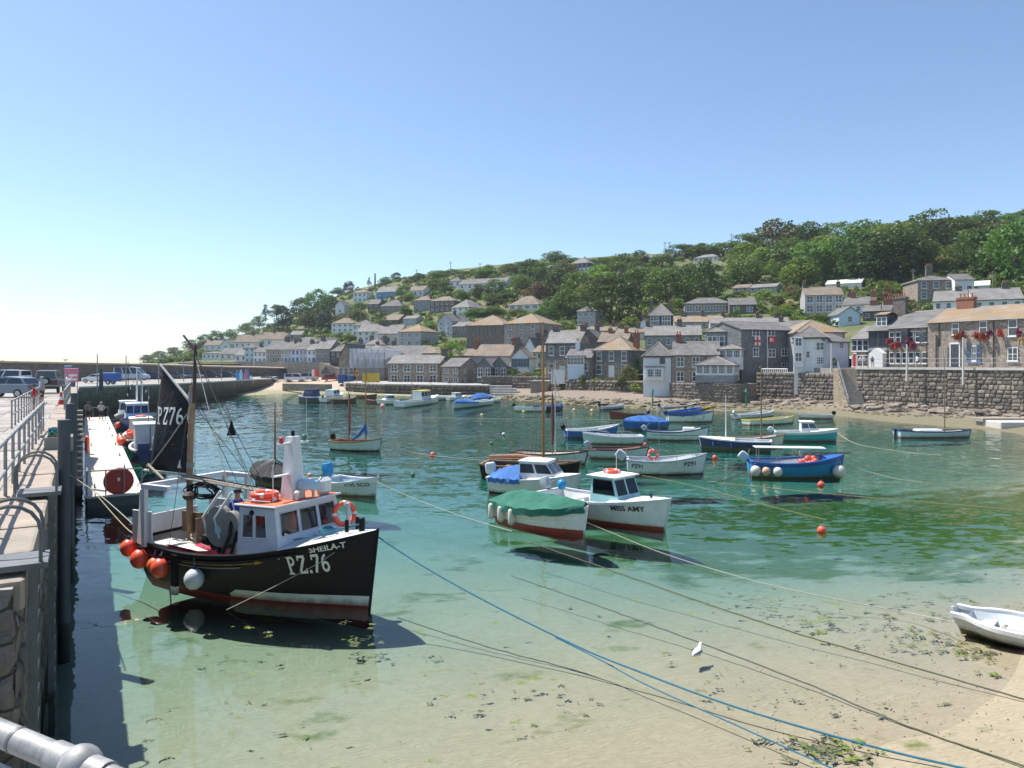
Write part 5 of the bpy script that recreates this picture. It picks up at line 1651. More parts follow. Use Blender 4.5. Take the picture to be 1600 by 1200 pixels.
# ------------------------------------------------------------------ waterfront details
def fw_(short,lst,style='s'):
 """windows on the front of a house: (px0, px1, py0, py1[, style])"""
 root,fp,sp,L,D,H = PLACE[short]
 for q in lst:
  x0,z1 = fp(q[0],q[2]); x1,z0 = fp(q[1],q[3])
  add_win(root,(x0 + x1) / 2,-.045,(z0 + z1) / 2,abs(x1 - x0),abs(z1 - z0),q[4] if len(q) > 4 else style)
def sw_(short,lst,style='s'):
 root,fp,sp,L,D,H = PLACE[short]
 for q in lst:
  y0,z1 = sp(q[0],q[2]); y1,z0 = sp(q[1],q[3])
  add_win(root,L + .045,(y0 + y1) / 2,(z0 + z1) / 2,abs(y1 - y0),abs(z1 - z0),q[4] if len(q) > 4 else style,R(90))
def wpt(short,px,py,off=0.0):
 """world point on the front plane, off metres towards the viewer"""
 root,fp,sp,L,D,H = PLACE[short]
 x,z = fp(px,py)
 M_ = Matrix.Translation(root.location) @ Matrix.Rotation(root.rotation_euler.z,4,'Z')
 return M_ @ Vector((x,-off,z))
def fdoor(short,px0,px1,py0,py1,m_):
 root,fp,sp,L,D,H = PLACE[short]
 x0,z1 = fp(px0,py0); x1,z0 = fp(px1,py1)
 dmesh,fmesh = door_mesh(m_)
 o = link('door',dmesh,root,((x0 + x1) / 2,-.02,z0))
 o.scale = (abs(x1 - x0),1,abs(z1 - z0))
 link('door_frame',fmesh,o)
def leaf_thing(name,label,cat,loc,sx,sz,mats,seed,group=None,n=9,size=.10):
 r = np.random.default_rng(seed)
 bl = [(r.uniform(-.3,.3),r.uniform(-.25,.25),r.uniform(-.25,.25),r.uniform(.16,.28)) for _ in range(n)]
 V,F = leaf_cloud(bl,26,size,r)
 V = V * np.array([sx,min(sx,.6),sz])
 mi = r.choice(len(mats),len(F),p=[.62] + [.38 / (len(mats) - 1)] * (len(mats) - 1))
 o = link(name,np_mesh(name,V,F,mats,mi),None,loc)
 return tag(o,label,cat,group)
 # --- stone inn
fw_('stone inn',[(1488,1499,505,523),(1531,1543,502,522),(1576,1590,499,525),(1511,1518,538,564,'sb'),(1519,1526,540,564,'c'),(1527,1533,538,564,'sb'),(1575,1591,543,564,'c')])
fdoor('stone inn',1486,1499,538,573,M_FRAME_D)
root,fp,sp,L,D,H = PLACE['stone inn']
mb = MB()
x0,z = fp(1454,577)
mb.bx(x0,x0 + .9,-.35,.3,z,z + 4.6)
mb.bx(x0 + .9,x0 + 2.4,-.12,.1,z,z + 3.1,1)
for i in range(6):
 mb.bx(x0 + .95 + i * .24,x0 + 1.14 + i * .24,-.15,-.1,z + .1,z + 2.9,1)
mb.build('gateway',[M_GRANITE,M_WOOD_G],root)
for px in (1553,1468):
 x0,z0 = fp(px,575)
 MB().tube([(x0,-.1,0),(x0,-.1,H - .1)],.06,6).build('drainpipe',M_GUTTER,root)
cu = bpy.data.curves.new('lettering','FONT')
def text_mesh(txt,size=1.0,mat=None,bold=0.02,name='lettering',parent=None,extrude=0.012,align='CENTER'):
 c_ = bpy.data.curves.new(name,'FONT')
 c_.body = txt
 c_.size = size
 c_.align_x = align
 c_.align_y = 'CENTER'
 c_.extrude = extrude
 c_.offset = bold
 c_.resolution_u = 3
 o_ = bpy.data.objects.new(name,c_)
 COL.objects.link(o_)
 dg = bpy.context.evaluated_depsgraph_get()
 me = bpy.data.meshes.new_from_object(o_.evaluated_get(dg))
 bpy.data.objects.remove(o_)
 me.name = name
 me.materials.clear()
 if mat:
  me.materials.append(mat)
 return me
M_GOLD = paint('gold_letter',(0.55,0.33,0.05),.5,.1,5,.1,0)
M_LETTER = paint('white_letter',(0.78,0.77,0.72),.6,.06,5,.15,0)
M_LETTER_K = paint('black_letter',(0.02,0.02,0.022),.5,.06,5,.1,0)
x0,z0 = fp(1600,533)
o = link('lettering',text_mesh('THE',1.0,M_GOLD),root,(x0,-.06,z0))
o.rotation_euler = (R(90),0,0)
BASK = [(1497,526,1.5,'under the left upper inn window'),(1527,524,.9,'left of the middle upper inn window'),(1538,527,1.2,'under the middle upper inn window'),(1549,522,.8,'right of the middle upper inn window'),(1566,521,1.0,'by the inn drainpipe'),(1596,520,1.0,'right of the right upper inn window'),(1507,524,.7,'beside the left upper inn window')]
for i,(px,py,s_,wd) in enumerate(BASK):
 leaf_thing('flower_basket','pink and red flower basket hanging %s' % wd,'flower basket',wpt('stone inn',px,py,.4),s_,1.3,[F_FLOWER if i % 2 else F_FLOWER_R,F_MID,F_FLOWER_R],300 + i,'flower baskets on the inn')
BASK = [(1391,535,.9,'at the left corner of the inn annexe'),(1397,542,1.1,'low on the annexe near its left corner'),(1405,540,1.2,'under the second annexe window'),(1423,533,.9,'beside the dark annexe bay'),(1429,539,1.2,'right of the dark annexe bay')]
for i,(px,py,s_,wd) in enumerate(BASK):
 leaf_thing('flower_basket','purple-pink flower basket hanging %s' % wd,'flower basket',wpt('inn annexe',px,py,.4),s_,1.3,[F_FLOWER,F_MID,F_FLOWER_R],320 + i,'flower baskets on the inn')
 # annexe bay, noticeboard
root,fp,sp,L,D,H = PLACE['inn annexe']
mb = MB()
xa,za = fp(1412,541); xb,zb_ = fp(1422,514)
mb.bx(xa,xb,-.5,.1,za,zb_)
b_o = mb.build('bay_window',M_FRAME_D,root)
add_win(root,(xa + xb) / 2,-.52,(za + zb_) / 2,abs(xb - xa) * .9,abs(zb_ - za) * .86,'gd')
mb = MB(); xa,za = fp(1437,537); mb.bx(xa,xa + .8,-.12,0,za,za + 1.35); mb.build('notice_board',M_FRAME_D,root)
# white-fronted house: dormer and porch
root,fp,sp,L,D,H = PLACE['white fronted inn house']
mb = MB(); mb.bx(.7,L - .9,1.0,3.4,H + .2,H + 2.3)
dm_ = mb.build('dormer',M_FRAME_D,root)
roof_part(dm_,L - 1.6,2.6,H + 2.3,'gable',.35,M_SLATE_O,.2,.1,False,.7,.9)
add_win(dm_,L / 2 - .1,.96,H + 1.3,1.6,1.3,'c')
mb = MB()
xa,za = fp(1366,577)
mb.prism([(xa - .1,0),(xa + 2.0,0),(xa + 2.0,2.3),(xa + .95,3.1),(xa - .1,2.3)],-1.2,0)
mb.build('porch',M_WHITE,root)
fdoor('white fronted inn house',1369,1375,553,576,M_FRAME_D)
root,fp,sp,L,D,H = PLACE['end cottage of the inn row']
fdoor('end cottage of the inn row',1333.5,1338,553,577,M_RED)
# --- slate-hung house
fw_('slate-hung house',[(1175,1186,515,525,'c'),(1199,1210,515,525,'c'),(1176,1185,543,557,'c'),(1200,1211,545,558,'c'),(1220,1230,545,556,'c'),(1221,1229,567,573,'p')])
root,fp,sp,L,D,H = PLACE['slate-hung house']
x0,z0 = fp(1198,577); x1,z1 = fp(1198,514)
MB().tube([(x0,-.12,z0),(x0,-.12,z1)],.075,6).build('drainpipe',M_FRAME,root)
p = wpt('slate-hung house',1182,532,.12)
mb = MB()
def flag(px0,px1,py0,py1,cross,label,seed):
 root,fp,sp,L,D,H = PLACE['slate-hung house']
 xa,za = fp(px0,py0); xb,zb = fp(px1,py1)
 n,m_ = 10,8
 mb = MB()
 V = [(xa + (xb - xa) * i / n - (xa + xb) / 2,-.06 * math.sin(i * 1.3 + seed) - .05 * j / m_,za + (zb - za) * j / m_ - (za + zb) / 2) for j in range(m_ + 1) for i in range(n + 1)]
 F_,mi = [],[]
 for j in range(m_):
  for i in range(n):
   F_.append((j * (n + 1) + i,j * (n + 1) + i + 1,(j + 1) * (n + 1) + i + 1,(j + 1) * (n + 1) + i))
   mi.append(1 if (cross == 'x' and (i in (4,5) or j in (3,4))) or (cross == 'r' and not (2 <= i <= 6 and 2 <= j <= 5)) or (cross == 'r' and i in (4,)) else 0)
 mb.v,mb.f,mb.m = V,F_,mi
 wp = wpt('slate-hung house',(px0 + px1) / 2,(py0 + py1) / 2,.12)
 o = mb.build('hanging_flag',[M_WHITE,M_RED],None,True,wp,root.rotation_euler.z)
 sm = o.modifiers.new('thickness','SOLIDIFY'); sm.thickness = .01
 tag(o,label,'flag')
flag(1178,1187,525.5,540,'x','white flag with red cross below the left top window',0)
flag(1200,1211,526,536,'r','red and white flag below the right top window',2)
mb = MB()
a,b = W(1190,582,108.5),W(1230,582,106.5)
for k in (0,.55):
 mb.tube([(a.x,a.y,a.z + k),(b.x,b.y,a.z + k)],.06,5)
for i in range(14):
 q = a.lerp(b,i / 13)
 mb.bx(q.x - .05,q.x + .05,q.y - .05,q.y + .05,a.z - .15,a.z + .55)
tag(mb.build('white_balustrade',M_FRAME),'low white balustrade in front of the slate-hung house','balustrade')
leaf = wpt('slate-hung house end',1144,552,.15)
mb = MB()
V = [(-1.2 + .2 * i,-.05 * math.sin(i),(.9 if j else -.3 - .3 * math.sin(i * .5)) * .6) for j in range(2) for i in range(11)]
mb.add(V,[(i,i + 1,i + 12,i + 11) for i in range(10)])
for k_ in range(0,10,3):
 mb.m[k_] = 1
o = mb.build('bunting_cloth',[M_WHITE,M_RED],None,True,leaf,PLACE['slate-hung house end'][0].rotation_euler.z)
tag(o,'red and white cloth hung under the corner window','bunting')
# --- conservatory and the glazed room above it
cons = house('conservatory','long white conservatory with slate roof jutting over the harbour wall',1087,1146,586,570.5,d=107.5,rot=24,depth=5.2,roof='hip',rise=1.25,wall=M_FRAME,rm=M_SLATE,name='conservatory',cat='conservatory',gutter=False,drop=.05)
root,fp,sp,L,D,H = PLACE['conservatory']
for i in range(5):
 add_win(root,L * (i + .5) / 5,-.02,H * .55,L / 5 * .84,H * .80,'g')
for i in range(4):
 add_win(root,L + .02,D * (i + .5) / 4,H * .55,D / 4 * .84,H * .80,'c',R(90))
MB().bx(-.06,L + .06,-.06,D,-1.1,-.06).build('slate_skirt',M_HANG_L,root)
mb = MB()
for i in range(6):
 mb.bx(L * i / 5 - .06,L * i / 5 + .06,-.03,.4,-1.6,-1.12)
mb.build('bracket',M_WOOD_G,root)
house('glazed room','small glazed room above the conservatory roof',1123,1157,561,545.5,d=111,rot=24,depth=3.6,roof='hip',rise=.7,wall=M_FRAME,rm=M_SLATE_L,name='glazed_room',cat='sunroom',gutter=False,drop=1.6)
root,fp,sp,L,D,H = PLACE['glazed room']
for i in range(3):
 add_win(root,L * (i + .5) / 3,-.02,H * .52,L / 3 * .86,H * .74,'f')
add_win(root,L + .02,D * .5,H * .52,D * .7,H * .7,'c',R(90))
# --- white harbour cottage: bay and window
fw_('white-fronted harbour cottage',[(1031,1039,556,567.5,'cd')])
root,fp,sp,L,D,H = PLACE['white-fronted harbour cottage']
xa,za = fp(1009,594); xb,zb_ = fp(1037,574)
bay = MB().bx(xa,xb,-.8,.05,za,zb_)
bo = bay.build('bay_window',M_WHITE,root)
MB().bx(xa - .12,xb + .25,-.95,.05,zb_,zb_ + .16).build('bay_roof',M_SLATE_B,bo)
for k in (.29,.71):
 add_win(root,xa + (xb - xa) * k,-.82,za + (zb_ - za) * .56,(xb - xa) * .37,(zb_ - za) * .62,'g')
 # --- white corner house: stacked bay and windows
fw_('white corner house',[(1275,1288,535,547,'c'),(1276,1288,558,569,'g'),(1260,1265,549,559,'s')])
root,fp,sp,L,D,H = PLACE['white corner house']
xa,za = fp(1240.5,574); xb,zb_ = fp(1255,526)
bay = MB().bx(xa,xb,-.75,.05,za,zb_)
bo = bay.build('bay_window',M_WHITE,root)
for py0,py1 in ((528,541),(551,565)):
 _,z1 = fp(1248,py0); _,z0 = fp(1248,py1)
 add_win(root,(xa + xb) / 2,-.77,(z0 + z1) / 2,(xb - xa) * .72,z1 - z0,'c')
sw_('white house wing',[])
fw_('white house wing',[(1311,1317.5,535,544,'c')])
# quoins on the corner of the white house
mb = MB()
for i in range(11):
 mb.bx(L - (.5 if i % 2 else .32),L + .05,-.05,.25,i * .5 + .1,i * .5 + .52)
mb.build('quoin',M_FRAME,root)
# --- sunroom on the low cottage
root,fp,sp,L,D,H = PLACE['sunroom cottage']
xa,za = fp(889,571); xb,zb_ = fp(914,557)
so = MB().bx(xa,xb,-.9,.05,za - .1,zb_).build('sunroom',M_FRAME,root)
for i in range(5):
 add_win(so,xa + (xb - xa) * (i + .5) / 5,-.92,(za + zb_) / 2,(xb - xa) / 5 * .9,(zb_ - za) * .84,'c')
MB().bx(xa - .15,xb + .15,-1.05,.05,zb_,zb_ + .14).build('sunroom_roof',M_SLATE,so)
MB().bx(xa,xb,-.88,.0,-.3,za - .1).build('base_panel',M_PALEBLUE,so)
# white garden store and red table, stone boat shed on the rocks
p = W(861,597,131)
mb = MB(); mb.bx(0,2.5,0,2,-.3,2.15); mb.bx(-.08,2.58,-.08,2.08,2.15,2.27,1)
for i in range(7):
 mb.bx(.1 + i * .34,.38 + i * .34,-.03,0,0,2.05,0)
tag(mb.build('garden_store',[M_WHITE,M_GREYR],None,False,p,R(-14)),'small white boarded garden store beside the tall slate house','shed')
p = W(829,610,133)
mb = MB(); mb.bx(0,3.2,0,2.6,-.8,1.65); mb.bx(-.1,3.3,-.1,2.7,1.65,1.8,1)
tag(mb.build('stone_boat_store',[M_GRANITE,M_CONC],None,False,p,R(-18)),'squat stone boat store on the rocks below the garden wall','shed')
# --- scaffolding on the wharf: poles, boards, sheeting
sroot = tag(empty('scaffolding',PLACE['scaffolded house'][0].location,PLACE['scaffolded house'][0].rotation_euler.z),'scaffolding with pale translucent sheeting around the wharf house','scaffolding')
_,fp,sp,L,D,H = PLACE['scaffolded house']
pol = MB()
for i in range(6):
 x = -.8 + (L + 1.6) * i / 5
 for y in (-1.5,-.5):
  pol.tube([(x,y,0),(x,y,H + 1.0)],.05,5)
 MB_y = -1.5
for z in np.arange(1.8,H + 1.1,1.9):
 pol.tube([(-.8,-1.5,z),(L + .8,-1.5,z)],.05,5)
 pol.tube([(L + .8,-1.5,z),(L + .8,D * .7,z)],.05,5)
for k in range(4):
 pol.tube([(L + .8,-1.5 + k * 3,0),(L + .8,-1.5 + k * 3,H + 1)],.05,5)
pol.build('pole',M_STEEL,sroot)
for z in (1.75,3.65,5.5):
 MB().bx(-.8,L + .8,-1.45,-.55,z - .06,z).build('board',M_WOOD_G,sroot)
msh = bpy.data.materials.new('scaffold_sheet')
t = NT(msh)
d1 = t.n('ShaderNodeBsdfDiffuse'); d1.inputs['Color'].default_value = (.62,.66,.72,1)
tl = t.n('ShaderNodeBsdfTranslucent'); tl.inputs['Color'].default_value = (.6,.65,.72,1)
tp = t.n('ShaderNodeBsdfTransparent')
m1 = t.n('ShaderNodeMixShader'); m1.inputs[0].default_value = .35
m2 = t.n('ShaderNodeMixShader')
wv_ = t.noise(t.pos(1,1,.5),1.6,4)
t.l(t.ramp(wv_,[(.3,.12),(.7,.42)]),m2.inputs[0])
t.l(d1.outputs[0],m1.inputs[1]); t.l(tl.outputs[0],m1.inputs[2])
t.l(m1.outputs[0],m2.inputs[1]); t.l(tp.outputs[0],m2.inputs[2])
t.l(m2.outputs[0],t.out.inputs['Surface'])
def sheet(A_,B_,z0,z1,seed):
 r = random.Random(seed)
 n,m_ = 14,8
 A_,B_ = Vector(A_),Vector(B_)
 V = []
 for j in range(m_ + 1):
  for i in range(n + 1):
   q = A_.lerp(B_,i / n)
   bulge = .12 * math.sin(i * 1.1 + j * .4 + seed) * (1 if 0 < i < n else 0)
   V.append((q.x + bulge * .3,q.y - bulge,z0 + (z1 - z0) * j / m_))
 mb = MB()
 mb.add(V,[(j * (n + 1) + i,j * (n + 1) + i + 1,(j + 1) * (n + 1) + i + 1,(j + 1) * (n + 1) + i) for j in range(m_) for i in range(n)])
 mb.build('sheeting',msh,sroot,True)
for i in range(3):
 sheet((-.8 + (L + 1.6) * i / 3,-1.62,0),(-.8 + (L + 1.6) * (i + 1) / 3 - .05,-1.62,0),3.6,H + .9,i)
sheet((L + .9,-1.5,0),(L + .9,D * .7,0),3.6,H + .9,4)
# yellow hoarding
hb = W(566,600,156); hb.z = 2.2
hroot = tag(empty('yellow_hoarding',hb,R(-13)),'yellow site hoarding panels under the scaffolding','hoarding')
pm_ = MB().cb(0,.94,0,.06,0,2.0,.01).mesh('panel',paint('yellow_panel',(.58,.39,.03),.6,.12,2,.35))
for i in range(4):
 link('panel',pm_,hroot,(i * 1.0,0,0))
sb = W(554,587,155)
mb = MB().bx(0,.9,0,.05,0,1.1); mb.bx(.42,.48,.05,.1,-2.0,0); mb.bx(.2,.7,-.02,0,.4,.7,1)
tag(mb.build('warning_sign',[paint('sign_orange',(.72,.30,.02),.5),M_LETTER_K],None,False,sb,R(-13)),'orange square warning sign beside the scaffolding','sign')
bc = W(528,598,162)
mb = MB().cb(0,1.6,0,1.6,-.1,1.9,.04); mb.bx(1.9,3.1,.2,1.5,-.1,1.6)
tag(mb.build('blue_kiosk',paint('kiosk_blue',(.03,.09,.28),.5)),'dark blue kiosk at the left end of the wharf','kiosk')
bpy.data.objects['blue_kiosk'].location = bc
# --- beach car park corner: pointed shed, flags, boards, shop hut
p = W(502,598,176)
mb = MB(); mb.bx(0,2.4,0,3,-.5,2.3)
mb.prism([(-.25,2.2),(1.2,4.0),(2.65,2.2)],-.2,3.2,1)
mb.bx(.8,1.6,-.05,0,0,1.9,2)
tag(mb.build('pointed_hut',[M_WOOD_G,M_SLATE,M_FRAME_D],None,False,p,R(-8)),'weathered pointed hut behind the beach','hut')
p = W(516,588,184)
mb = MB(); mb.bx(0,3.6,0,3,-2,3.4); mb.prism([(-.25,3.3),(1.8,5.0),(3.85,3.3)],-.2,3.2,1)
tag(mb.build('stone_hut',[M_GRANITE_DARK,M_SLATE],None,False,p,R(-8)),'dark stone hut left of the boarded gable house','hut')
for i,(px,c_,wd) in enumerate(((490,M_ORANGE,'orange'),(494,M_RED,'red'),(487,M_WHITE,'white'))):
 p = W(px,596,172)
 mb = MB(); mb.tube([(0,0,0),(0,0,2.9)],.03,5,1)
 V = [(.02 + .55 * u,.06 * math.sin(u * 5 + v_),1.2 + 1.6 * v_) for v_ in (0,.33,.66,1) for u in (0,.33,.66,1)]
 mb.add(V,[(j * 4 + k,j * 4 + k + 1,j * 4 + k + 5,j * 4 + k + 4) for j in range(3) for k in range(3)],0)
 tag(mb.build('feather_banner',[c_,M_STEEL],None,False,p),wd + ' upright banner at the back of the beach','banner')
KAY = [(372,(.03,.25,.55),-.05,'sky blue'),(376,(.45,.62,.72),.03,'pale blue'),(380,(.05,.18,.5),-.12,'deep blue'),(384,(.55,.16,.22),.02,'pink-red'),(388,(.04,.22,.55),-.06,'cobalt blue'),(394,(.75,.75,.70),-.16,'white')]
for i,(px,c_,tl_,wd) in enumerate(KAY):
 p = W(px,604.5 - i * .6,148 + i * 1.5)
 mb = MB()
 n = 10
 rings = []
 hgt = 3.4 if i < 5 else 2.0
 for k in range(n + 1):
  u = k / n
  w_ = .38 * math.sin(math.pi * min(max(u * .94 + .03,0),1)) ** .6 + .02
  rings.append([(math.cos(a) * w_ + tl_ * u * hgt,math.sin(a) * .12,u * hgt) for a in [2 * math.pi * q / 8 for q in range(8)]])
 mb.loft(rings,True,0,None,True)
 tag(mb.build('kayak',paint('kayak_%d' % i,c_,.35,.08,4,.08),None,True,p),wd + ' kayak stood on end against the pier wall','kayak','kayaks stood on end by the beach')
 # low stone groyne wall across the beach
a,b = W(441,603,158),W(515,606,152)
mb = MB(); mb.cb(0,(b - a).length,0,.8,-1,.55,.05)
tag(mb.build('beach_wall',M_GRANITE,None,False,(a.x,a.y,a.z),math.atan2((b - a).y,(b - a).x)),'low stone wall across the top of the beach','low wall')
# retaining wall under the beach terrace road
rt = tag(empty('terrace_retaining_wall',(0,0,0)),'long dark retaining wall under the grey beach terrace','retaining wall')
wl = [W(280,0,250),W(400,0,211),W(500,0,187),W(545,0,171)]
mb = MB()
for a,b,za,zb in zip(wl[:-1],wl[1:],(6.3,6.6,6.3),(6.6,6.3,4.0)):
 mb.add([(a.x,a.y - .5,0),(b.x,b.y - .5,0),(b.x,b.y - .5,zb + .35),(a.x,a.y - .5,za + .35),(a.x,a.y + 1.5,za + .35),(b.x,b.y + 1.5,zb + .35)],[(0,1,2,3),(3,2,5,4)])
mb.build('wall_face',M_GRANITE_DARK,rt)
# --- beacons
for px,py0,py1,d,lb in ((1166,606,637,101,'green channel beacon post in front of the conservatory wall'),(1019.5,607,641,103,'green channel beacon post left of the stone cottage wall')):
 p = W(px,py1,d)
 hgt = (py1 - py0) / FPX * d
 mb = MB(); mb.tube([(0,0,-.6),(0,0,hgt - .5)],.09,8); mb.lathe([(.28,0),(.02,.55)],8,0,None,(0,0,hgt - .55))
 tag(mb.build('beacon_post',paint('beacon_green',(.02,.22,.12),.5,.1,3,.3),None,True,p),lb,'beacon')
 # --- rocks along the shore
def rock_mesh(seed,m_):
 bm = bmesh.new()
 bmesh.ops.create_icosphere(bm,subdivisions=2,radius=.5)
 r = random.Random(seed)
 o_ = Vector((r.uniform(0,50),r.uniform(0,50),r.uniform(0,50)))
 for v in bm.verts:
  n1 = mnoise.noise(v.co * 1.6 + o_)
  n2 = mnoise.cell(v.co * 2.4 + o_) - .5
  v.co *= 1 + n1 * .45 + n2 * .28
  v.co.z *= .72
  if v.co.z < -.28:
   v.co.z = -.28
 me = bpy.data.meshes.new('boulder')
 bm.to_mesh(me); bm.free()
 me.materials.append(m_)
 me.shade_smooth(); me.set_sharp_from_angle(angle=R(28))
 return me
M_ROCK = [stone('rock_%d' % i,c_,1.3,1.0,mortar=sc3(c_[0],.6),mw=.015,wet=((.16,.12,.05),.1,.9,.8)) for i,c_ in enumerate(([(.21,.175,.14),(.27,.23,.185),(.24,.20,.16)],[(.14,.12,.10),(.19,.16,.135),(.165,.14,.12)],[(.30,.255,.21),(.26,.22,.18),(.33,.285,.235)]))]
ROCKS = [rock_mesh(s_,M_ROCK[s_ % 3]) for s_ in range(9)]
r = random.Random(77)
SH = [(770,620.5,134),(820,623,128),(880,629,118),(940,633,112),(1000,638,107),(1050,640,105),(1100,640,104),(1180,640,104),(1240,640,102),(1300,641,98),(1345,641,92.5),(1400,640,88),(1480,641,83.5),(1560,646,79),(1620,650,75.5)]
SA = np.array(SH,float)
nb = 0
for i in range(200):
 px = r.uniform(770,1615)
 d = float(np.interp(px,SA[:,0],SA[:,2]))
 if px > 1335:
  dd = d + r.uniform(-4.2,.6)
  sz = r.uniform(.5,1.7)
 elif px > 1180:
  dd = d + r.uniform(-3.5,1.2)
  sz = r.uniform(.5,1.5)
  if 1255 < px < 1330 and r.random() < .5:
   continue
 else:
  dd = d + r.uniform(-5,3)
  sz = r.uniform(.5,1.5)
 x = (px - 800) / FPX * dd
 z = max(bed_z(x,dd),-.2)
 o = link('boulder',r.choice(ROCKS),None,(x,dd,z + sz * .08),r.uniform(0,6.28))
 o.scale = (sz * r.uniform(.9,1.6),sz * r.uniform(.8,1.3),sz * r.uniform(.55,.95))
 zone = ('heaped at the foot of the right quay wall' if px > 1335 else 'on the ledge below the white corner house' if px > 1180 else 'at the foot of the conservatory wall' if px > 1040 else 'below the orange-roofed house' if px > 880 else 'on the rocky point beside the wharf steps')
 tn = ('grey-brown','dark','pale')[int(o.data.materials[0].name[-1])]
 wd = 'big' if sz > 1.15 else 'mid-sized' if sz > .8 else 'small'
 fl = 'flat' if o.scale.z < .62 * o.scale.x / 1.25 else 'blocky'
 tag(o,'%s %s %s boulder %s' % (wd,fl,tn,zone),'boulder','boulders ' + zone)
 nb += 1
 # pebble and rubble spread
Vp,Fp = [],[]
n0 = 0
base = rock_mesh(99,M_ROCK[0])
bv = np.array([v.co for v in base.vertices]); bf = np.array([list(p_.vertices) for p_ in base.polygons])
rs = np.random.default_rng(31)
for i in range(1500):
 px = rs.uniform(765,1640)
 d = float(np.interp(px,SA[:,0],SA[:,2])) + rs.uniform(-7,3)
 x = (px - 800) / FPX * d
 sz = rs.uniform(.12,.5)
 z = bed_z(x,d)
 if z < -.3:
  continue
 a = rs.uniform(0,6.28)
 q = bv * sz * np.array([rs.uniform(.8,1.6),rs.uniform(.8,1.3),rs.uniform(.5,.9)])
 q = np.stack([q[:,0] * math.cos(a) - q[:,1] * math.sin(a) + x,q[:,0] * math.sin(a) + q[:,1] * math.cos(a) + d,q[:,2] + z],1)
 Vp.append(q); Fp.append(bf + n0); n0 += len(q)
o = link('shore_rubble',np_mesh('shore_rubble',np.concatenate(Vp),np.concatenate(Fp),M_ROCK,np.repeat(rs.integers(0,3,len(Fp)),len(bf))))
tag(o,'small stones and rubble strewn along the shoreline','rubble',None,'stuff')
# ------------------------------------------------------------------ boats
def bp(nm,c,rough=.38,dirt=.14):
 return paint('boat_' + nm,c,rough + .06,.10,2.2,dirt + .08,.04,spec=.4,tide=True)
B_WHITE = bp('white',(.74,.75,.74)); B_CREAM = bp('cream',(.66,.63,.54)); B_BLACK = paint('boat_black',(.011,.011,.012),.5,.2,2.2,.12,.05,spec=.18)
B_NAVY = bp('navy',(.018,.035,.12)); B_BLUE = bp('blue',(.02,.12,.42)); B_SKY = bp('sky_blue',(.02,.26,.55)); B_TEAL = bp('teal',(.03,.33,.42))
B_RED = paint('boat_red_bottom',(.26,.022,.02),.55,.2,2.2,.35,.05); B_MAROON = bp('maroon',(.20,.022,.03)); B_GREY = bp('grey',(.42,.46,.50)); B_GREYL = bp('pale_grey',(.60,.63,.64))
B_MINT = bp('mint',(.38,.64,.64)); B_WOOD = M_WOOD; B_DARKW = bp('dark_wood',(.07,.05,.04),.6,.3); B_YELLOW = bp('yellow',(.62,.48,.05)); B_ORANGE = bp('deck_orange',(.62,.17,.07),.6,.3)
B_GREENC = canvas('green_canvas',(.010,.13,.085)); B_BLUEC = canvas('blue_canvas',(.035,.14,.40)); B_BLACKC = canvas('black_canvas',(.010,.010,.012)); B_REDC = canvas('red_canvas',(.36,.03,.04))
B_GREYC = bp('grey_machine',(.27,.26,.23),.5,.35); B_ALGAE = bp('algae',(.10,.09,.05),.8,.4); B_LBLUE = bp('light_blue',(.42,.56,.66)); B_BROWN = bp('board_brown',(.25,.16,.10),.7,.3)
M_LASER = clear_glass('cabin_glass',(.42,.46,.48))
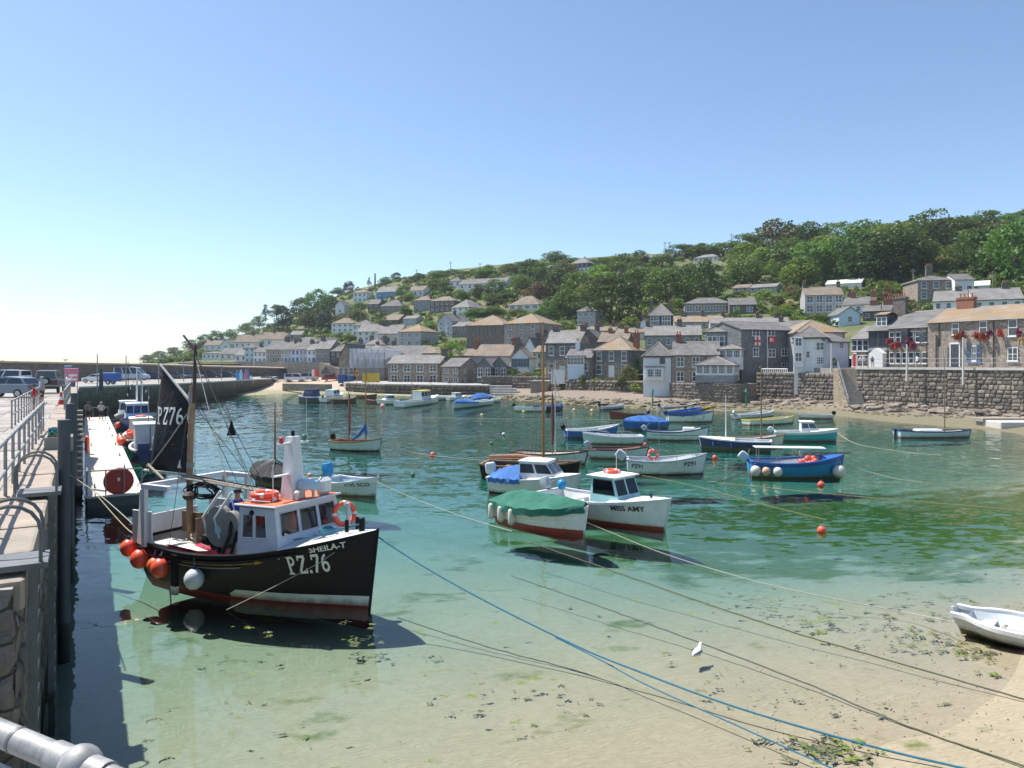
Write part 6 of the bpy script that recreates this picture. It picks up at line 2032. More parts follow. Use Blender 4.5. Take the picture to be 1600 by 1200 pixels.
class Boat:
 def __init__(self,name,label,S,Bp,B,zs,zm,zb,draft=.35,tw=.75,rake=.25,top=None,bottom=None,stripe=None,stripe_z=.16,foul=.05,inner=None,rail=None,group=None,sole=.12,deck=None,cat='boat',
 thwarts=2,wale=None,railw=.10,ns=18,planks=0,blunt=0.0):
  self.blunt = blunt
  self.S,self.Bw = Vector((S.x,S.y,0)),Vector((Bp.x,Bp.y,0))
  v = self.Bw - self.S
  self.L = L = v.length
  self.B,self.zs,self.zm,self.zb,self.draft,self.tw,self.rake = B,zs,zm,zb,draft,tw,rake
  self.root = tag(empty(name,self.S,math.atan2(v.y,v.x)),label,cat,group)
  top = top or B_WHITE
  bottom = bottom or B_ALGAE
  inner = inner or B_GREYL
  mb = MB()
  mats = [top,bottom,stripe or top,wale or top]
  ST = [((i / ns) ** .92) for i in range(ns + 1)]
  ST[-1] = .999
  def levels(s):
   sh = self.sheer(s)
   st = stripe_z if stripe else foul + .03
   st = min(st,sh - .12)
   f = [-draft,-draft * .55,-.04,foul,st]
   rest = [st + (sh - st) * k for k in (.25,.5,.74,.86,1.0)]
   return f + rest
  lm = [1,1,1,2,0,0,0,3,3]
  rows = []
  for s in ST:
   lv = levels(s)
   rows.append([self.pt(s,z,-1) for z in lv])
  nl = len(rows[0])
  V = [p_ for row in rows for p_ in row] + [self.pt(s,z,1) for s in ST for z in levels(s)]
  off = len(ST) * nl
  for side,o_ in ((0,0),(1,off)):
   for i in range(len(ST) - 1):
    for j in range(nl - 1):
     a,b,c_,d_ = o_ + i * nl + j,o_ + (i + 1) * nl + j,o_ + (i + 1) * nl + j + 1,o_ + i * nl + j + 1
     mb.f.append((a,b,c_,d_) if side == 0 else (a,d_,c_,b))
     mb.m.append(lm[j])
  mb.v = V
  for j in range(nl - 1):          # transom
   a,b,c_,d_ = j,j + 1,off + j + 1,off + j
   mb.f.append((a,b,c_,d_)); mb.m.append(lm[j])
   e_ = (len(ST) - 1) * nl
   mb.f.append((e_ + j,off + e_ + j,off + e_ + j + 1,e_ + j + 1)); mb.m.append(lm[j])
  self.hull = mb.build('hull',mats,self.root,True,ang=40)
  # rail
  rl = MB()
  for sd in (-1,1):
   rings = []
   for s in ST:
    x,y,z = self.pt(s,self.sheer(s),sd)
    iy = max(abs(y) - railw,.0) * sd
    oy = (abs(y) + .035) * sd
    rings.append([(x,oy,z - .05),(x,oy,z + .035),(x,iy,z + .035),(x,iy,z - .05)])
   rl.loft(rings if sd < 0 else [r_[::-1] for r_ in rings],True,0,None,True)
  x0,y0,z0 = self.pt(0,self.sheer(0),1)
  rl.bx(x0 - .04,x0 + railw,-abs(y0),abs(y0),z0 - .051,z0 + .036)
  rl.build('gunwale',rail or top,self.root,True)
  # inner skin and sole
  inn = MB()
  SI = [s for s in ST if s < .94]
  rows = []
  for s in SI:
   sh = self.sheer(s)
   so = min(sole,sh - .1)
   ys = [max(abs(self.pt(s,z,1)[1]) - .07,.012) for z in (sh,(sh + so) / 2,so)]
   xx = self.pt(s,so,1)[0] + (.06 if s == 0 else 0)
   rows.append([(xx,-ys[0],sh),(xx,-ys[1],(sh + so) / 2),(xx,-ys[2],so),(xx,0,so - .005),(xx,ys[2],so),(xx,ys[1],(sh + so) / 2),(xx,ys[0],sh)])
  inn.loft([r_[::-1] for r_ in rows],False)
  inn.add(rows[0],[(0,1,2,3,4,5,6)])
  inn.add(rows[-1],[(6,5,4,3,2,1,0)])
  inn.build('interior',inner,self.root,True)
  for i in range(thwarts):
   s = .22 + .5 * i / max(thwarts - 1,1) if thwarts > 1 else .4
   sh = self.sheer(s)
   x,y,z = self.pt(s,sh - .16,1)
   MB().cb(x - .12,x + .12,-abs(y) + .05,abs(y) - .05,sh - .22,sh - .17,.01).build('thwart',rail or inner,self.root)
  if deck:
   s0,dm = deck
   dk = MB()
   rings = []
   for s in [s0 + (.995 - s0) * k / 8 for k in range(9)]:
    x,y,z = self.pt(s,self.sheer(s),1)
    y = abs(y)
    rings.append([(x,-y,z + .037),(x,-y * .5,z + .037 + y * .07),(x,0,z + .037 + y * .09),(x,y * .5,z + .037 + y * .07),(x,y,z + .037)])
   dk.loft(rings,False)
   x,y,z = self.pt(s0,self.sheer(s0),1)
   yb = max(abs(self.pt(s0,sole,1)[1]) - .08,.02); ym = max(abs(self.pt(s0,(z + sole) / 2,1)[1]) - .06,.02)
   dk.add([(x,-abs(y) + .03,z + .03),(x,abs(y) - .03,z + .03),(x,ym,(z + sole) / 2),(x,yb,sole),(x,-yb,sole),(x,-ym,(z + sole) / 2)],[(0,1,2,3,4,5)])
   dk.build('foredeck',dm,self.root,True)
   # wooden keel band / stem
  st_ = MB()
  pts = [self.pt(.999,z,1) for z in np.linspace(-draft,zb + .06,7)]
  st_.tube([(p_[0] + .01,0,p_[2]) for p_ in pts],.035,6)
  st_.build('stem',rail or top,self.root,True)
 def sheer(self,s):
  a,b,c = self.zs,self.zm,self.zb
  m = .42
  # quadratic through (0,a), (m,b), (1,c)
  return a * (s - m) * (s - 1) / (m) + b * s * (s - 1) / (m * (m - 1)) + c * s * (s - m) / (1 - m)
 def half(self,s):
  if s < .45:
   k = self.tw + (1 - self.tw) * math.sin(math.pi / 2 * s / .45)
  else:
   u = (s - .45) / .55
   k = max(max(1 - u ** 2.3,0) ** .9,self.blunt)
  return self.B / 2 * k
 def pt(self,s,z,sd):
  sh = self.sheer(s)
  t_ = min(max((z + self.draft) / (sh + self.draft),0),1.1)
  pw = .34 + .55 * s ** 3
  y = self.half(s) * t_ ** pw
  x = self.L * s + self.rake * (t_ - self.draft / (sh + self.draft)) * s ** 5 - .05 * t_ * (1 - s) ** 6
  return (x,y * sd,z)
 def world(self,p):
  return Matrix.Translation(self.root.location) @ Matrix.Rotation(self.root.rotation_euler.z,4,'Z') @ Vector(p)
 def text(self,txt,s,z,h,sd=-1,mat=None,bold=.012,tilt=0.0,me=None,wide=1.0):
  me = me or text_mesh(txt,1.0,mat,bold,'lettering',extrude=.012)
  for v in me.vertices:
   u,w,e = v.co.x * h * wide * 1.38,v.co.y * h * 1.38,v.co.z
   x = s * self.L + (u if sd < 0 else -u)
   zz = z + w + tilt * u
   ss = x / self.L
   for _ in range(6):
    ss = min(max(ss + (x - self.pt(ss,zz,sd)[0]) / self.L,0),1)
   p = self.pt(ss,zz,sd)
   v.co = (x,p[1] + sd * (.028 + e * .3),zz)
  return link('lettering',me,self.root)
  # ---- fittings
 def outboard(self,cowl=None,tilt=20,y=0.0,k=1.0):
  z = self.sheer(0)
  o = link('outboard_motor',None,self.root,(-.14,y,z))
  o.rotation_euler = (0,R(-tilt),0)
  me = MB()
  me.loft([[(x * k,yy * k,zz * k) for x,yy,zz in ring] for ring in
  [[(-.17 * q + .02,-.13 * q,zz),(.2 * q,-.13 * q,zz),(.26 * q,0,zz),(.2 * q,.13 * q,zz),(-.17 * q + .02,.13 * q,zz),(-.24 * q,0,zz)] for q,zz in ((.62,.04),(.82,.10),(.86,.34),(.74,.43),(.42,.46))]],True,0,None,True)
  link('cowling',me.mesh('cowling',cowl or B_BLACK,True,32),o)
  lg = MB()
  lg.cb(-.07 * k,.09 * k,-.05 * k,.05 * k,-.75 * k,.12 * k,.02)
  lg.cb(-.22 * k,.12 * k,-.10 * k,.10 * k,-.52 * k,-.49 * k,.01)
  lg.tube([(-.15 * k,0,-.72 * k),(.14 * k,0,-.72 * k)],.05 * k,8)
  for a in (0,2.1,4.2):
   lg.bx(-.2 * k,-.16 * k,math.cos(a) * .07 * k - .03,math.cos(a) * .07 * k + .03,-.72 * k + math.sin(a) * .07 * k - .03,-.72 * k + math.sin(a) * .07 * k + .03)
  lg.tube([(.08,0,.15),(.55,0,.28)],.022,5)
  link('shaft',lg.mesh('shaft',B_GREYC),o)
 def cover(self,s0,s1,h,mat,drop=.16,seed=0,peak=.5,skirt=True):
  r = random.Random(seed)
  n = 16
  rings = []
  for i in range(n + 1):
   s = s0 + (s1 - s0) * i / n
   sh = self.sheer(s)
   x,y,z = self.pt(s,sh,1)
   y = abs(y) + .06
   k = max(0.0,1 - abs((i / n - peak) / (peak if i / n < peak else 1 - peak)) ** 2.2)
   hh = sh + .05 + h * (.30 + .70 * k)
   ring = []
   for q,zf in ((-1,-drop),(-1,0),(-.8,.22),(-.5,.58),(-.2,.9),(0,1),(.2,.9),(.5,.58),(.8,.22),(1,0),(1,-drop)):
    zz = (sh + .05 + (hh - sh - .05) * zf) if zf >= 0 else sh + zf
    w = .018 * math.sin(i * 2.1 + q * 6 + seed) if abs(q) < 1 else .02 * math.sin(i * 2.6 + q)
    ring.append((x,y * q + (w if abs(q) == 1 else 0),zz + (w if abs(q) < 1 else .03 * math.sin(i * 1.9 + q * 2))))
   rings.append(ring)
  mb = MB(); mb.loft(rings,False)
  mb.add(rings[0],[tuple(range(11))]); mb.add(rings[-1],[tuple(reversed(range(11)))])
  o = mb.build('canvas_cover',mat,self.root,True,ang=60)
  return o
 def cabin(self,x0,x1,w,z0,h,mat,roofm=None,rake=.35,glass=None,side=2,front=2,over=.06,taper=.86,back=True,framem=None,aft=0.0,wz=(.42,.86)):
  """cabin: sloping front, windows on sides and front as parts"""
  z1 = z0 + h
  hw,tw_ = w / 2,w / 2 * taper
  c = [(x0 - aft,-hw,z0),(x1,-hw * .92,z0),(x1,hw * .92,z0),(x0 - aft,hw,z0),(x0,-tw_,z1),(x1 - rake,-tw_ * .95,z1),(x1 - rake,tw_ * .95,z1),(x0,tw_,z1)]
  mb = MB(); mb.add(c,[(0,1,5,4),(1,2,6,5),(2,3,7,6),(3,0,4,7),(4,5,6,7)])
  co = mb.build('cabin',mat,self.root)
  rb = MB()
  k = over
  rings = []
  for zz,e in ((z1 + .003,k),(z1 + .05,k + .01),(z1 + .085,k * .2 - .03)):
   rings.append([(x0 - e,-tw_ - e,zz),(x1 - rake + e,-tw_ * .95 - e,zz),(x1 - rake + e * 1.4,0,zz + .02),(x1 - rake + e,tw_ * .95 + e,zz),(x0 - e,tw_ + e,zz),(x0 - e,0,zz + .02)])
  rb.loft(rings,True,0,None,True)
  rb.build('cabin_roof',roofm or mat,co,True,ang=50)
  glass = glass or M_GLASS
  def pane(a,b,c_,d_,n,m0=.1,zf=wz):
   A_,B_,C_,D_ = [Vector(q) for q in (a,b,c_,d_)]      # bottom-left, bottom-right, top-right, top-left
   nn = (B_ - A_).cross(D_ - A_).normalized()
   for i in range(n):
    u0,u1 = (i + m0) / n,(i + 1 - m0) / n
    def P(u,v):
     return (A_.lerp(B_,u)).lerp(D_.lerp(C_,u),v)
    for (e,off_,mt_,nm_,parent_) in ((.035,.006,framem or M_FRAME_D,'window',co),(0,.012,glass,'pane',None)):
     q = [P(u0 - e / 2,zf[0] - e),P(u1 + e / 2,zf[0] - e),P(u1 + e / 2,zf[1] + e),P(u0 - e / 2,zf[1] + e)]
     mbw = MB(); mbw.add([v_ + nn * off_ for v_ in q] + [v_ - nn * .01 for v_ in q],[(0,1,2,3),(0,4,5,1),(1,5,6,2),(2,6,7,3),(3,7,4,0)])
     if nm_ == 'window':
      last = mbw.build('window',mt_,co)
     else:
      mbw.build('pane',mt_,last if False else co)
  pane(c[0],c[1],c[5],c[4],side)
  pane(c[2],c[3],c[7],c[6],side)
  pane(c[1],c[2],c[6],c[5],front)
  return co
 def mast(self,s,h,r0=.055,mat=None,name='mast',y=0.0,z0=None,lean=0.0):
  z0 = self.sheer(s) - .25 if z0 is None else z0
  mb = MB(); mb.tube([(s * self.L,y,z0),(s * self.L + lean * .5,y,z0 + h * .5),(s * self.L + lean,y,z0 + h)],[r0,r0 * .85,r0 * .45],8)
  return mb.build(name,mat or M_WOOD,self.root,True)
 def stays(self,top,ends,r=.008,mat=None):
  for e in ends:
   mb = MB(); mb.tube([top,e],r,4)
   mb.build('stay',mat or M_ROPE_D,self.root)
 def fender(self,s,sd,kind='ball',mat=None,r=.2,z=None,out=None):
  sh = self.sheer(s)
  x,y,_ = self.pt(s,sh,sd)
  z = sh - .45 if z is None else z
  yy = (abs(self.pt(s,z,1)[1]) + r * .95 if out is None else out) * sd
  mb = MB()
  if kind == 'ball':
   mb.ball((x,yy,z),r,14,0,1.08)
   mb.lathe([(.05,0),(.04,.09)],8,1,None,(x,yy,z + r * 1.02))
  else:
   mb.lathe([(.02,-r * 2.4),(r * .8,-r * 2.1),(r,-r * 1.7),(r,r * 1.7),(r * .8,r * 2.1),(.02,r * 2.4)],12,0,None,(x,yy,z))
  o = mb.build('fender',[mat or M_ORANGE,B_NAVY],self.root,True)
  rp = MB(); rp.tube([(x,yy,z + r),(x,y,sh + .04)],.012,5)
  rp.build('fender_rope',M_ROPE_W,o)
  return o
 def rope_coil(self,x,y,z,R0=.18,mat=None):
  mb = MB()
  for k in range(3):
   mb.torus((x,y,z + k * .03),R0 - k * .02,.022,16,5)
  mb.build('rope_coil',mat or M_ROPE_W,self.root,True)
 def lifering(self,x,y,z,tilt=(0,0,0),R0=.3):
  mb = MB()
  for i in range(4):
   a = i * math.pi / 2
   mb.torus((0,0,0),R0,.07,8,10,0,None,a + .12,a + math.pi / 2 - .12)
   mb.torus((0,0,0),R0,.074,2,10,1,None,a - .12,a + .12)
  o = mb.build('lifebuoy',[M_ORANGE,M_WHITE],self.root,True,(x,y,z))
  o.rotation_euler = tilt
  return o
def WL(a,b):
 return WZ(a[0],a[1]),WZ(b[0],b[1])
 # --- small boats on the moorings, from the far shore to the near water
G = 'boats moored in the harbour'
def bt(label,s,b,B=1.7,zs=.5,zm=.45,zb=.72,name='rowing_boat',**kw):
 S,Bp = WL(s,b)
 return Boat(name,label,S,Bp,B,zs,zm,zb,group=G,name_ok=True,**kw) if False else Boat(name,label,S,Bp,B,zs,zm,zb,group=G,**kw)
q = bt('navy boat with dark blue canopy nearest the beach',(504,628),(467,627),2.2,.8,.75,1.0,name='motor_boat',top=B_NAVY,rail=B_WHITE); q.cabin(q.L * .25,q.L * .7,1.7,.85,1.1,B_NAVY,B_NAVY,side=1,front=2)
q = bt('white cruiser with dark engine pulled up near the wharf',(505,629),(535,623),2.0,.8,.8,1.1,name='motor_boat',deck=(.45,B_WHITE)); q.outboard(B_BLACK,40); q.cabin(q.L * .3,q.L * .65,1.5,.9,.9,B_WHITE,B_LBLUE,side=2)
q = bt('black wooden boat off the left end of the wharf',(519,629),(556,628),1.9,.55,.5,.8,top=B_DARKW,rail=B_WOOD)
q = bt('dark boat lying close under the wharf wall',(560,621),(588,622),1.8,.5,.45,.75,top=B_DARKW,rail=B_WOOD)
q = bt('maroon dinghy left of the small white cabin boat',(600,630),(571,629),1.6,.45,.4,.6,top=B_MAROON)
q = bt('small white boat with rounded white cabin off the wharf',(621,631),(590,632),1.9,.55,.55,.8,name='motor_boat',deck=(.5,B_WHITE)); q.cabin(q.L * .25,q.L * .72,1.3,.62,.75,B_WHITE,side=3,front=2,rake=.5)
q = bt('white fishing boat with yellow wheelhouse roof',(624,637),(684,629),2.5,.75,.75,1.25,name='fishing_boat',rail=B_LBLUE,deck=(.62,B_WHITE)); q.cabin(q.L * .42,q.L * .68,1.7,.8,1.3,B_WHITE,B_YELLOW,side=3,front=3,rake=.1); q.mast(.30,5.0,.05)
q = bt('pale boat with blue canvas forward cover off the slip',(764,632),(709,639),2.2,.7,.65,.95,name='motor_boat',top=B_LBLUE,rail=B_WHITE); q.cover(.52,.97,.45,B_BLUEC,seed=1); q.outboard(B_BLACK,30)
q = bt('white boat under a bright blue tarpaulin behind the pale one',(732,629),(772,626),2.0,.6,.6,.8,name='motor_boat'); q.cover(.05,.8,.75,B_BLUEC,seed=2)
q = bt('small cabin boat moored beneath the wharf end',(700,626),(728,625),1.8,.55,.55,.75,name='motor_boat',top=B_GREYL,deck=(.5,B_WHITE)); q.cabin(q.L * .3,q.L * .7,1.3,.55,.7,B_GREYL,side=2)
q = bt('light blue skiff left of the wharf steps',(680,625),(698,624),1.6,.5,.45,.6,top=B_LBLUE)
q = bt('white skiff right of the blue tarpaulin boat',(758,629),(782,628),1.6,.5,.45,.6,top=B_GREYL)
q = bt('white dinghy with two seats behind the tall brown mast',(806,642),(852,643),1.8,.55,.5,.7,top=B_WHITE,rail=B_LBLUE); q.outboard(B_BLACK,35)
q = bt('dark blue dinghy with outboard behind the tall brown mast',(874,640),(835,643),1.8,.55,.5,.75,top=B_NAVY,rail=B_BLUE); q.outboard(B_SKY,50); q.cover(.25,.8,.2,B_NAVY,seed=3)
q = bt('small pale dinghy with black outboard near the rocky bank',(938,640),(974,638),1.5,.42,.38,.6,top=B_GREYL,rail=B_GREY); q.outboard(B_BLACK,20)
q = bt('maroon open dinghy with blue outboard',(1009,653),(954,653),1.7,.45,.42,.78,top=B_MAROON,rail=B_DARKW,inner=B_MAROON); q.outboard(B_NAVY,40)
q = bt('long grey inflatable-style dinghy by the cottage wall',(1032,640),(1086,637),1.7,.45,.42,.7,top=B_GREYL,rail=B_WHITE); q.outboard(B_BLACK,50)
q = bt('yellow open canoe beside the white launch',(1072,643),(1110,640),1.1,.35,.3,.45,top=B_YELLOW,rail=B_YELLOW,name='canoe'); q.outboard(B_BLACK,15,k=.8)
q = bt('white open launch with dark blue rail below the conservatory',(1043,659),(1112,659),2.0,.75,.72,1.15,top=B_WHITE,rail=B_NAVY,inner=B_BLUE); q.outboard(B_NAVY,20)
for s_ in (.3,.55,.78):
 q.fender(s_,-1,'ball',M_WHITE,.11,.42)
q = bt('blue open boat lying alongside the white launch',(1046,653),(1096,648),1.8,.7,.68,.9,top=B_BLUE,inner=B_BLUE)
q = bt('navy blue boat with white rail and black outboard',(884,683),(964,681),2.0,.62,.60,.98,top=B_BLUE,rail=B_WHITE,inner=B_GREYL); q.outboard(B_BLACK,25); q.fender(.28,-1,'ball',M_WHITE,.1,.35); q.fender(.55,-1,'ball',M_WHITE,.1,.35)
q = bt('blue boat under a tight blue tarpaulin',(1038,668),(976,671),2.1,.6,.62,.8,name='motor_boat',top=B_BLUE); q.cover(.02,.97,.55,B_BLUEC,seed=4)
q = bt('pale grey boat with tubular rails',(1002,693),(914,693),2.0,.6,.58,.85,top=B_GREYL,rail=B_WHITE,inner=B_WHITE)
rl = MB()
for a,b in ((.6,.95),(.15,.4)):
 for sd in (-1,1):
  pts = [q.pt(a,q.sheer(a),sd),(a * q.L,sd * q.half(a) * .9,q.sheer(a) + .3),(b * q.L,sd * q.half(b) * .9,q.sheer(b) + .28),q.pt(b,q.sheer(b),sd)]
  rl.tube(pts,.022,5)
rl.build('handrail',M_STEEL,q.root)
q = bt('white boat with two dark side stripes and fish box',(1012,686),(1104,688),2.1,.72,.66,1.08,top=B_WHITE,rail=B_NAVY,wale=B_WHITE,stripe=None,inner=B_WHITE); q.outboard(B_GREY,40)
MB().cb(q.L * .6,q.L * .8,-.4,.4,.35,1.0,.04).build('fish_box',B_WHITE,q.root)
MB().tube([q.pt(s_,.42,-1) for s_ in np.linspace(.08,.9,10)],.02,5).build('rubbing_strake',B_NAVY,q.root)
q = bt('white boat with red interior beside the boat marked PZ91',(924,714),(1009,716),1.9,.6,.58,.75,top=B_GREYL,rail=B_DARKW,inner=bp('rust_inside',(.36,.16,.13)))
q.outboard(B_GREY,30)
q = bt('white open boat lettered PZ91 with orange lifebuoy',(981,738),(1098,740),2.2,.78,.74,1.10,top=B_WHITE,rail=B_GREY,bottom=B_BLACK,inner=B_GREYL,foul=.03); q.outboard(B_GREY,55,k=1.3)
q.text('PZ91',.12,.45,.22,-1,M_LETTER_K); q.text('PZ91',.82,.60,.24,-1,M_LETTER_K,tilt=.05)
q.lifering(.34 * q.L,0,1.0,(R(75),0,R(20)),.26); q.mast(.42,2.6,.02,M_STEEL)
mb = MB(); mb.tube([(q.L * .64,-.7,.7),(q.L * .64,-.7,1.3),(q.L * .84,-.4,1.3),(q.L * .87,-.4,.9)],.018,5); mb.build('handrail',M_STEEL,q.root)
q = bt('navy sailing dinghy with white deck and stubby mast',(1204,703),(1096,699),2.0,.62,.62,.8,name='sailing_dinghy',top=B_NAVY,rail=B_WHITE,deck=(.5,B_WHITE)); q.fender(.55,1,'cyl',B_BLUE,.08,.35); q.fender(.8,1,'cyl',B_BLUE,.08,.35); q.mast(.64,3.4,.05,B_WHITE); q.mast(.25,1.7,.02,M_STEEL)
q = bt('white wooden boat with brown rail and tall bare mast',(1126,696),(1222,697),1.9,.6,.58,.85,name='sailing_dinghy',top=B_CREAM,rail=B_WOOD); q.mast(.66,5.6,.06,B_BROWN)
q = bt('turquoise motor boat with white cuddy',(1211,687),(1306,689),2.2,.68,.70,.95,name='motor_boat',top=B_TEAL,rail=B_WHITE,deck=(.55,B_WHITE),wale=B_WHITE); q.cabin(q.L * .42,q.L * .72,1.3,.72,.75,B_WHITE,side=2,front=2,rake=.45); q.outboard(B_GREYL,55); q.mast(.58,1.6,.02,B_SKY)
q = bt('white dinghy with yellow rail behind the turquoise boat',(1166,664),(1238,661),1.8,.5,.48,.75,top=B_WHITE,rail=B_YELLOW)
q = bt('pale grey dinghy with big outboard near the curved wall',(1150,655),(1208,650),1.8,.5,.46,.7,top=B_GREYL); q.outboard(B_GREY,45,k=1.2)
q = bt('low pale skiff near the rocks below the steps',(1300,654),(1249,653),1.6,.4,.36,.5,top=B_GREYL,rail=B_GREY); q.outboard(B_BLACK,15)
q = bt('pale blue sailing dinghy lying alone off the right beach',(1402,683),(1514,683),1.9,.6,.5,.62,name='sailing_dinghy',top=B_LBLUE,rail=B_NAVY,inner=B_CREAM); q.mast(.66,6.4,.05,B_BROWN)
MB().cb(q.L * .25,q.L * .6,-.5,.5,.42,.68,.1).build('folded_canvas',B_GREYL,q.root)
MB().cb(-.28,-.05,-.03,.03,-.2,.7,.02).build('rudder',B_NAVY,q.root)
# bright blue work boat with a heap of orange floats
q = bt('bright blue work boat with orange floats and white canopy',(1172,742),(1312,745),2.6,.82,.80,1.18,name='work_boat',top=B_SKY,wale=B_BLUE,rail=B_BLUE,inner=B_GREY,deck=(.80,B_BLUE)); q.outboard(B_LBLUE,50,k=1.2)
for s_,m_,r_ in ((.03,B_CREAM,.27),(.14,paint('boat_peach',(.70,.42,.28),.5),.22),(.26,B_CREAM,.24)):
 q.fender(s_,-1,'ball',m_,r_,.38)
q.fender(.93,-1,'ball',B_CREAM,.34,.35)
mb = MB()
rr_ = random.Random(4)
for i in range(12):
 mb.ball((q.L * .62 + rr_.uniform(-.5,.5),rr_.uniform(-.6,.2),.78 + rr_.uniform(-.1,.25)),.15,10)
fl = mb.build('net_float',M_ORANGE,q.root,True); tag(fl,'heap of orange net floats',None,None,'stuff')
mb = MB()
for x in (.5,1.6,2.7,3.8):
 for sd in (.25,.95):
  mb.tube([(x,sd,.7),(x,sd,1.45)],.025,5)
mb.build('canopy_post',M_STEEL,q.root)
MB().cb(.3,4.0,.15,1.05,1.45,1.5,.02).build('canopy',B_GREYL,q.root)
# --- sailing boats in the middle
q = bt('white sailing boat with furled red sail and blue cover',(523,701),(593,705),1.9,.62,.6,.88,name='sailing_boat',top=B_GREYL,rail=B_WOOD,inner=B_WOOD,bottom=B_BLACK)
q.mast(.32,5.2,.04); q.mast(.70,6.2,.05)
mb = MB(); mb.tube([(.32 * q.L,.08,1.1),(.31 * q.L,.1,2.6),(.32 * q.L,.06,3.9)],[.07,.10,.05],8); mb.build('furled_sail',B_REDC,q.root,True)
mb = MB(); mb.tube([(.40 * q.L,0,.7),(.55 * q.L,0,1.1),(.70 * q.L,-.05,1.7),(.71 * q.L,0,1.1)],[.08,.14,.18,.1],8); mb.build('sail_cover',B_BLUEC,q.root,True)
q.stays((.70 * q.L,0,5.8),[(q.L,0,.95)])
q.outboard(B_BLACK,10)
q = bt('black boat under a dark tent cover with bare mast',(452,760),(400,752),2.0,.5,.5,.8,name='sailing_boat',top=B_DARKW,bottom=B_BLACK,rail=B_BLACK,thwarts=1); q.cover(.03,.97,.55,B_BLACKC,seed=8); q.mast(.42,3.6,.055,B_BROWN,z0=.5)
nrib = MB()
for i in range(7):
 s_ = .1 + .8 * i / 6
 for sd in (-1,1):
  nrib.tube([q.pt(s_,q.sheer(s_) + .06,sd),(q.L * .42,0,q.sheer(.42) + .78)],.018,4)
nrib.build('cover_seam',B_GREYC,q.root)
q = bt('white clinker dinghy with blue covered outboard',(516,766),(586,776),1.9,.62,.58,.90,top=B_GREYL,wale=B_WHITE,rail=B_WHITE,inner=B_LBLUE); q.outboard(B_SKY,10,k=1.5); q.text('ST55 SCO',.80,.56,.17,-1,M_LETTER_K,.004)
for zz in (.22,.34,.46):
 MB().tube([q.pt(s_,zz + (q.sheer(s_) - .6) * .6,-1) for s_ in np.linspace(.0,.97,12)],.012,4).build('plank',B_WHITE,q.root)
 # dark gaff boat with tall varnished mast
q = bt('black wooden gaff boat with tall varnished mast',(758,741),(902,747),2.3,.66,.62,.92,name='sailing_boat',top=B_BLACK,rail=B_BROWN,inner=B_DARKW,bottom=B_BLACK)
q.mast(.64,7.9,.085,paint('mast_varnish',(.36,.15,.04),.35,.2,3,.15),z0=.4)
mb = MB(); mb.tube([(.2,.1,.98),(q.L * .35,.12,1.04),(q.L * .66,.1,.98)],[.06,.13,.07],8); mb.build('furled_sail',paint('tan_sail',(.42,.20,.13),.8,.25,6,.3),q.root,True)
mb = MB(); mb.tube([(.1,-.15,.9),(q.L * .8,-.1,.95)],.05,6); mb.build('spar',M_WOOD,q.root)
q.stays((.64 * q.L,0,7.8),[(.5 * q.L,1.0,.7),(.56 * q.L,1.05,.7),(.5 * q.L,-1.0,.7),(.56 * q.L,-1.05,.7),(q.L - .1,0,.95),(.45 * q.L,1.0,.7)])
q = bt('long pale boat with dark rail and brown furled sail behind the gaff boat',(806,718),(914,725),2.0,.55,.52,.78,name='sailing_boat',top=B_GREYL,rail=B_DARKW,inner=B_CREAM)
q.mast(.58,6.0,.045,B_GREYL); q.mast(.54,5.4,.035,B_BROWN)
mb = MB(); mb.tube([(.54 * q.L,0,1.0),(.54 * q.L,.05,2.2),(.54 * q.L,0,4.2)],[.06,.14,.05],8); mb.build('furled_sail',paint('rust_sail',(.22,.08,.06),.8,.2,6,.3),q.root,True)
mb = MB(); mb.tube([(q.L * .72,0,.7),(q.L + .7,0,.9)],[.03,.06],6); mb.build('bowsprit',B_BROWN,q.root)
# --- cabin cruiser with blue canvas
q = bt('white cabin cruiser with blue cockpit cover',(772,766),(900,775),2.2,.72,.72,1.0,name='cabin_cruiser',deck=(.5,B_WHITE),top=B_WHITE,rail=B_GREYL,bottom=B_BLACK); q.outboard(B_GREYL,8,k=1.35)
q.cover(.03,.42,.55,B_BLUEC,seed=11,peak=.95)
q.cabin(q.L * .38,q.L * .84,1.5,.72,.8,B_WHITE,side=2,front=2,rake=.6)
# --- green covered boat
q = bt('white clinker boat under a green tarpaulin with white fenders',(791,808),(912,836),2.15,.74,.72,1.0,name='covered_boat',top=B_WHITE,bottom=B_RED,foul=.16,rail=B_WHITE,draft=.4)
q.cover(.0,.985,.46,B_GREENC,.20,6,.30)
for s_ in (.04,.20,.36):
 q.fender(s_,-1,'cyl',B_CREAM,.13,.38)
for zz in (.30,.45,.60):
 MB().tube([q.pt(s_,zz + (q.sheer(s_) - .84) * .7,-1) for s_ in np.linspace(.0,.98,14)],.012,4).build('plank',B_WHITE,q.root)
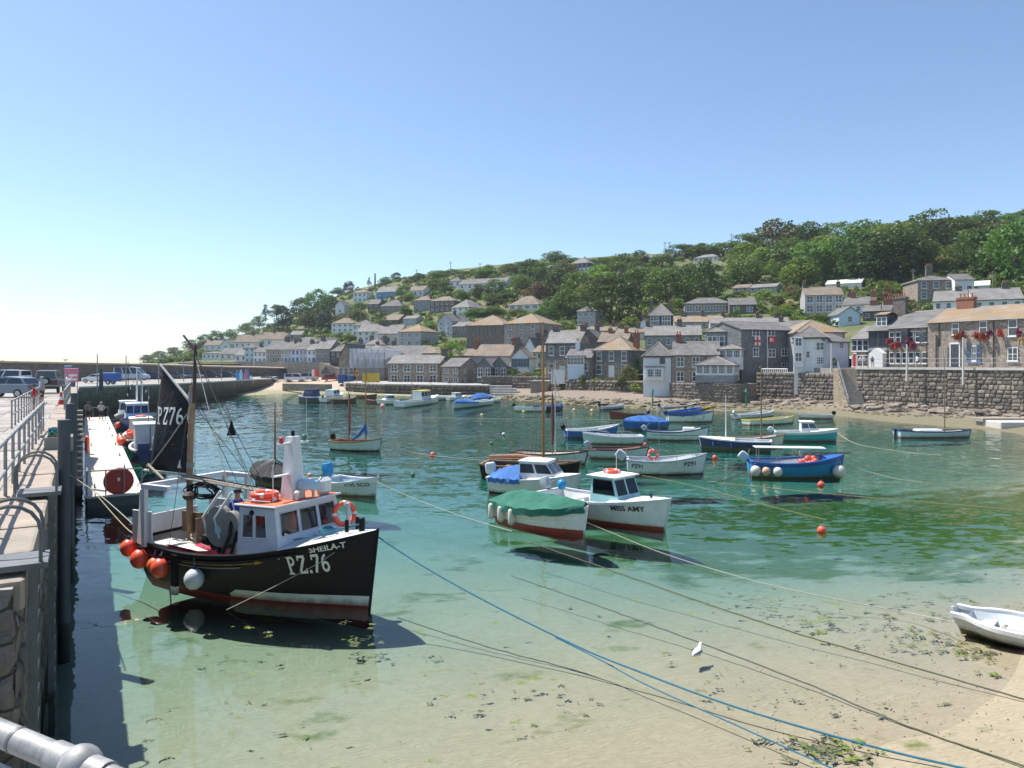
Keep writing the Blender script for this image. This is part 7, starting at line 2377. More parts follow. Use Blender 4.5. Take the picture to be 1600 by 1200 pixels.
 # --- MISS AMY
q = bt('white motor boat lettered MISS AMY with mint wheelhouse',(858,795),(1038,829),2.3,.78,.76,1.16,name='motor_boat',top=B_WHITE,bottom=B_RED,foul=.12,rail=B_GREYL,inner=B_WHITE,draft=.4,deck=(.66,B_WHITE),rake=.35)
q.outboard(B_GREY,20,k=1.2); q.text('MISS AMY',.80,.72,.20,-1,M_LETTER_K,.014,.04)
q.cabin(q.L * .50,q.L * .74,1.55,.80,.95,B_MINT,B_WHITE,.35,M_LASER,1,2,.15,.88,wz=(.36,.88))
q.lifering(q.L * .58,0,1.91,(0,0,0),.27); q.fender(.48,-1,'ball',paint('boat_salmon',(.75,.30,.16),.4),.24,.35)
mb = MB(); mb.tube([(q.L * .55,.5,1.8),(q.L * .55,.5,2.6)],.012,5); mb.build('aerial',B_WHITE,q.root)
mb = MB(); mb.ball((.3,.45,1.0),.2,12,0,1.1); mb.build('covered_engine',B_SKY,q.root,True)
mb = MB(); mb.tube([(q.L * .9,0,1.05),(q.L * .9,0,1.27)],.05,8); mb.tube([(q.L * .9,-.12,1.23),(q.L * .9,.12,1.23)],.03,6); mb.build('bollard',B_NAVY,q.root)
# --- white punt aground at the right
q = Boat('punt','white flat punt aground in the shallows at the right edge',W(1660,1010,15.4) * 1.0,WZ(1502,985),1.6,.38,.37,.42,.1,.95,.18,B_GREYL,B_ALGAE,group=G,sole=.1,rail=B_WHITE,inner=B_GREYL,cat='boat',foul=.06,blunt=.5)
q.root.location.z = .03
q.rope_coil(q.L - .9,0,.2,.14,M_ROPE_W)
mb = MB(); mb.cb(q.L - 1.5,q.L - .9,-.3,.3,.12,.34,.03); mb.build('locker',B_WHITE,q.root)
# ------------------------------------------------------------------ black fishing boat in the foreground
hd = Vector((.887,-.461)).normalized()
S0 = Vector((-10.75,21.95,0)) + Vector((hd.x,hd.y,0)) * .85
sh_ = Boat('fishing_boat','black wooden fishing boat lettered SHEILA-T and PZ.76 with white wheelhouse',S0,S0 + Vector((hd.x,hd.y,0)) * 7.3,3.15,1.18,1.12,1.92,draft=.55,tw=.72,rake=.32,top=B_BLACK,bottom=B_RED,inner=bp('inside_grey',(.46,.46,.45)),rail=B_BLACK,sole=.45,cat='fishing boat',thwarts=0,foul=.035,ns=26,railw=.13,deck=(.74,B_GREYL))
b = sh_
# white boot-top band at the bow, red-painted quarter, rubbing strakes
def band(s0,s1,z0,z1,mat,name,off=.012,sd=-1,n=14):
 mb = MB()
 V = []
 for i in range(n + 1):
  s = s0 + (s1 - s0) * i / n
  for z in (z0 if not callable(z0) else z0(s),z1 if not callable(z1) else z1(s)):
   p = b.pt(s,z,sd)
   V.append((p[0] + (off if s > .97 else 0),p[1] + sd * off,p[2]))
 mb.add(V,[(2 * i,2 * i + 2,2 * i + 3,2 * i + 1) if sd < 0 else (2 * i,2 * i + 1,2 * i + 3,2 * i + 2) for i in range(n)])
 return mb.build(name,mat,b.root)
for sd in (-1,1):
 band(.50,.995,.04,lambda s: .04 + .25 * min(1,(s - .48) / .06),B_WHITE,'boot_band',.012,sd)
 band(.0,.16,.5,lambda s: b.sheer(s) - .14,bp('quarter_red',(.20,.02,.022)),'quarter_panel',.012,sd)
 for k,r_,m_,e_ in ((.13,.035,B_BLACK,.80),(.30,.018,bp('grey_line',(.30,.30,.30)),.60)):
  MB().tube([(p_[0],p_[1] * 1.005 + sd * .02,p_[2]) for p_ in [b.pt(s,b.sheer(s) - k,sd) for s in np.linspace(.01,e_,24)]],r_,6).build('rubbing_strake',m_,b.root,True)
 MB().tube([(p_[0],p_[1] * 1.005 + sd * .012,p_[2]) for p_ in [b.pt(s,b.sheer(s) - .21,sd) for s in np.linspace(.32,.66,12)]],.013,5).build('gold_line',M_GOLD,b.root)
 p0 = b.pt(.30,b.sheer(.30),sd)
 mb = MB(); mb.bx(p0[0] - .09,p0[0] + .09,p0[1] - .1 * (sd < 0),p0[1] + .1 * (sd > 0),.12,b.sheer(.3) - .03,0); mb.bx(p0[0] - .092,p0[0] + .092,p0[1] - .102 * (sd < 0),p0[1] + .102 * (sd > 0),.02,.24,1)
 mb.build('fender_post',[B_BLACK,B_WHITE],b.root)
mb = MB(); p_ = [b.pt(s,b.sheer(s) - .21,-1) for s in (.66,.69)]
mb.add([(p_[0][0],p_[0][1] - .03,p_[0][2] + .05),(p_[1][0],p_[1][1] - .03,p_[1][2]),(p_[0][0],p_[0][1] - .03,p_[0][2] - .05)],[(0,2,1)])
mb.build('gold_arrow',M_GOLD,b.root)
def stroke_text(txt,wd=.17):
 """hand-built slab-serif signwriting: P Z . 7 6, cap height 1"""
 mb = MB()
 x = 0.0
 def seg(x0,z0,x1,z1,w):
  d = Vector((x1 - x0,z1 - z0)); d.normalize(); n = Vector((-d.y,d.x)) * w / 2
  q = [(x0 - n.x,z0 - n.y),(x1 - n.x,z1 - n.y),(x1 + n.x,z1 + n.y),(x0 + n.x,z0 + n.y)]
  # dense enough to follow a curved hull
  k = 4
  for i in range(k):
   a,c = i / k,(i + 1) / k
   P = lambda u,v: (q[0][0] * (1 - u) * (1 - v) + q[1][0] * u * (1 - v) + q[2][0] * u * v + q[3][0] * (1 - u) * v,q[0][1] * (1 - u) * (1 - v) + q[1][1] * u * (1 - v) + q[2][1] * u * v + q[3][1] * (1 - u) * v,0)
   mb.add([P(a,0),P(c,0),P(c,1),P(a,1)],[(0,1,2,3)])
 def arc(cx,cz,rx,rz,a0,a1,w,n=12):
  for i in range(n):
   a,c = R(a0 + (a1 - a0) * i / n),R(a0 + (a1 - a0) * (i + 1) / n)
   o = [(cx + (rx + w / 2) * math.cos(a),cz + (rz + w / 2) * math.sin(a),0),(cx + (rx + w / 2) * math.cos(c),cz + (rz + w / 2) * math.sin(c),0),(cx + (rx - w / 2) * math.cos(c),cz + (rz - w / 2) * math.sin(c),0),(cx + (rx - w / 2) * math.cos(a),cz + (rz - w / 2) * math.sin(a),0)]
   mb.add(o,[(0,1,2,3) if a1 > a0 else (3,2,1,0)])
 for ch in txt:
  if ch == 'P':
   seg(x + .2,.02,x + .2,.98,wd); arc(x + .34,.72,.22,.2,-90,90,wd * .8)
   seg(x + .1,.92,x + .36,.92,wd * .8); seg(x + .2,.52,x + .36,.52,wd * .8); seg(x + .02,.05,x + .42,.05,wd * .55); seg(x + .02,.95,x + .2,.95,wd * .55); x += .78
  elif ch == 'Z':
   seg(x + .08,.92,x + .62,.92,wd * .8); seg(x + .58,.88,x + .12,.12,wd); seg(x + .08,.08,x + .64,.08,wd * .8); seg(x + .11,.95,x + .11,.72,wd * .5); seg(x + .61,.05,x + .61,.28,wd * .5); x += .74
  elif ch == '.':
   seg(x + .05,.09,x + .22,.09,.17); x += .28
  elif ch == '7':
   seg(x + .06,.92,x + .58,.92,wd * .85); seg(x + .54,.88,x + .24,.02,wd); seg(x + .09,.95,x + .09,.70,wd * .5); x += .66
  elif ch == '6':
   arc(x + .32,.30,.20,.22,0,360,wd * .85,18); arc(x + .44,.40,.32,.50,95,190,wd * .85); x += .72
 for i,v in enumerate(mb.v):
  mb.v[i] = (v[0] - x / 2,v[1] - .5,0)
 return mb
b.text('',.836,1.13,.36,-1,me=stroke_text('PZ.76').mesh('lettering',M_LETTER),wide=.62 / 1.0,tilt=.10)
b.text('SHEILA-T',.90,1.55,.15,-1,M_LETTER,.018,.17,wide=.92)
b.text('',.055,.86,.22,-1,me=stroke_text('76').mesh('lettering',bp('grey_line',(.30,.30,.30))),wide=.7)
b.text('',.836,1.13,.36,1,me=stroke_text('PZ.76').mesh('lettering',M_LETTER),wide=.62,tilt=.10)
# wheelhouse
def wheelhouse():
 x0,x1,z0,z1 = 4.9,6.32,1.12,2.40
 ws,wt,rk = 1.22,1.12,.22
 body = bp('wheelhouse_white',(.66,.69,.74),.45,.1)
 c = [(x0,-ws,z0),(x1,-ws * .97,z0 + .12),(x1,ws * .97,z0 + .12),(x0,ws,z0),(x0,-wt,z1),(x1 - rk,-wt,z1 + .03),(x1 - rk,wt,z1 + .03),(x0,wt,z1)]
 C = [Vector(q) for q in c]
 root = link('wheelhouse',None,b.root)
 def wall(A_,B_,C_,D_,holes):
  """panel with window openings: holes = (u0,u1,v0,v1)"""
  us = sorted(set([0,1] + [h[0] for h in holes] + [h[1] for h in holes]))
  vsx = sorted(set([0,1] + [h[2] for h in holes] + [h[3] for h in holes]))
  P = lambda u,v: A_.lerp(B_,u).lerp(D_.lerp(C_,u),v)
  n = (B_ - A_).cross(D_ - A_).normalized()
  mb = MB()
  for i in range(len(us) - 1):
   for j in range(len(vsx) - 1):
    um,vm = (us[i] + us[i + 1]) / 2,(vsx[j] + vsx[j + 1]) / 2
    if any(h[0] < um < h[1] and h[2] < vm < h[3] for h in holes):
     continue
    q = [P(us[i],vsx[j]),P(us[i + 1],vsx[j]),P(us[i + 1],vsx[j + 1]),P(us[i],vsx[j + 1])]
    mb.add(q + [k - n * .05 for k in q],[(0,1,2,3),(7,6,5,4),(0,4,5,1),(1,5,6,2),(2,6,7,3),(3,7,4,0)])
  mb.build('panel',body,root)
  for h in holes:
   q = [P(h[0],h[2]),P(h[1],h[2]),P(h[1],h[3]),P(h[0],h[3])]
   MB().add([k - n * .03 for k in q],[(0,1,2,3)]).build('pane',M_CLEAR,root)
   fr = MB()
   for a,e in ((0,1),(1,2),(2,3),(3,0)):
    fr.tube([q[a] + n * .004,q[e] + n * .004],.017,4)
   fr.build('window_frame',body,root)
 wall(C[0],C[1],C[5],C[4],[(.10,.40,.40,.86),(.44,.74,.40,.86)])
 wall(C[1],C[2],C[6],C[5],[(.06,.335,.42,.90),(.365,.64,.42,.90),(.67,.945,.42,.90)])
 wall(C[2],C[3],C[7],C[6],[(.2,.8,.4,.86)])
 wall(C[3],C[0],C[4],C[7],[(.1,.38,.05,.9),(.5,.9,.45,.86)])
 rf = MB()
 rf.loft([[(x0 - .1,-wt - .06,z1 + .034),(x1 - rk + .1,-wt - .06,z1 + .064),(x1 - rk + .16,0,z1 + .075),(x1 - rk + .1,wt + .06,z1 + .064),(x0 - .1,wt + .06,z1 + .034)],
 [(x0 - .1,-wt - .06,z1 + .075),(x1 - rk + .1,-wt - .06,z1 + .105),(x1 - rk + .16,0,z1 + .13),(x1 - rk + .1,wt + .06,z1 + .105),(x0 - .1,wt + .06,z1 + .075)]],True,0,None,True)
 rf.build('roof',B_ORANGE,root)
 ed = MB(); ed.tube([(x0 - .1,-wt - .07,z1 + .06),(x1 - rk + .1,-wt - .07,z1 + .09),(x1 - rk + .17,0,z1 + .1),(x1 - rk + .1,wt + .07,z1 + .09)],.03,6)
 ed.build('roof_edge',body,root)
 # inside: floor, console, seats with orange lifejackets
 ins = MB(); ins.bx(x0 + .1,x1 - .25,-ws + .1,ws - .1,.9,.95); ins.bx(x1 - .55,x1 - .12,-ws + .12,ws - .12,.95,1.62)
 ins.build('console',bp('cabin_grey',(.35,.35,.36)),root)
 for y in (-.65,.05):
  j = MB(); j.lathe([(.03,0),(.17,.06),(.20,.25),(.12,.42),(.05,.5)],10,0,None,(x1 - .75,y,1.62)); j.build('lifejacket',M_ORANGE,root,True)
 k = MB(); k.cb(x1 - .9,x1 - .6,.5,.95,1.0,2.1,.05); k.build('oilskin',B_NAVY,root)
 return x0,x1,z1
wx0,wx1,wz1 = wheelhouse()
# white signal column with cross-tree, lamps, radar
zr = wz1 + .10
mb = MB(); mb.loft([[(5.62 - w * .55,-w * .6,z),(5.62 + w * .55,-w * .6,z),(5.62 + w * .55,w * .6,z),(5.62 - w * .55,w * .6,z)] for w,z in ((.40,zr),(.36,zr + .3),(.24,zr + 1.5),(.22,zr + 1.62))],True,0,None,True)
colm = mb.build('signal_column',B_WHITE,b.root)
mb = MB(); mb.bx(5.57,5.67,-.55,.55,zr + 1.42,zr + 1.47); mb.bx(5.57,5.67,-.7,-.1,zr + .62,zr + .66); mb.bx(5.6,6.0,-.1,.1,zr + .2,zr + .24)
mb.tube([(5.62,-.5,zr + 1.5),(5.62,-.5,zr + 2.5)],.007,4); mb.tube([(5.62,.5,zr + 1.5),(5.62,.5,zr + 2.6)],.007,4); mb.tube([(5.62,-.7,zr - .1),(5.62,-.7,zr + .95)],.015,5)
mb.build('cross_tree',B_WHITE,colm)
for y,m_ in ((-.42,M_RED),(.42,paint('lamp_green',(.02,.16,.10),.4))):
 MB().lathe([(.06,0),(.06,.13),(.04,.15)],10,0,None,(5.62,y,zr + 1.48)).build('navigation_lamp',m_,colm,True)
MB().lathe([(.05,0),(.05,.1),(.03,.14)],10,0,None,(5.62,0,zr + 1.63)).build('masthead_lamp',B_BLACK,colm,True)
MB().lathe([(.10,0),(.29,.04),(.31,.14),(.27,.24),(.08,.29)],18,0,None,(6.0,.18,zr + .22)).build('radar_dome',B_LBLUE,colm,True)
# roof clutter
b.lifering(5.25,-.62,zr + .06,(0,0,0),.30); b.lifering(5.25,-.62,zr + .17,(0,0,.6),.29)
b.lifering(6.55,.95,2.0,(R(80),0,R(60)),.28)
mb = MB(); mb.cb(5.9,6.15,.5,1.0,zr,zr + .5,.12); mb.build('white_canister',B_WHITE,b.root,True)
mb = MB(); mb.tube([(5.0,.95,zr),(5.0,.95,zr + .38),(5.9,1.0,zr + .38),(5.9,1.0,zr)],.016,5); mb.tube([(5.0,-1.1,zr),(5.0,-1.1,zr + .06),(5.9,-1.05,zr + .08)],.02,5); mb.build('roof_rail',M_STEEL,b.root)
for y in (-.25,.35,.55):
 MB().lathe([(.04,0),(.04,.14),(.07,.15),(.07,.2),(.02,.24)],8,0,None,(6.0,y,zr + .02)).build('vent',B_WHITE,b.root,True)
MB().ball((5.35,-1.14,2.28),.07,8).build('deck_lamp',B_BLACK,b.root)
# bow fittings
mb = MB(); mb.cb(7.85,7.97,-.06,.06,1.75,2.2,.02); mb.tube([(7.6,.2,1.85),(7.6,.2,2.15)],.05,8); mb.tube([(7.6,-.2,1.85),(7.6,-.2,2.15)],.05,8); mb.build('bow_post',B_BLACK,b.root)
b.rope_coil(7.0,-.2,1.82,.22,M_ROPE_B)
mb = MB(); mb.tube([(6.5,-.9,1.68),(6.9,-.5,1.75),(7.4,-.3,1.9),(7.9,0,2.05)],.022,6); mb.build('deck_rope',M_ROPE_B,b.root)
mb = MB(); mb.cb(6.75,6.85,.75,.85,1.6,2.35,.02); mb.build('anchor_davit',B_GREY,b.root)
# stern gantry, mizzen mast with black sail
gx,gz = 1.55,2.70
mb = MB()
mb.bx(gx - .07,gx + .07,-1.35,1.35,gz - .07,gz + .07)
mb.bx(gx - .075,gx + 1.0,-1.42,-1.28,gz - .06,gz + .06); mb.bx(gx - .075,gx + 1.0,1.28,1.42,gz - .06,gz + .06)
for x_,y in ((gx,-1.35),(gx,1.35),(gx + .95,1.35)):
 mb.bx(x_ - .06,x_ + .06,y - .06,y + .06,1.05,gz - .061)
mb.add([(gx - .06,-1.41,1.1),(gx - .4,-1.3,1.1),(gx - .06,-1.41,gz - .1),(gx - .12,-1.41,gz - .1)],[(0,1,3,2)])
mb.build('gantry',B_WHITE,b.root)
mz = 1.68
mb = MB(); mb.tube([(mz,0,.5),(mz - .02,0,3.0),(mz + .10,0,5.4)],[.10,.09,.075],10); mst = mb.build('mizzen_mast',paint('mast_wood',(.34,.22,.12),.5,.3,5,.25,.15),b.root,True)
mb = MB(); mb.tube([(mz + .16,0,4.9),(mz + .22,0,6.55)],[.06,.04],8); mb.tube([(mz + .22,0,6.4),(mz - .22,-.05,6.85)],[.035,.03],6); mb.tube([(mz + .22,0,6.4),(mz + .5,.15,6.7)],.012,5); mb.build('topmast',B_DARKW,mst,True)
mb = MB(); mb.lathe([(.11,0),(.11,.14)],10,0,None,(mz,0,3.05)); mb.lathe([(.10,0),(.10,.3)],10,0,None,(mz + .07,0,4.9)); mb.build('mast_band',M_STEEL,mst,True)
# sail: throat, tack, clew, peak
n,m_ = 16,18
TH,TK,CL,PK = Vector((mz - .10,0,4.95)),Vector((mz - .10,0,2.86)),Vector((mz - 1.55,-.15,2.92)),Vector((mz - 1.12,-.05,5.95))
V = []
for j in range(m_ + 1):
 for i in range(n + 1):
  u,v = i / n,j / m_
  p_ = (TK.lerp(CL,u)).lerp(TH.lerp(PK,u),v)
  bell = math.sin(math.pi * u) * math.sin(math.pi * v)
  p_.y += -.16 * bell + .03 * math.sin(u * 9 + v * 3) * bell + .02 * math.sin(v * 22 + u * 4) * (1 - u)
  V.append(p_)
mb = MB(); mb.add(V,[(j * (n + 1) + i,j * (n + 1) + i + 1,(j + 1) * (n + 1) + i + 1,(j + 1) * (n + 1) + i) for j in range(m_) for i in range(n)])
sail = mb.build('mizzen_sail',B_BLACKC,b.root,True,ang=80)
so = sail.modifiers.new('thickness','SOLIDIFY'); so.thickness = .008
def sail_pt(x,z):
 v = .5
 for _ in range(8):
  u = (mz - .1 - x) / (1.45 - .43 * v)
  v = (z - 2.86 - .06 * u) / (2.09 + .94 * u)
 bell = math.sin(math.pi * u) * math.sin(math.pi * v)
 return -.15 * u * (1 - v) - .05 * u * v - .16 * bell + .03 * math.sin(u * 9 + v * 3) * bell
lt = stroke_text('PZ76',.16)
for i,v_ in enumerate(lt.v):
 x = mz - .66 + v_[0] * .355
 z = 4.52 + v_[1] * .52
 lt.v[i] = (x,sail_pt(x,z) - .04,z)
lt.build('sail_number',M_LETTER,sail)
for sd in (.04,):
 pass
mb = MB(); mb.add([(mz - .42,-.10,3.02),(mz - .25,-.10,3.02),(mz - .30,-.10,3.28)],[(0,1,2)]); mb.build('sail_patch',M_LETTER,sail)
mb = MB(); mb.tube([TH + Vector((.1,0,0)),PK + Vector((-.12,0,.07))],[.045,.03],8); mb.tube([TK + Vector((.1,0,-.05)),CL + Vector((-.25,0,-.05))],.04,8); mb.build('gaff',paint('spar_white',(.56,.53,.47),.6,.2,5,.4),b.root,True)
mb = MB(); mb.tube([(mz + .05,-.02,4.75),(mz - .55,-.25,3.85),(mz - 1.25,-.38,3.05)],.02,5); mb.tube([(mz - 1.25,-.38,3.05),(mz - 1.9,-.3,2.4)],.012,5); mb.tube([(mz - 1.3,-.4,3.1),(mz - .5,-.5,2.75)],.035,6); mb.build('sheet_rope',M_ROPE_W,b.root)
mb = MB(); mb.ball((mz - 1.27,-.38,3.05),.08,8); mb.ball((mz - 1.2,-.36,2.95),.07,8); mb.build('pulley',B_BROWN,b.root,True)
stay_ends = [((mz + .2,0,6.3),(3.5,1.4,1.2)),((mz + .2,0,6.3),(4.2,1.3,1.2)),((mz + .2,0,6.2),(2.6,-1.4,1.2)),((mz + .2,0,6.5),(5.3,-.9,zr)),((mz + .1,0,5.3),(2.9,1.4,1.2)),((mz + .2,0,6.45),(.9,.8,1.2)),((mz + .1,0,4.9),(2.5,1.4,gz))]
for A_,B_ in stay_ends:
 MB().tube([A_,B_],.009,4).build('stay',M_ROPE_D,b.root)
MB().tube([(mz + .2,0,6.3),(4.6,-1.0,2.2)],.014,4).build('stay',M_ROPE_W,b.root)
# black day-shape cone hanging on a stay
mb = MB(); mb.lathe([(.17,0),(.01,.42)],4,0,None,(3.35,0,4.05)); mb.build('day_shape',B_BLACK,b.root); MB().tube([(3.35,0,4.45),(3.1,0,4.9)],.03,5).build('day_shape_hanger',M_ROPE_W,b.root)
# long poles from gantry to the wheelhouse
for y,z_,r_ in ((-.1,2.82,.035),(.12,2.80,.04),(-.25,2.78,.03)):
 MB().tube([(gx - .1,y,z_),(5.1,y * .5 - .1,2.62)],r_,6).build('spar',[B_DARKW,M_WOOD_G,M_STEEL][int(abs(y) * 100) % 3],b.root)
 # hoses coiled under the gantry
rr_ = random.Random(3)
mb = MB()
for k in range(9):
 a0 = rr_.uniform(0,6)
 c = Vector((gx + .9 + rr_.uniform(-.1,.1),-.15 + rr_.uniform(-.1,.1),2.45 + rr_.uniform(-.06,.06)))
 pts = [c + Vector((math.cos(a) * (.50 + .05 * k % .1),.12 * math.sin(a * 2 + a0),math.sin(a) * (.13 + .015 * k))) for a in np.linspace(0,2 * math.pi,18)]
 mb.tube(pts,.022,5)
mb.build('hose_coil',B_BLACK,b.root,True)
mb = MB(); mb.cb(gx + .35,gx + .65,-.5,-.1,2.2,2.42,.08); mb.build('winch_motor',B_DARKW,b.root,True)
# net hauler: grey rounded casing with arms
prof = [(math.cos(a) * .36,math.sin(a) * (.62 if math.sin(a) > 0 else .42)) for a in np.linspace(0,2 * math.pi,20,endpoint=False)]
mb = MB(); M_h = Matrix.Translation((4.25,-1.12,1.75)) @ Matrix.Rotation(R(12),4,'Z') @ Matrix.Rotation(R(-8),4,'Y')
mb.prism(prof,-.14,.14,0,M_h); mb.prism([(x * .78 + .35,z * .8 - .05) for x,z in prof],-.10,.12,0,M_h)
mb.prism([(x * .24,z * .2) for x,z in prof],-.17,-.13,1,M_h)
mb.build('net_hauler',[B_GREYC,B_LBLUE],b.root,True)
mb = MB()
for k in (0,.42):
 mb.tube([(3.9 + k,-1.25,1.55),(3.75 + k,-1.28,2.05),(4.25 + k,-1.15,2.75)],.035,6)
mb.build('hauler_arm',B_GREYL,b.root)
mb = MB()
for k in range(14):
 mb.ball((3.9 + rr_.uniform(-.35,.45),-1.05 + rr_.uniform(-.15,.15),1.22 + rr_.uniform(-.05,.3)),rr_.uniform(.08,.16),7)
o = mb.build('black_net_heap',B_BLACK,b.root,True)
mb = MB(); mb.tube([(4.5,-1.3,1.2),(4.7,-1.25,1.7),(4.6,-1.1,2.0)],.05,7); mb.tube([(4.75,-1.25,1.2),(4.8,-1.1,1.75)],.045,7); mb.build('hydraulic_hose',B_BLACK,b.root,True)
# working deck: boards, boxes, nets
mb = MB(); mb.cb(.95,1.75,-1.30,-1.25,1.10,2.0,.01); mb.build('white_stern_board',B_WHITE,b.root)
mb = MB(); mb.cb(.86,.92,-.9,.9,1.15,1.75,.01); mb.build('transom_board',B_WHITE,b.root)
mb = MB(); mb.cb(1.2,2.5,.1,.15,1.15,1.75,.01); mb.cb(2.5,2.55,-.5,.15,1.05,1.75,.01); mb.build('net_pound',B_BROWN,b.root)
mb = MB(); mb.cb(1.0,4.7,1.22,1.27,1.15,1.95,.01); mb.cb(2.8,4.6,.2,.26,.5,1.35,.01); mb.build('bulwark_panel',B_GREYL,b.root)
for x_,y,m_,s_ in ((3.1,-.5,bp('box_red',(.45,.03,.07)),(.8,.5,.35)),(2.2,-.7,bp('box_red',(.45,.03,.07)),(.6,.5,.3)),(3.6,.75,bp('box_red',(.45,.03,.07)),(.9,.4,.3)),(1.5,-.6,M_CREAM,(.7,.6,.3))):
 mb = MB(); mb.cb(x_ - s_[0] / 2,x_ + s_[0] / 2,y - s_[1] / 2,y + s_[1] / 2,.45,.75 + s_[2],.03); mb.build('fish_box',m_,b.root)
V_,F_ = [],[]
rn = np.random.default_rng(2)
mb = MB()
for k in range(26):
 c = Vector((2.6 + rr_.uniform(-.7,.9),rr_.uniform(-.5,.9),1.0 + rr_.uniform(-.1,.25)))
 mb.tube([c + Vector((math.cos(a) * rr_.uniform(.15,.4),math.sin(a) * .25,math.sin(a * 2) * .08)) for a in np.linspace(0,6,9)],.02,4)
o = mb.build('net_pile',M_ROPE_W,b.root,True); tag(o,kind='stuff')
mb = MB(); mb.add([(1.9,-1.1,1.15),(3.4,-1.15,1.1),(3.2,-.3,.9),(1.9,-.2,1.0),(2.5,-.7,1.12)],[(0,1,4),(1,2,4),(2,3,4),(3,0,4)]); mb.build('sacking',M_CREAM,b.root,True)
for s_,m_,z_,r_ in ((.0,M_ORANGE,.92,.23),(.075,M_ORANGE,.70,.25),(.165,paint('boat_rust_orange',(.62,.16,.05),.5),.62,.20),(.215,M_ORANGE,.62,.25),(.40,B_GREYL,.52,.25)):
 b.fender(s_,-1,'ball',m_,r_,z_)
mb = MB(); mb.tube([(7.98,-.05,1.85),(7.3,-.85,1.2),(6.3,-1.45,.6),(5.2,-1.80,.02)],.009,5); mb.build('side_rope',M_ROPE_W,b.root)
SHEILA = b
KEEP = ('hull','gunwale','interior','stem','foredeck','boot_band','quarter_panel','rubbing_strake','gold_line','gold_arrow','fender_post','lettering','fender')
for ch in b.root.children:
 if ch.name.split('.')[0] not in KEEP:
  ch.location.x -= .85
  # ------------------------------------------------------------------ pontoon and the boats alongside
PA = Vector((.05 - .581 * 30.6,30.6,0))
pd_ = Vector((qd.x,qd.y,0))
pn = Vector((qd.y,-qd.x,0))                      # towards the open water
PLEN,PW,PZ = 53.5,2.15,.5
prot = math.atan2(pd_.y,pd_.x)
pont = tag(empty('pontoon',PA,prot),'long pale floating pontoon alongside the left quay','pontoon')     # local x along, local -y towards the water
mb = MB(); mb.bx(0,PLEN,-PW,0,PZ - .08,PZ); mb.build('deck',paint('pontoon_deck',(.56,.515,.46),.9,.09,.6,.25,.2),pont)
mb = MB(); mb.bx(.05,PLEN,-PW + .06,-.06,-.35,PZ - .081); mb.build('float',M_PILE,pont)
mb = MB(); mb.bx(0,PLEN,-PW - .02,-PW + .22,PZ + .004,PZ + .03); mb.bx(0,PLEN,-.12,.02,PZ + .004,PZ + .03); mb.build('edge_strip',M_CONC,pont)
seam = MB().bx(-.012,.012,-PW + .24,-.14,PZ - .01,PZ + .006).mesh('joint',M_CONC_D)
for i in range(1,9):
 link('joint',seam,pont,(i * 6.0,0,0))
rail = MB()
for x,y0,y1 in ((.08,-PW + .05,-.05),(PLEN - .1,-PW + .05,-.05)):
 for k in range(4):
  y = y0 + (y1 - y0) * k / 3
  rail.tube([(x,y,PZ),(x,y,PZ + 1.05)],.025,6)
 rail.tube([(x,y0,PZ + 1.05),(x,y1,PZ + 1.05)],.028,6)
for k in range(2):
 rail.tube([(.08 + k * 1.2,-.05,PZ),(.08 + k * 1.2,-.05,PZ + 1.05)],.025,6)
rail.tube([(.08,-.05,PZ + 1.05),(1.28,-.05,PZ + 1.05)],.025,6)
rail.build('guard_rail',M_STEEL,pont)
mb = MB(); Mx = Matrix.Translation((.16,-1.22,PZ + .55)) @ Matrix.Rotation(R(90),4,'Y')
mb.lathe([(.55,-.05),(.58,0),(.55,.06)],28,0,Mx)
o = mb.build('lifebuoy_housing',paint('disc_red',(.42,.03,.02),.5,.1,3,.15),pont,True)
mb = MB(); mb.bx(.085,.11,-1.27,-1.17,PZ + .56,PZ + .70); mb.build('housing_label',M_LETTER,o)
mb = MB(); mb.lathe([(.05,-.55),(.32,-.45),(.36,0),(.32,.45),(.05,.55)],18,0,Matrix.Translation((17.0,-.1,PZ + .62)) @ Matrix.Diagonal((.9,.35,1,1)))
mb.build('lifebuoy_cabinet',M_ORANGE,pont,True)
cl = MB(); cl.tube([(-.22,0,.14),(.22,0,.14)],.03,6); cl.bx(-.08,.08,-.03,.03,0,.14)
clm = cl.mesh('cleat',M_STEEL_D)
for x in (2.5,9,15,22,29,36,43,50):
 for y in (-PW + .35,-.35):
  if y > -1 and x in (15,29,43):
   continue
  link('cleat',clm,pont,(x,y,PZ))
def pside(x,off):
 p_ = PA + pd_ * x + pn * (PW + off)
 return p_
 # grey cabin boat, nearest (stern towards us)
q = Boat('motor_boat','navy work boat with tall grey box cabin beside the pontoon',pside(14.0,1.3),pside(19.2,1.35),2.2,.9,.85,1.15,top=B_NAVY,rail=B_WHITE,inner=B_GREY,deck=(.7,B_GREYL),group='boats along the pontoon')
mb = MB(); mb.cb(.9,3.2,-.82,.82,.5,2.3,.04); cb_ = mb.build('cabin',B_GREY,q.root); MB().cb(.8,3.3,-.9,.9,2.3,2.38,.02).build('cabin_roof',B_GREYL,cb_)
MB().bx(.86,.90,-.012,.012,.55,2.28).build('cabin_seam',B_BLACK,cb_)
q.outboard(B_GREY,0,-.25,1.7)
mb = MB(); mb.cb(-.2,.35,.1,.75,.85,1.3,.03); mb.build('crate',B_NAVY,q.root)
q.mast(.5,2.4,.03,M_STEEL,z0=2.2)
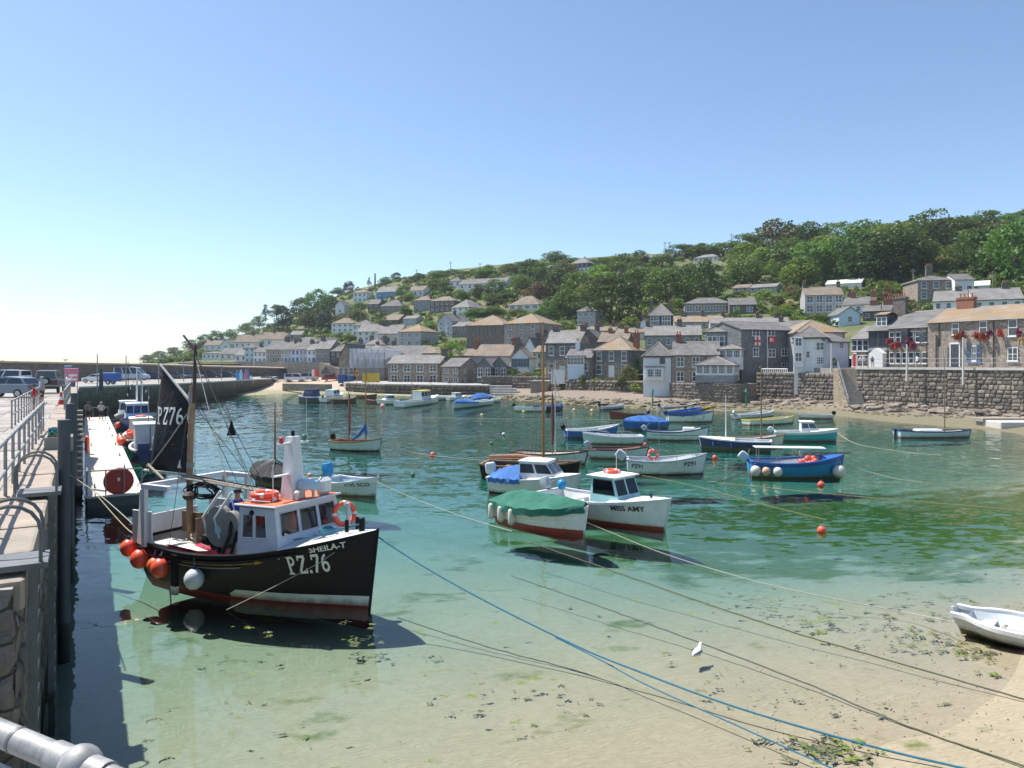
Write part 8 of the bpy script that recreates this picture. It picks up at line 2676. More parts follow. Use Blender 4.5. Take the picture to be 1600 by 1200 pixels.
# white wheelhouse boat with orange fenders
q = Boat('fishing_boat','white wheelhouse boat with orange floats beside the pontoon',pside(20.6,1.3),pside(27.2,1.35),2.4,.9,.85,1.3,top=B_MAROON,rail=B_CREAM,inner=B_GREY,deck=(.6,B_WHITE),group='boats along the pontoon')
q.cabin(2.6,4.6,1.7,.9,1.25,B_CREAM,B_WHITE,side=2,front=3,rake=.3)
for s_,r_,m_ in ((.10,.3,M_ORANGE),(.30,.32,paint('boat_salmon',(.75,.30,.16),.4)),(.5,.26,M_ORANGE),(.7,.24,M_ORANGE)):
 q.fender(s_,1,'ball',m_,r_,.75,out=1.28)
mb = MB()
for i in range(7):
 mb.ball((1.2 + rr_.uniform(-.7,.7),.6 + rr_.uniform(-.3,.3),1.15 + rr_.uniform(0,.2)),.2,8)
o = mb.build('net_float',M_ORANGE,q.root,True)
q.lifering(3.5,0,2.3,(0,0,0)); q.mast(.5,4.5,.03,M_STEEL,z0=2.2)
# blue boat bow towards us and a darker one behind
q = Boat('fishing_boat','royal blue fishing boat with bow towards the viewer on the pontoon',pside(40.5,1.9),pside(33.2,1.7),2.9,1.1,1.1,1.75,top=B_BLUE,rail=B_NAVY,inner=B_GREY,deck=(.6,B_BLUE),group='boats along the pontoon',stripe=B_RED,stripe_z=.2)
q.cabin(2.4,4.3,2.0,1.3,1.3,B_WHITE,B_WHITE,side=2,front=3,rake=-.1); q.mast(.42,3.4,.09,B_WHITE,z0=2.4); q.mast(.5,2.2,.05,B_WHITE,z0=2.4,y=.4)
fb = MB()
for k in range(16):
 u = k / 15
 fb.add([(.42 * q.L + (u - .5) * .2,-.9 + 1.8 * u,5.3 - 2.6 * abs(u - .5) * 1.6),(.42 * q.L + (u - .5) * .2,-.8 + 1.8 * u,5.25 - 2.6 * abs(u - .5) * 1.6),(.42 * q.L,-.85 + 1.8 * u,5.0 - 2.6 * abs(u - .5) * 1.6)],[(0,1,2)],k % 2)
fb.build('bunting',[B_BLACK,B_WHITE],q.root)
q.fender(.62,-1,'ball',M_ORANGE,.3,.8)
q = Boat('fishing_boat','dark blue boat with white cabin behind the royal blue one',pside(49.5,1.6),pside(43.0,1.5),2.4,1.0,1.0,1.5,top=B_NAVY,rail=B_WHITE,inner=B_GREY,deck=(.6,B_GREYL),group='boats along the pontoon')
q.cabin(2.2,4.0,1.8,1.1,1.3,B_WHITE,B_WHITE,side=2,front=2); q.mast(.4,4.2,.04,B_BLACK,z0=2.2)
# ------------------------------------------------------------------ quay furniture
def railing(name,label,pts,h=1.1,mid=True,r=.032,step=1.75,z=None,ball=True):
 root = tag(empty(name,(0,0,0)),label,'railing')
 P = [Vector(p_) for p_ in pts]
 pm = MB().tube([(0,0,0),(0,0,h)],r * .95,8).mesh('post',M_STEEL,True)
 tops = []
 for i in range(len(P) - 1):
  n_ = max(1,int(round((P[i + 1] - P[i]).length / step)))
  for k in range(n_ + (1 if i == len(P) - 2 else 0)):
   p_ = P[i].lerp(P[i + 1],k / n_)
   link('post',pm,root,p_)
   tops.append(p_)
 mb = MB(); mb.tube([p_ + Vector((0,0,h)) for p_ in P],r * 1.15,10)
 mb.build('top_rail',M_STEEL,root,True)
 if ball:
  jm = MB().ball((0,0,0),r * 1.6,8).mesh('rail_joint',M_STEEL,True)
  for p_ in tops:
   link('rail_joint',jm,root,p_ + Vector((0,0,h)))
 if mid:
  mb = MB(); mb.tube([p_ + Vector((0,0,h * .5)) for p_ in P],r,8)
  mb.build('mid_rail',M_STEEL,root,True)
 return root
def Q3(y,off,z=None):
 p_ = qe(y,off)
 return Vector((p_.x,p_.y,(qz_at(y) if z is None else z)))
railing('quay_railing','galvanised railing along the near quay edge',[Q3(9.3,.55),Q3(27.5,.62)])
railing('quay_railing','galvanised railing guarding the landward side of the quay steps',[Q3(29.5,1.75),Q3(50,1.75),Q3(50,.5)])
railing('quay_railing','galvanised railing on the water side at the head of the quay steps',[Q3(40,.25),Q3(57,.25)],step=2.2)
# near pipe rail at the bottom left, close to the viewer
mb = MB()
ra,rb_ = W(-160,1078,1.72),W(360,1297,1.34)
nr = tag(empty('foreground_railing',(0,0,0)),'thick galvanised pipe rail in the bottom left corner','railing')
mb.tube([ra,rb_],.026,20); mb.build('top_rail',M_STEEL,nr,True)
jn = ra.lerp(rb_,.609)
dr = (rb_ - ra).normalized()
mb = MB(); mb.ball(jn,.043,20); mb.tube([jn - dr * .075,jn - dr * .03],.031,18); mb.tube([jn + dr * .02,jn + dr * .075],.031,18); mb.tube([jn,jn - Vector((0,0,1.05))],.027,14); mb.build('joint',M_STEEL,nr,True)
sl_ = ra.lerp(rb_,.42)
mb = MB(); mb.tube([sl_ - dr * .004,sl_ + dr * .004],.0272,20); mb.build('sleeve_gap',M_STEEL_D,nr,True)
mb = MB(); o_ = Vector((0,.02,-.085)); mb.tube([ra + o_,rb_ + o_],.004,6); mb.build('wire',M_STEEL,nr)
mesh_w = MB()
for k in range(26):
 u = k / 25
 p_ = ra.lerp(rb_,u) + o_
 mesh_w.tube([p_,p_ - Vector((0,0,.9))],.0025,4)
for k in range(1,9):
 mesh_w.tube([ra + o_ - Vector((0,0,.1 * k)),rb_ + o_ - Vector((0,0,.1 * k))],.0025,4)
mesh_w.build('infill_mesh',M_STEEL_D,nr)
# ladders with hoops on the quay wall
def quay_ladder(y,label,hoop=.55):
 root = tag(empty('quay_ladder',Q3(y,0,0),math.atan2(qd.y,qd.x)),label,'ladder')       # local x along quay, local -y to the water
 zq = qz_at(y)
 for x in (-.24,.24):
  MB().bx(x - .03,x + .03,-.22,-.12,-1.5,zq + .12).build('stringer',M_STEEL_D,root)
 rg = MB().tube([(-.2,-.20,0),(.2,-.20,0)],.02,6).mesh('rung',M_STEEL)
 for k in range(15):
  link('rung',rg,root,(0,0,-.9 + k * .3))
 MB().bx(-.34,.34,-.32,.35,zq + .121,zq + .19).build('top_plate',M_STEEL_D,root)
 for x in (-.28,.28):
  MB().tube([(x,-.25,zq + .19)] + [(x,-.25 + .32 * (1 - math.cos(a)),zq + .55 + .32 * math.sin(a)) for a in np.linspace(0,math.pi,9)] + [(x,.39,zq + .19)],.022,7).build('hoop',M_STEEL_D,root,True)
quay_ladder(8.75,'steel ladder with plate at the near quay edge')
quay_ladder(13.6,'steel ladder with arched hoop further along the quay')
# fender piles
for y,wd in ((17.0,'nearest'),(24.0,'second'),(33.0,'third')):
 p_ = Q3(y,-.28,0)
 mb = MB(); mb.tube([(0,0,-2.5),(0,0,4.7)],.13,16); mb.lathe([(.135,0),(.135,.02)],16,0,None,(0,0,4.7))
 tag(mb.build('fender_pile',M_PILE,None,True,p_),'blue-grey steel pile standing against the quay, %s from the viewer' % wd,'pile','steel piles along the quay')
 # quay steps going down towards us along the wall
st = tag(empty('quay_steps',Q3(44,0,0),math.atan2(-qd.y,-qd.x)),'narrow stone steps down the quay wall behind the piles','steps')    # local x towards viewer, local y to the water
sm_ = MB().cb(0,1,0,1,0,1,.03).mesh('step',paint('step_brown',(.20,.165,.125),.9,.25,2,.5,.3))
for k in range(14):
 o = link('step',sm_,st,(k * .9,-.1,0))
 o.scale = (.92,.72,3.3 - k * .21)
 o.location.z = 0
 nose = link('step_nosing',MB().bx(.86,.93,0,.62,-.05,.012).mesh('step_nosing',M_CONC) if k == 0 else bpy.data.meshes['step_nosing'],st,(k * .9,0,3.3 - k * .21))
 # crate of ropes on the quay edge
c_ = Q3(21.5,-.05,QZ)
cr = tag(empty('rope_crate',c_,qang),'grey crate heaped with green and yellow rope on the quay edge','crate')
mb = MB(); mb.bx(-.5,.5,-.35,.35,0,.06)
for x in (-.5,.44):
 mb.bx(x,x + .06,-.35,.35,.06,.42)
for y_ in (-.35,.29):
 mb.bx(-.44,.44,y_,y_ + .06,.06,.42)
mb.build('box',B_GREYC,cr)
for k,m_ in enumerate((M_ROPE_Y,paint('green_rope',(.03,.25,.16),.8),M_ROPE_B)):
 mb = MB()
 for j in range(5):
  mb.tube([(math.cos(a) * rr_.uniform(.15,.4),math.sin(a) * .26,.40 + .09 * k + .08 * math.sin(a * 2 + j)) for a in np.linspace(0,6.2,12)],.02,5)
 mb.build('rope',m_,cr,True)
 # small dark-red board leaning on the railing
p_ = Q3(25.3,.66)
mb = MB(); mb.cb(-.35,.35,-.03,.0,.25,.95,.02); mb.cb(-.25,.25,-.045,-.031,.35,.85,.005,1)
tag(mb.build('notice_board',[M_RED,bp('faded_red',(.36,.12,.11))],None,False,p_,qang),'faded red notice board fixed to the quay railing','notice board')
# ------------------------------------------------------------------ cars
M_TYRE = paint('tyre',(.015,.015,.016),.85,.2,8,.2,.2)
M_RIM = paint('wheel_rim',(.42,.43,.45),.35,.1,8,.2,.03,metal=.7)
M_CGLASS = glassm('car_glass',(.018,.022,.028),.06)
M_TAIL = paint('tail_lamp',(.35,.012,.012),.3,.1,8,.05,0)
M_HEAD = paint('head_lamp',(.70,.72,.74),.2,.05,8,.05,0)
M_TRIM = paint('car_trim',(.03,.03,.033),.6,.1,6,.2,.05)
CARP = {
# profile of the lower body and of the greenhouse (x forward, z up), width
'suv': (4.5,1.85,[(-2.2,.35),(-2.25,.75),(-2.15,1.02),(-.9,1.06),(.75,1.04),(1.9,.92),(2.22,.75),(2.25,.38)],[(-2.0,1.02),(-1.6,1.50),(-.2,1.62),(.35,1.55),(1.15,1.04)]),
'hatch': (4.0,1.72,[(-1.95,.32),(-2.0,.72),(-1.9,.95),(-.8,.97),(.75,.95),(1.7,.82),(1.95,.65),(1.98,.34)],[(-1.85,.95),(-1.5,1.36),(-.2,1.46),(.25,1.42),(1.1,.95)]),
'van': (5.0,1.9,[(-2.45,.38),(-2.5,.9),(-2.48,1.12),(-.9,1.12),(1.3,1.12),(2.3,.98),(2.48,.72),(2.5,.38)],[(-2.46,1.12),(-2.38,1.92),(-.2,1.98),(.9,1.94),(1.75,1.12)]),
'camper': (6.2,2.05,[(-3.05,.4),(-3.1,1.0),(-3.08,1.25),(-.9,1.25),(2.0,1.25),(2.85,1.1),(3.08,.8),(3.1,.4)],[(-3.06,1.25),(-2.98,2.55),(-.2,2.62),(1.2,2.5),(2.3,1.25)]),
'jeep': (4.2,1.8,[(-2.05,.5),(-2.08,.9),(-2.06,1.15),(-.9,1.16),(.7,1.15),(1.9,1.12),(2.05,1.08),(2.06,.5)],[(-2.04,1.15),(-1.98,2.0),(-.2,2.02),(.55,2.0),(.8,1.15)]),
}
WHEELM = None
def car(label,px,py,z,hdg,kind,col,name='parked_car',cat='car',group='vehicles parked on the quay',roofm=None):
 global WHEELM
 L,Wd,low,gh = CARP[kind]
 p = WZ(px,py,z)
 root = tag(empty(name,p,R(hdg)),label,cat,group)
 body = paint('car_' + '_'.join('%d' % int(c * 100) for c in col),col,.28,.05,2,.08,0.02)
 hw = Wd / 2
 mb = MB()
 rings = []
 for k,e in ((-1,.10),(-.97,.0),(.97,.0),(1,.10)):
  rings.append([(x * (1 - e * .12),k * hw,.30 + (zz - .30) * (1 - e * .5) if zz > .6 else zz) for x,zz in low])
 mb.loft(rings,True,0,None,True)
 bo = mb.build('body',body,root,True,ang=35)
 # cabin: body-coloured shell with glass panels
 top = max(zz for _,zz in gh)
 mb = MB()
 def yy(zz):
  return hw * (.96 - .16 * (zz - gh[0][1]) / (top - gh[0][1]))
 mb.loft([[(x,-yy(zz),zz) for x,zz in gh],[(x,yy(zz),zz) for x,zz in gh]],True,0,None,True)
 mb.build('cabin',roofm or body,root,False)
 def panel(pts,nm,m_):
  MB().poly(pts,0).build(nm,m_,root)
  # windscreen and rear window
 for (a,c,sgn,nm) in ((gh[-1],gh[-2],1,'windscreen'),(gh[0],gh[1],-1,'rear_window')):
  A_,C_ = Vector((a[0],0,a[1])),Vector((c[0],0,c[1]))
  n_ = Vector((abs((C_ - A_).z),0,abs((C_ - A_).x))).normalized(); n_.x *= sgn
  q0,q1 = A_.lerp(C_,.12) + n_ * .012,A_.lerp(C_,.9) + n_ * .012
  if kind in ('van','camper') and sgn < 0:
   q0 = A_.lerp(C_,.35) + n_ * .012
  pts = [(q0.x,-yy(q0.z) * .9,q0.z),(q0.x,yy(q0.z) * .9,q0.z),(q1.x,yy(q1.z) * .88,q1.z),(q1.x,-yy(q1.z) * .88,q1.z)]
  panel(pts if sgn > 0 else pts[::-1],nm,M_CGLASS)
 zlo,zhi = gh[0][1] + .06,gh[1][1] - .02
 x_at = lambda z_,i,j: gh[i][0] + (gh[j][0] - gh[i][0]) * (z_ - gh[i][1]) / (gh[j][1] - gh[i][1])
 xr0,xr1,xf0,xf1 = x_at(zlo,0,1) + .14,x_at(zhi,0,1) + .10,x_at(zlo,4,3) - .12,x_at(zhi,4,3) - .10
 n_w = 2 if kind != 'camper' else 3
 for sd in (-1,1):
  for k in range(n_w):
   u0,u1 = k / n_w + .02,(k + 1) / n_w - .02
   pts = [(xr0 + (xf0 - xr0) * u0,sd * (yy(zlo) + .012),zlo),(xr0 + (xf0 - xr0) * u1,sd * (yy(zlo) + .012),zlo),(xr1 + (xf1 - xr1) * u1,sd * (yy(zhi) + .012),zhi),(xr1 + (xf1 - xr1) * u0,sd * (yy(zhi) + .012),zhi)]
   panel(pts if sd < 0 else pts[::-1],'side_window',M_CGLASS)
 for sd in (-1,1):
  xa = low[1][0]
  MB().cb(xa - .02,xa + .06,sd * hw * .78 - .14,sd * hw * .78 + .14,.78,.92,.02).build('tail_light',M_TAIL,root)
  xb = low[-2][0]
  MB().cb(xb - .12,xb + .03,sd * hw * .74 - .16,sd * hw * .74 + .16,.68,.80,.02).build('headlight',M_HEAD,root)
 MB().cb(low[0][0] - .06,low[0][0] + .05,-hw * .9,hw * .9,.36,.56,.02).build('bumper',M_TRIM,root)
 MB().bx(low[1][0] - .03,low[1][0] + .02,-.26,.26,.60,.71).build('number_plate',B_YELLOW,root)
 if WHEELM is None:
  ty = MB(); Mx = Matrix.Rotation(R(90),4,'X')
  ty.lathe([(.22,-.10),(.33,-.09),(.34,0),(.33,.09),(.22,.10)],18,0,Mx)
  ri = MB(); ri.lathe([(.02,-.105),(.21,-.10),(.21,.10),(.02,.105)],14,0,Mx)
  for k in range(5):
   a = k * 2 * math.pi / 5
   ri.bx(-.03,.03,-.115,.115,.03,.2,0,Matrix.Rotation(a,4,'Y'))
  WHEELM = (ty.mesh('tyre',M_TYRE,True),ri.mesh('rim',M_RIM))
 for x in (-L * .31,L * .31):
  for sd in (-1,1):
   w_ = link('wheel',WHEELM[0],root,(x,sd * (hw - .08),.34))
   link('rim',WHEELM[1],w_)
 if kind == 'jeep':
  sp_ = link('spare_wheel',WHEELM[0],root,(-2.16,0,1.05),R(90))
  link('rim',WHEELM[1],sp_)
 return root
car('blue-grey estate car parked at the left edge of the quay',14,621,3.5,176,'suv',(.17,.22,.27))
car('dark green off-road vehicle seen from behind on the quay',79,613,3.5,112,'jeep',(.035,.05,.06),name='off_road_vehicle',roofm=paint('jeep_roof',(.30,.29,.31),.5))
car('white van behind the blue-grey estate car',6,607,3.5,178,'van',(.62,.66,.70),name='parked_van',cat='van')
car('white hatchback in front of the blue trailer',150,598,3.05,178,'hatch',(.66,.67,.68))
car('white motor caravan with blue roof on the far pier',206,594.5,3.0,2,'camper',(.45,.52,.60),name='motor_caravan',cat='van')
car('dark blue car right of the motor caravan',246,592.8,2.95,4,'hatch',(.03,.05,.11))
car('grey car second to the right of the motor caravan',276,592,2.95,6,'hatch',(.12,.14,.17))
car('black car parked left of the leaning kayaks',330,590.8,2.95,8,'suv',(.02,.022,.028))
car('silver-blue car nearest the mizzen mast on the pier',303,591.4,2.95,6,'hatch',(.22,.26,.31))
car('dark car directly left of the kayaks',356,590.2,2.95,8,'hatch',(.04,.06,.09))
tb = W(173,597,108)
mb = MB(); mb.cb(-1.2,1.2,-.8,.8,.45,1.75,.05); mb.cb(1.2,2.0,-.05,.05,.45,.55,.01)
trl = tag(empty('box_trailer',(tb.x,tb.y,3.1),R(4)),'bright blue box trailer beside the white hatchback','trailer')
mb.build('box',paint('trailer_blue',(.02,.10,.38),.5,.1),trl)
for sd in (-.82,.82):
 w_ = link('wheel',WHEELM[0],trl,(0,sd,.34)); link('rim',WHEELM[1],w_)
def beach_car(label,px,py,hdg,kind,col,**kw):
 lo = 150.0
 best = None
 for d in np.arange(150,186,.5):
  x = (px - 800) / FPX * d
  z = bed_z(x,d)
  e = abs(HZ + (EYE - z) * FPX / d - py)
  if best is None or e < best[0]:
   best = (e,d,z)
 o = car(label,px,py,0.0,hdg,kind,col,group='vehicles parked behind the beach',**kw)
 o.location = ((px - 800) / FPX * best[1],best[1],best[2])
 return o
beach_car('silver car at the left of the beach car park',420,597,5,'hatch',(.38,.41,.43))
beach_car('dark green car behind the silver beach car',441,595.5,185,'suv',(.05,.07,.07))
beach_car('white van parked behind the beach',462,596.5,4,'van',(.68,.69,.69),name='parked_van',cat='van')
beach_car('pale grey van right of the white beach van',480,595.6,184,'van',(.52,.54,.55),name='parked_van',cat='van')
beach_car('small red car in the corner behind the banners',519,595,10,'hatch',(.28,.03,.04))
# ------------------------------------------------------------------ people
SK = {}
SKIN = paint('skin',(.50,.29,.20),.55,.08,6,0,0)
CLOTH = {}
def cloth(c):
 return paint('cloth_' + '_'.join('%d' % int(v * 100) for v in c),c,.85,.12,6,.1,.1)
def person(label,loc,rz,shirt,legs,hair,pose='stand',h=1.75,sleeve='short',trousers='short',hat=None,shoes=(.05,.05,.05)):
 P = {'pel': (0,0,.95),'sp': (0,0,1.15),'ch': (0,.0,1.36),'nk': (0,0,1.50),'hd': (0,-.02,1.60),'ht': (0,-.02,1.72)}
 arms = {'stand': ((.22,0,1.16),(.24,-.06,.93),(.24,-.08,.84)),'photo': ((.27,-.16,1.22),(.10,-.34,1.50),(.06,-.36,1.55)),'hips': ((.33,.05,1.18),(.17,-.02,1.02),(.12,-.05,1.0)),
 'lean': ((.22,-.18,1.20),(.20,-.40,1.08),(.20,-.47,1.06)),'walk': ((.23,.06,1.16),(.25,-.05,.93),(.25,-.08,.86)),'sit': ((.22,-.06,1.14),(.18,-.26,1.02),(.14,-.33,1.02))}[pose]
 legsj = {'walk': (((.10,-.10,.50),(.10,-.22,.09),(.10,-.34,.05)),((-.10,.04,.50),(-.10,.26,.12),(-.10,.16,.04))),'sit': (((.11,-.42,.88),(.11,-.44,.46),(.11,-.56,.42)),((-.11,-.42,.88),(-.11,-.44,.46),(-.11,-.56,.42)))}.get(pose,(((.11,-.02,.50),(.12,0,.09),(.13,-.14,.04)),((-.11,-.02,.50),(-.12,0,.09),(-.13,-.14,.04))))
 V,E,Rd = [],[],[]
 def add(p,r,par=None):
  V.append(p); Rd.append(r)
  if par is not None:
   E.append((par,len(V) - 1))
  return len(V) - 1
 pel = add(P['pel'],(.155,.115)); sp = add(P['sp'],(.145,.105),pel); ch = add(P['ch'],(.165,.115),sp); nk = add(P['nk'],(.058,.058),ch); hd_ = add(P['hd'],(.078,.092),nk); add(P['ht'],(.062,.075),hd_)
 for sd in (1,-1):
  s0 = add((.175 * sd,0,1.40),(.062,.062),ch)
  e = add((arms[0][0] * sd,arms[0][1],arms[0][2]),(.045,.045),s0); w = add((arms[1][0] * sd,arms[1][1],arms[1][2]),(.032,.032),e); add((arms[2][0] * sd,arms[2][1],arms[2][2]),(.035,.022),w)
 for lg,sd in zip(legsj,(1,-1)):
  h0 = add((.10 * sd,0,.86),(.095,.095),pel)
  k = add(lg[0],(.062,.066),h0); a = add(lg[1],(.042,.042),k); add(lg[2],(.045,.03),a)
 me = bpy.data.meshes.new('body')
 me.from_pydata(V,E,[])
 o = bpy.data.objects.new('body',me)
 COL.objects.link(o)
 sm = o.modifiers.new('skin','SKIN'); sm.use_smooth_shade = True
 for i,r_ in enumerate(Rd):
  me.skin_vertices[0].data[i].radius = r_
 me.skin_vertices[0].data[0].use_root = True
 ss = o.modifiers.new('sub','SUBSURF'); ss.levels = 1; ss.render_levels = 1
 dg = bpy.context.evaluated_depsgraph_get()
 m2 = bpy.data.meshes.new_from_object(o.evaluated_get(dg))
 bpy.data.objects.remove(o)
 m2.materials.clear()
 for m_ in (SKIN,cloth(shirt),cloth(legs),cloth(hair),cloth(shoes)):
  m2.materials.append(m_)
 elbow = arms[0]
 for f in m2.polygons:
  c = f.center
  f.use_smooth = True
  mi = 0
  arm = abs(c.x) > .165 and c.z > .8 and pose != 'sit' or (c.y < -.13 and c.z > .95)
  if c.z > 1.53:
   mi = 3 if (c.z > 1.66 or c.y > .0) else 0
  elif c.z > .93 and not arm and c.z < 1.50:
   mi = 1
  elif arm and (c.z > elbow[2] - .02 or sleeve == 'long') and c.y > -.3:
   mi = 1
  elif not arm and c.z <= .95 and (c.z > .46 or trousers == 'long') and c.z > .11:
   mi = 2
  elif c.z <= .11 and pose != 'sit':
   mi = 4
  f.material_index = mi
 root = tag(empty('person',loc,rz),label,'person')
 root.scale = (h / 1.75,) * 3
 link('body',m2,root)
 if hat:
  hb = MB(); hb.lathe([(.105,0),(.11,.03),(.09,.09),(.03,.115)],14,0,None,(0,-.015,1.655)); hb.lathe([(.16,0),(.16,.012)],14,0,None,(0,-.03,1.662))
  hb.build('hat',cloth(hat),root,True)
 return root
def face(dx,dy):
 """rotation that turns the figure's front (-Y) towards (dx, dy)"""
 return math.atan2(dy,dx) + math.pi / 2
def on_pont(px,py):
 return WZ(px,py,PZ + .004)
person('man in grey top and black shorts with hands on hips on the pontoon',on_pont(137.5,656.5),face(-.4,1),(.22,.22,.22),(.02,.02,.022),(.10,.08,.07),'hips',hat=(.12,.12,.13),h=1.8)
person('man in pale shirt and dark shorts standing right of the other on the pontoon',on_pont(158,656.5),face(-.4,1),(.55,.53,.50),(.02,.02,.022),(.12,.10,.09),'hips',hat=(.50,.47,.42),h=1.8)
person('child in a red shirt standing at the quay railing',WZ(53,642,QZ),face(.8,.5),(.55,.03,.03),(.20,.20,.22),(.10,.05,.03),'lean',h=1.45,hat=(.10,.06,.04))
person('man in grey shirt standing behind the child in red',WZ(65,631,QZ),face(.5,1),(.33,.36,.40),(.03,.035,.05),(.40,.38,.36),'stand',h=1.75,hat=(.36,.37,.38))
person('man in white T-shirt photographing from the head of the steps',WZ(105,622,QZ),face(1,.3),(.72,.72,.72),(.03,.035,.05),(.08,.05,.04),'photo',h=1.85)
pp = SHEILA.world((3.42,-.62,1.0))
person('fisherman in a blue top behind the wheelhouse of the black boat',pp,face(.6,-.9),(.03,.10,.40),(.02,.03,.07),(.03,.025,.02),'stand',h=1.72,sleeve='long',trousers='long',hat=(.02,.02,.03))
RQ5 = lambda px,py,d: Vector(((px - 800) / FPX * d,d,RZ + .02))
person('man in white shirt and dark shorts walking past the inn',RQ5(1433,577,98.2),face(-1,0),(.70,.70,.70),(.05,.06,.12),(.12,.09,.07),'walk',h=1.78)
person('person in black top standing by the white-fronted inn house',RQ5(1363,577,104),face(-.5,-1),(.03,.03,.035),(.55,.53,.50),(.08,.05,.04),'stand',h=1.72)
person('person in white top with white hat at the railing left of the inn row',RQ5(1345,577,102),face(-.6,-1),(.68,.67,.64),(.22,.24,.30),(.3,.25,.2),'lean',h=1.68,hat=(.66,.65,.6))
person('person in cream top next to the white-hatted one by the railing',RQ5(1350.5,577,101),face(-.3,-1),(.60,.55,.46),(.10,.10,.12),(.1,.07,.05),'stand',h=1.7)
w0 = WZ(418,613.5,-.25)
person('swimmer in dark trunks standing in the shallows off the beach',Vector((w0.x,w0.y,-.55)),face(.3,-1),(.50,.29,.20),(.03,.03,.05),(.06,.04,.03),'stand',h=1.75)
wp = Vector(((672 - 800) / FPX * 144.5,144.5,2.17))
person('person in a red top walking along the wharf',wp,face(1,0),(.45,.05,.05),(.05,.05,.07),(.1,.07,.05),'walk')
wp = Vector(((702 - 800) / FPX * 143.5,143.5,2.17))
person('person in dark clothes on the wharf near the gabled cottage',wp,face(-1,-.3),(.05,.05,.07),(.08,.08,.10),(.1,.07,.05),'walk',trousers='long')
# ------------------------------------------------------------------ gulls
def gull(label,loc,rz,s=1.0,legs=False):
 root = tag(empty('herring_gull',loc,rz),label,'gull')
 rings = []
 for x,z,w,hgt in ((-.20,.10,.015,.012),(-.12,.09,.06,.05),(0,.085,.088,.075),(.09,.10,.075,.075),(.14,.15,.045,.05),(.165,.20,.036,.042),(.195,.215,.034,.034),(.225,.208,.012,.012)):
  rings.append([(x * s,math.cos(a) * w * s,(z + math.sin(a) * hgt) * s) for a in [2 * math.pi * k / 10 for k in range(10)]])
 MB().loft(rings,True,0,None,True).build('body',paint('gull_white',(.74,.74,.73),.7,.05,9,.05,.05),root,True,ang=70)
 wg = MB()
 for sd in (-1,1):
  wg.loft([[(.08 * s,sd * .075 * s,.14 * s),(.07 * s,sd * .095 * s,.10 * s)],[(-.05 * s,sd * .085 * s,.155 * s),(-.05 * s,sd * .10 * s,.09 * s)],[(-.24 * s,sd * .03 * s,.125 * s),(-.24 * s,sd * .035 * s,.11 * s)]],False)
 wg.build('wing',paint('gull_grey',(.30,.31,.33),.7,.1,9,.05,.05),root,True)
 bk = MB(); bk.lathe([(.013 * s,0),(.010 * s,.03 * s),(.003 * s,.055 * s)],6,0,Matrix.Translation((.222 * s,0,.207 * s)) @ Matrix.Rotation(R(100),4,'Y')); bk.build('beak',B_YELLOW,root)
 tl = MB(); tl.bx(-.27 * s,-.18 * s,-.03 * s,.03 * s,.095 * s,.108 * s); tl.build('tail',B_WHITE,root)
 if legs:
  lg = MB()
  for sd in (-.03,.03):
   lg.tube([(0,sd,0),(0,sd,.04)],.006,5)
  lg.build('leg',paint('gull_leg',(.5,.25,.2)),root)
 return root
g0 = WZ(1089,1026,-.03)
gull('white gull with grey wings floating in the clear shallows',g0,face(.5,.3) - 1.2,1.0)
gw_ = W(95,564.3,100.5)
gull('gull perched on top of the sea wall',(gw_.x,gw_.y + 1.0,gw_.z + .02),3.0,1.6,True)
# ------------------------------------------------------------------ ropes and buoys
def smooth(P,n=10):
 P = [Vector(p_) for p_ in P]
 out = []
 for i in range(len(P) - 1):
  p0,p1,p2,p3 = P[max(i - 1,0)],P[i],P[i + 1],P[min(i + 2,len(P) - 1)]
  for k in range(n):
   t_ = k / n
   out.append(.5 * ((2 * p1) + (p2 - p0) * t_ + (2 * p0 - 5 * p1 + 4 * p2 - p3) * t_ ** 2 + (3 * p1 - p0 - 3 * p2 + p3) * t_ ** 3))
 out.append(P[-1])
 return out
def rope(label,pts,r,mat,wob=0.0):
 rr2 = random.Random(len(label))
 P = smooth(pts,14)
 P = [p_ + Vector((rr2.uniform(-wob,wob),rr2.uniform(-wob,wob),rr2.uniform(-wob,wob) * .3)) for p_ in P]
 mb = MB(); mb.tube(P,r,6)
 return tag(mb.build('mooring_rope',mat,None,True),label,'rope','mooring ropes')
def at(px,py,z):
 return WZ(px,py,z)
bowp = SHEILA.world((SHEILA.L + .15,0,1.82))
rope('thick blue rope from the black boat bow to the sand at bottom right',[bowp,at(660,884,1.25),at(760,940,.75),at(900,1009,.30),at(1000,1050,.16),at(1150,1105,.10),at(1350,1163,.12),at(1500,1199,.14),at(1640,1228,.3)],.017,M_ROPE_B)
rope('second blue rope forking below the first towards the bottom edge',[at(868,996,.28),at(940,1032,.12),at(1010,1070,.06),at(1150,1133,.05),at(1290,1196,.08),at(1380,1236,.1)],.012,M_ROPE_B)
rope('white rope from the green-covered boat bow to the punt',[at(914,815,.75),at(945,828,.45),at(1040,866,.12),at(1180,908,.05),at(1310,937,.05),at(1420,958,.05),at(1492,972,.35)],.013,M_ROPE_W)
rope('dark weedy rope crossing right of the swimming gull',[at(830,848,.02),at(960,893,.02),at(1100,942,.02),at(1240,988,.02),at(1400,1035,.03),at(1620,1098,.1)],.015,M_ROPE_D,.012)
rope('dark weedy rope passing just behind the gull',[at(800,900,-.1),at(930,945,-.08),at(1090,1003,-.05),at(1250,1064,-.04),at(1420,1135,.0),at(1620,1203,.15)],.014,M_ROPE_D,.012)
rope('thin sunken rope curving across the sand at the bottom',[at(620,965,-.45),at(760,1010,-.4),at(900,1048,-.32),at(1000,1085,-.25),at(1130,1150,-.2),at(1240,1212,-.12)],.012,M_ROPE_D,.015)
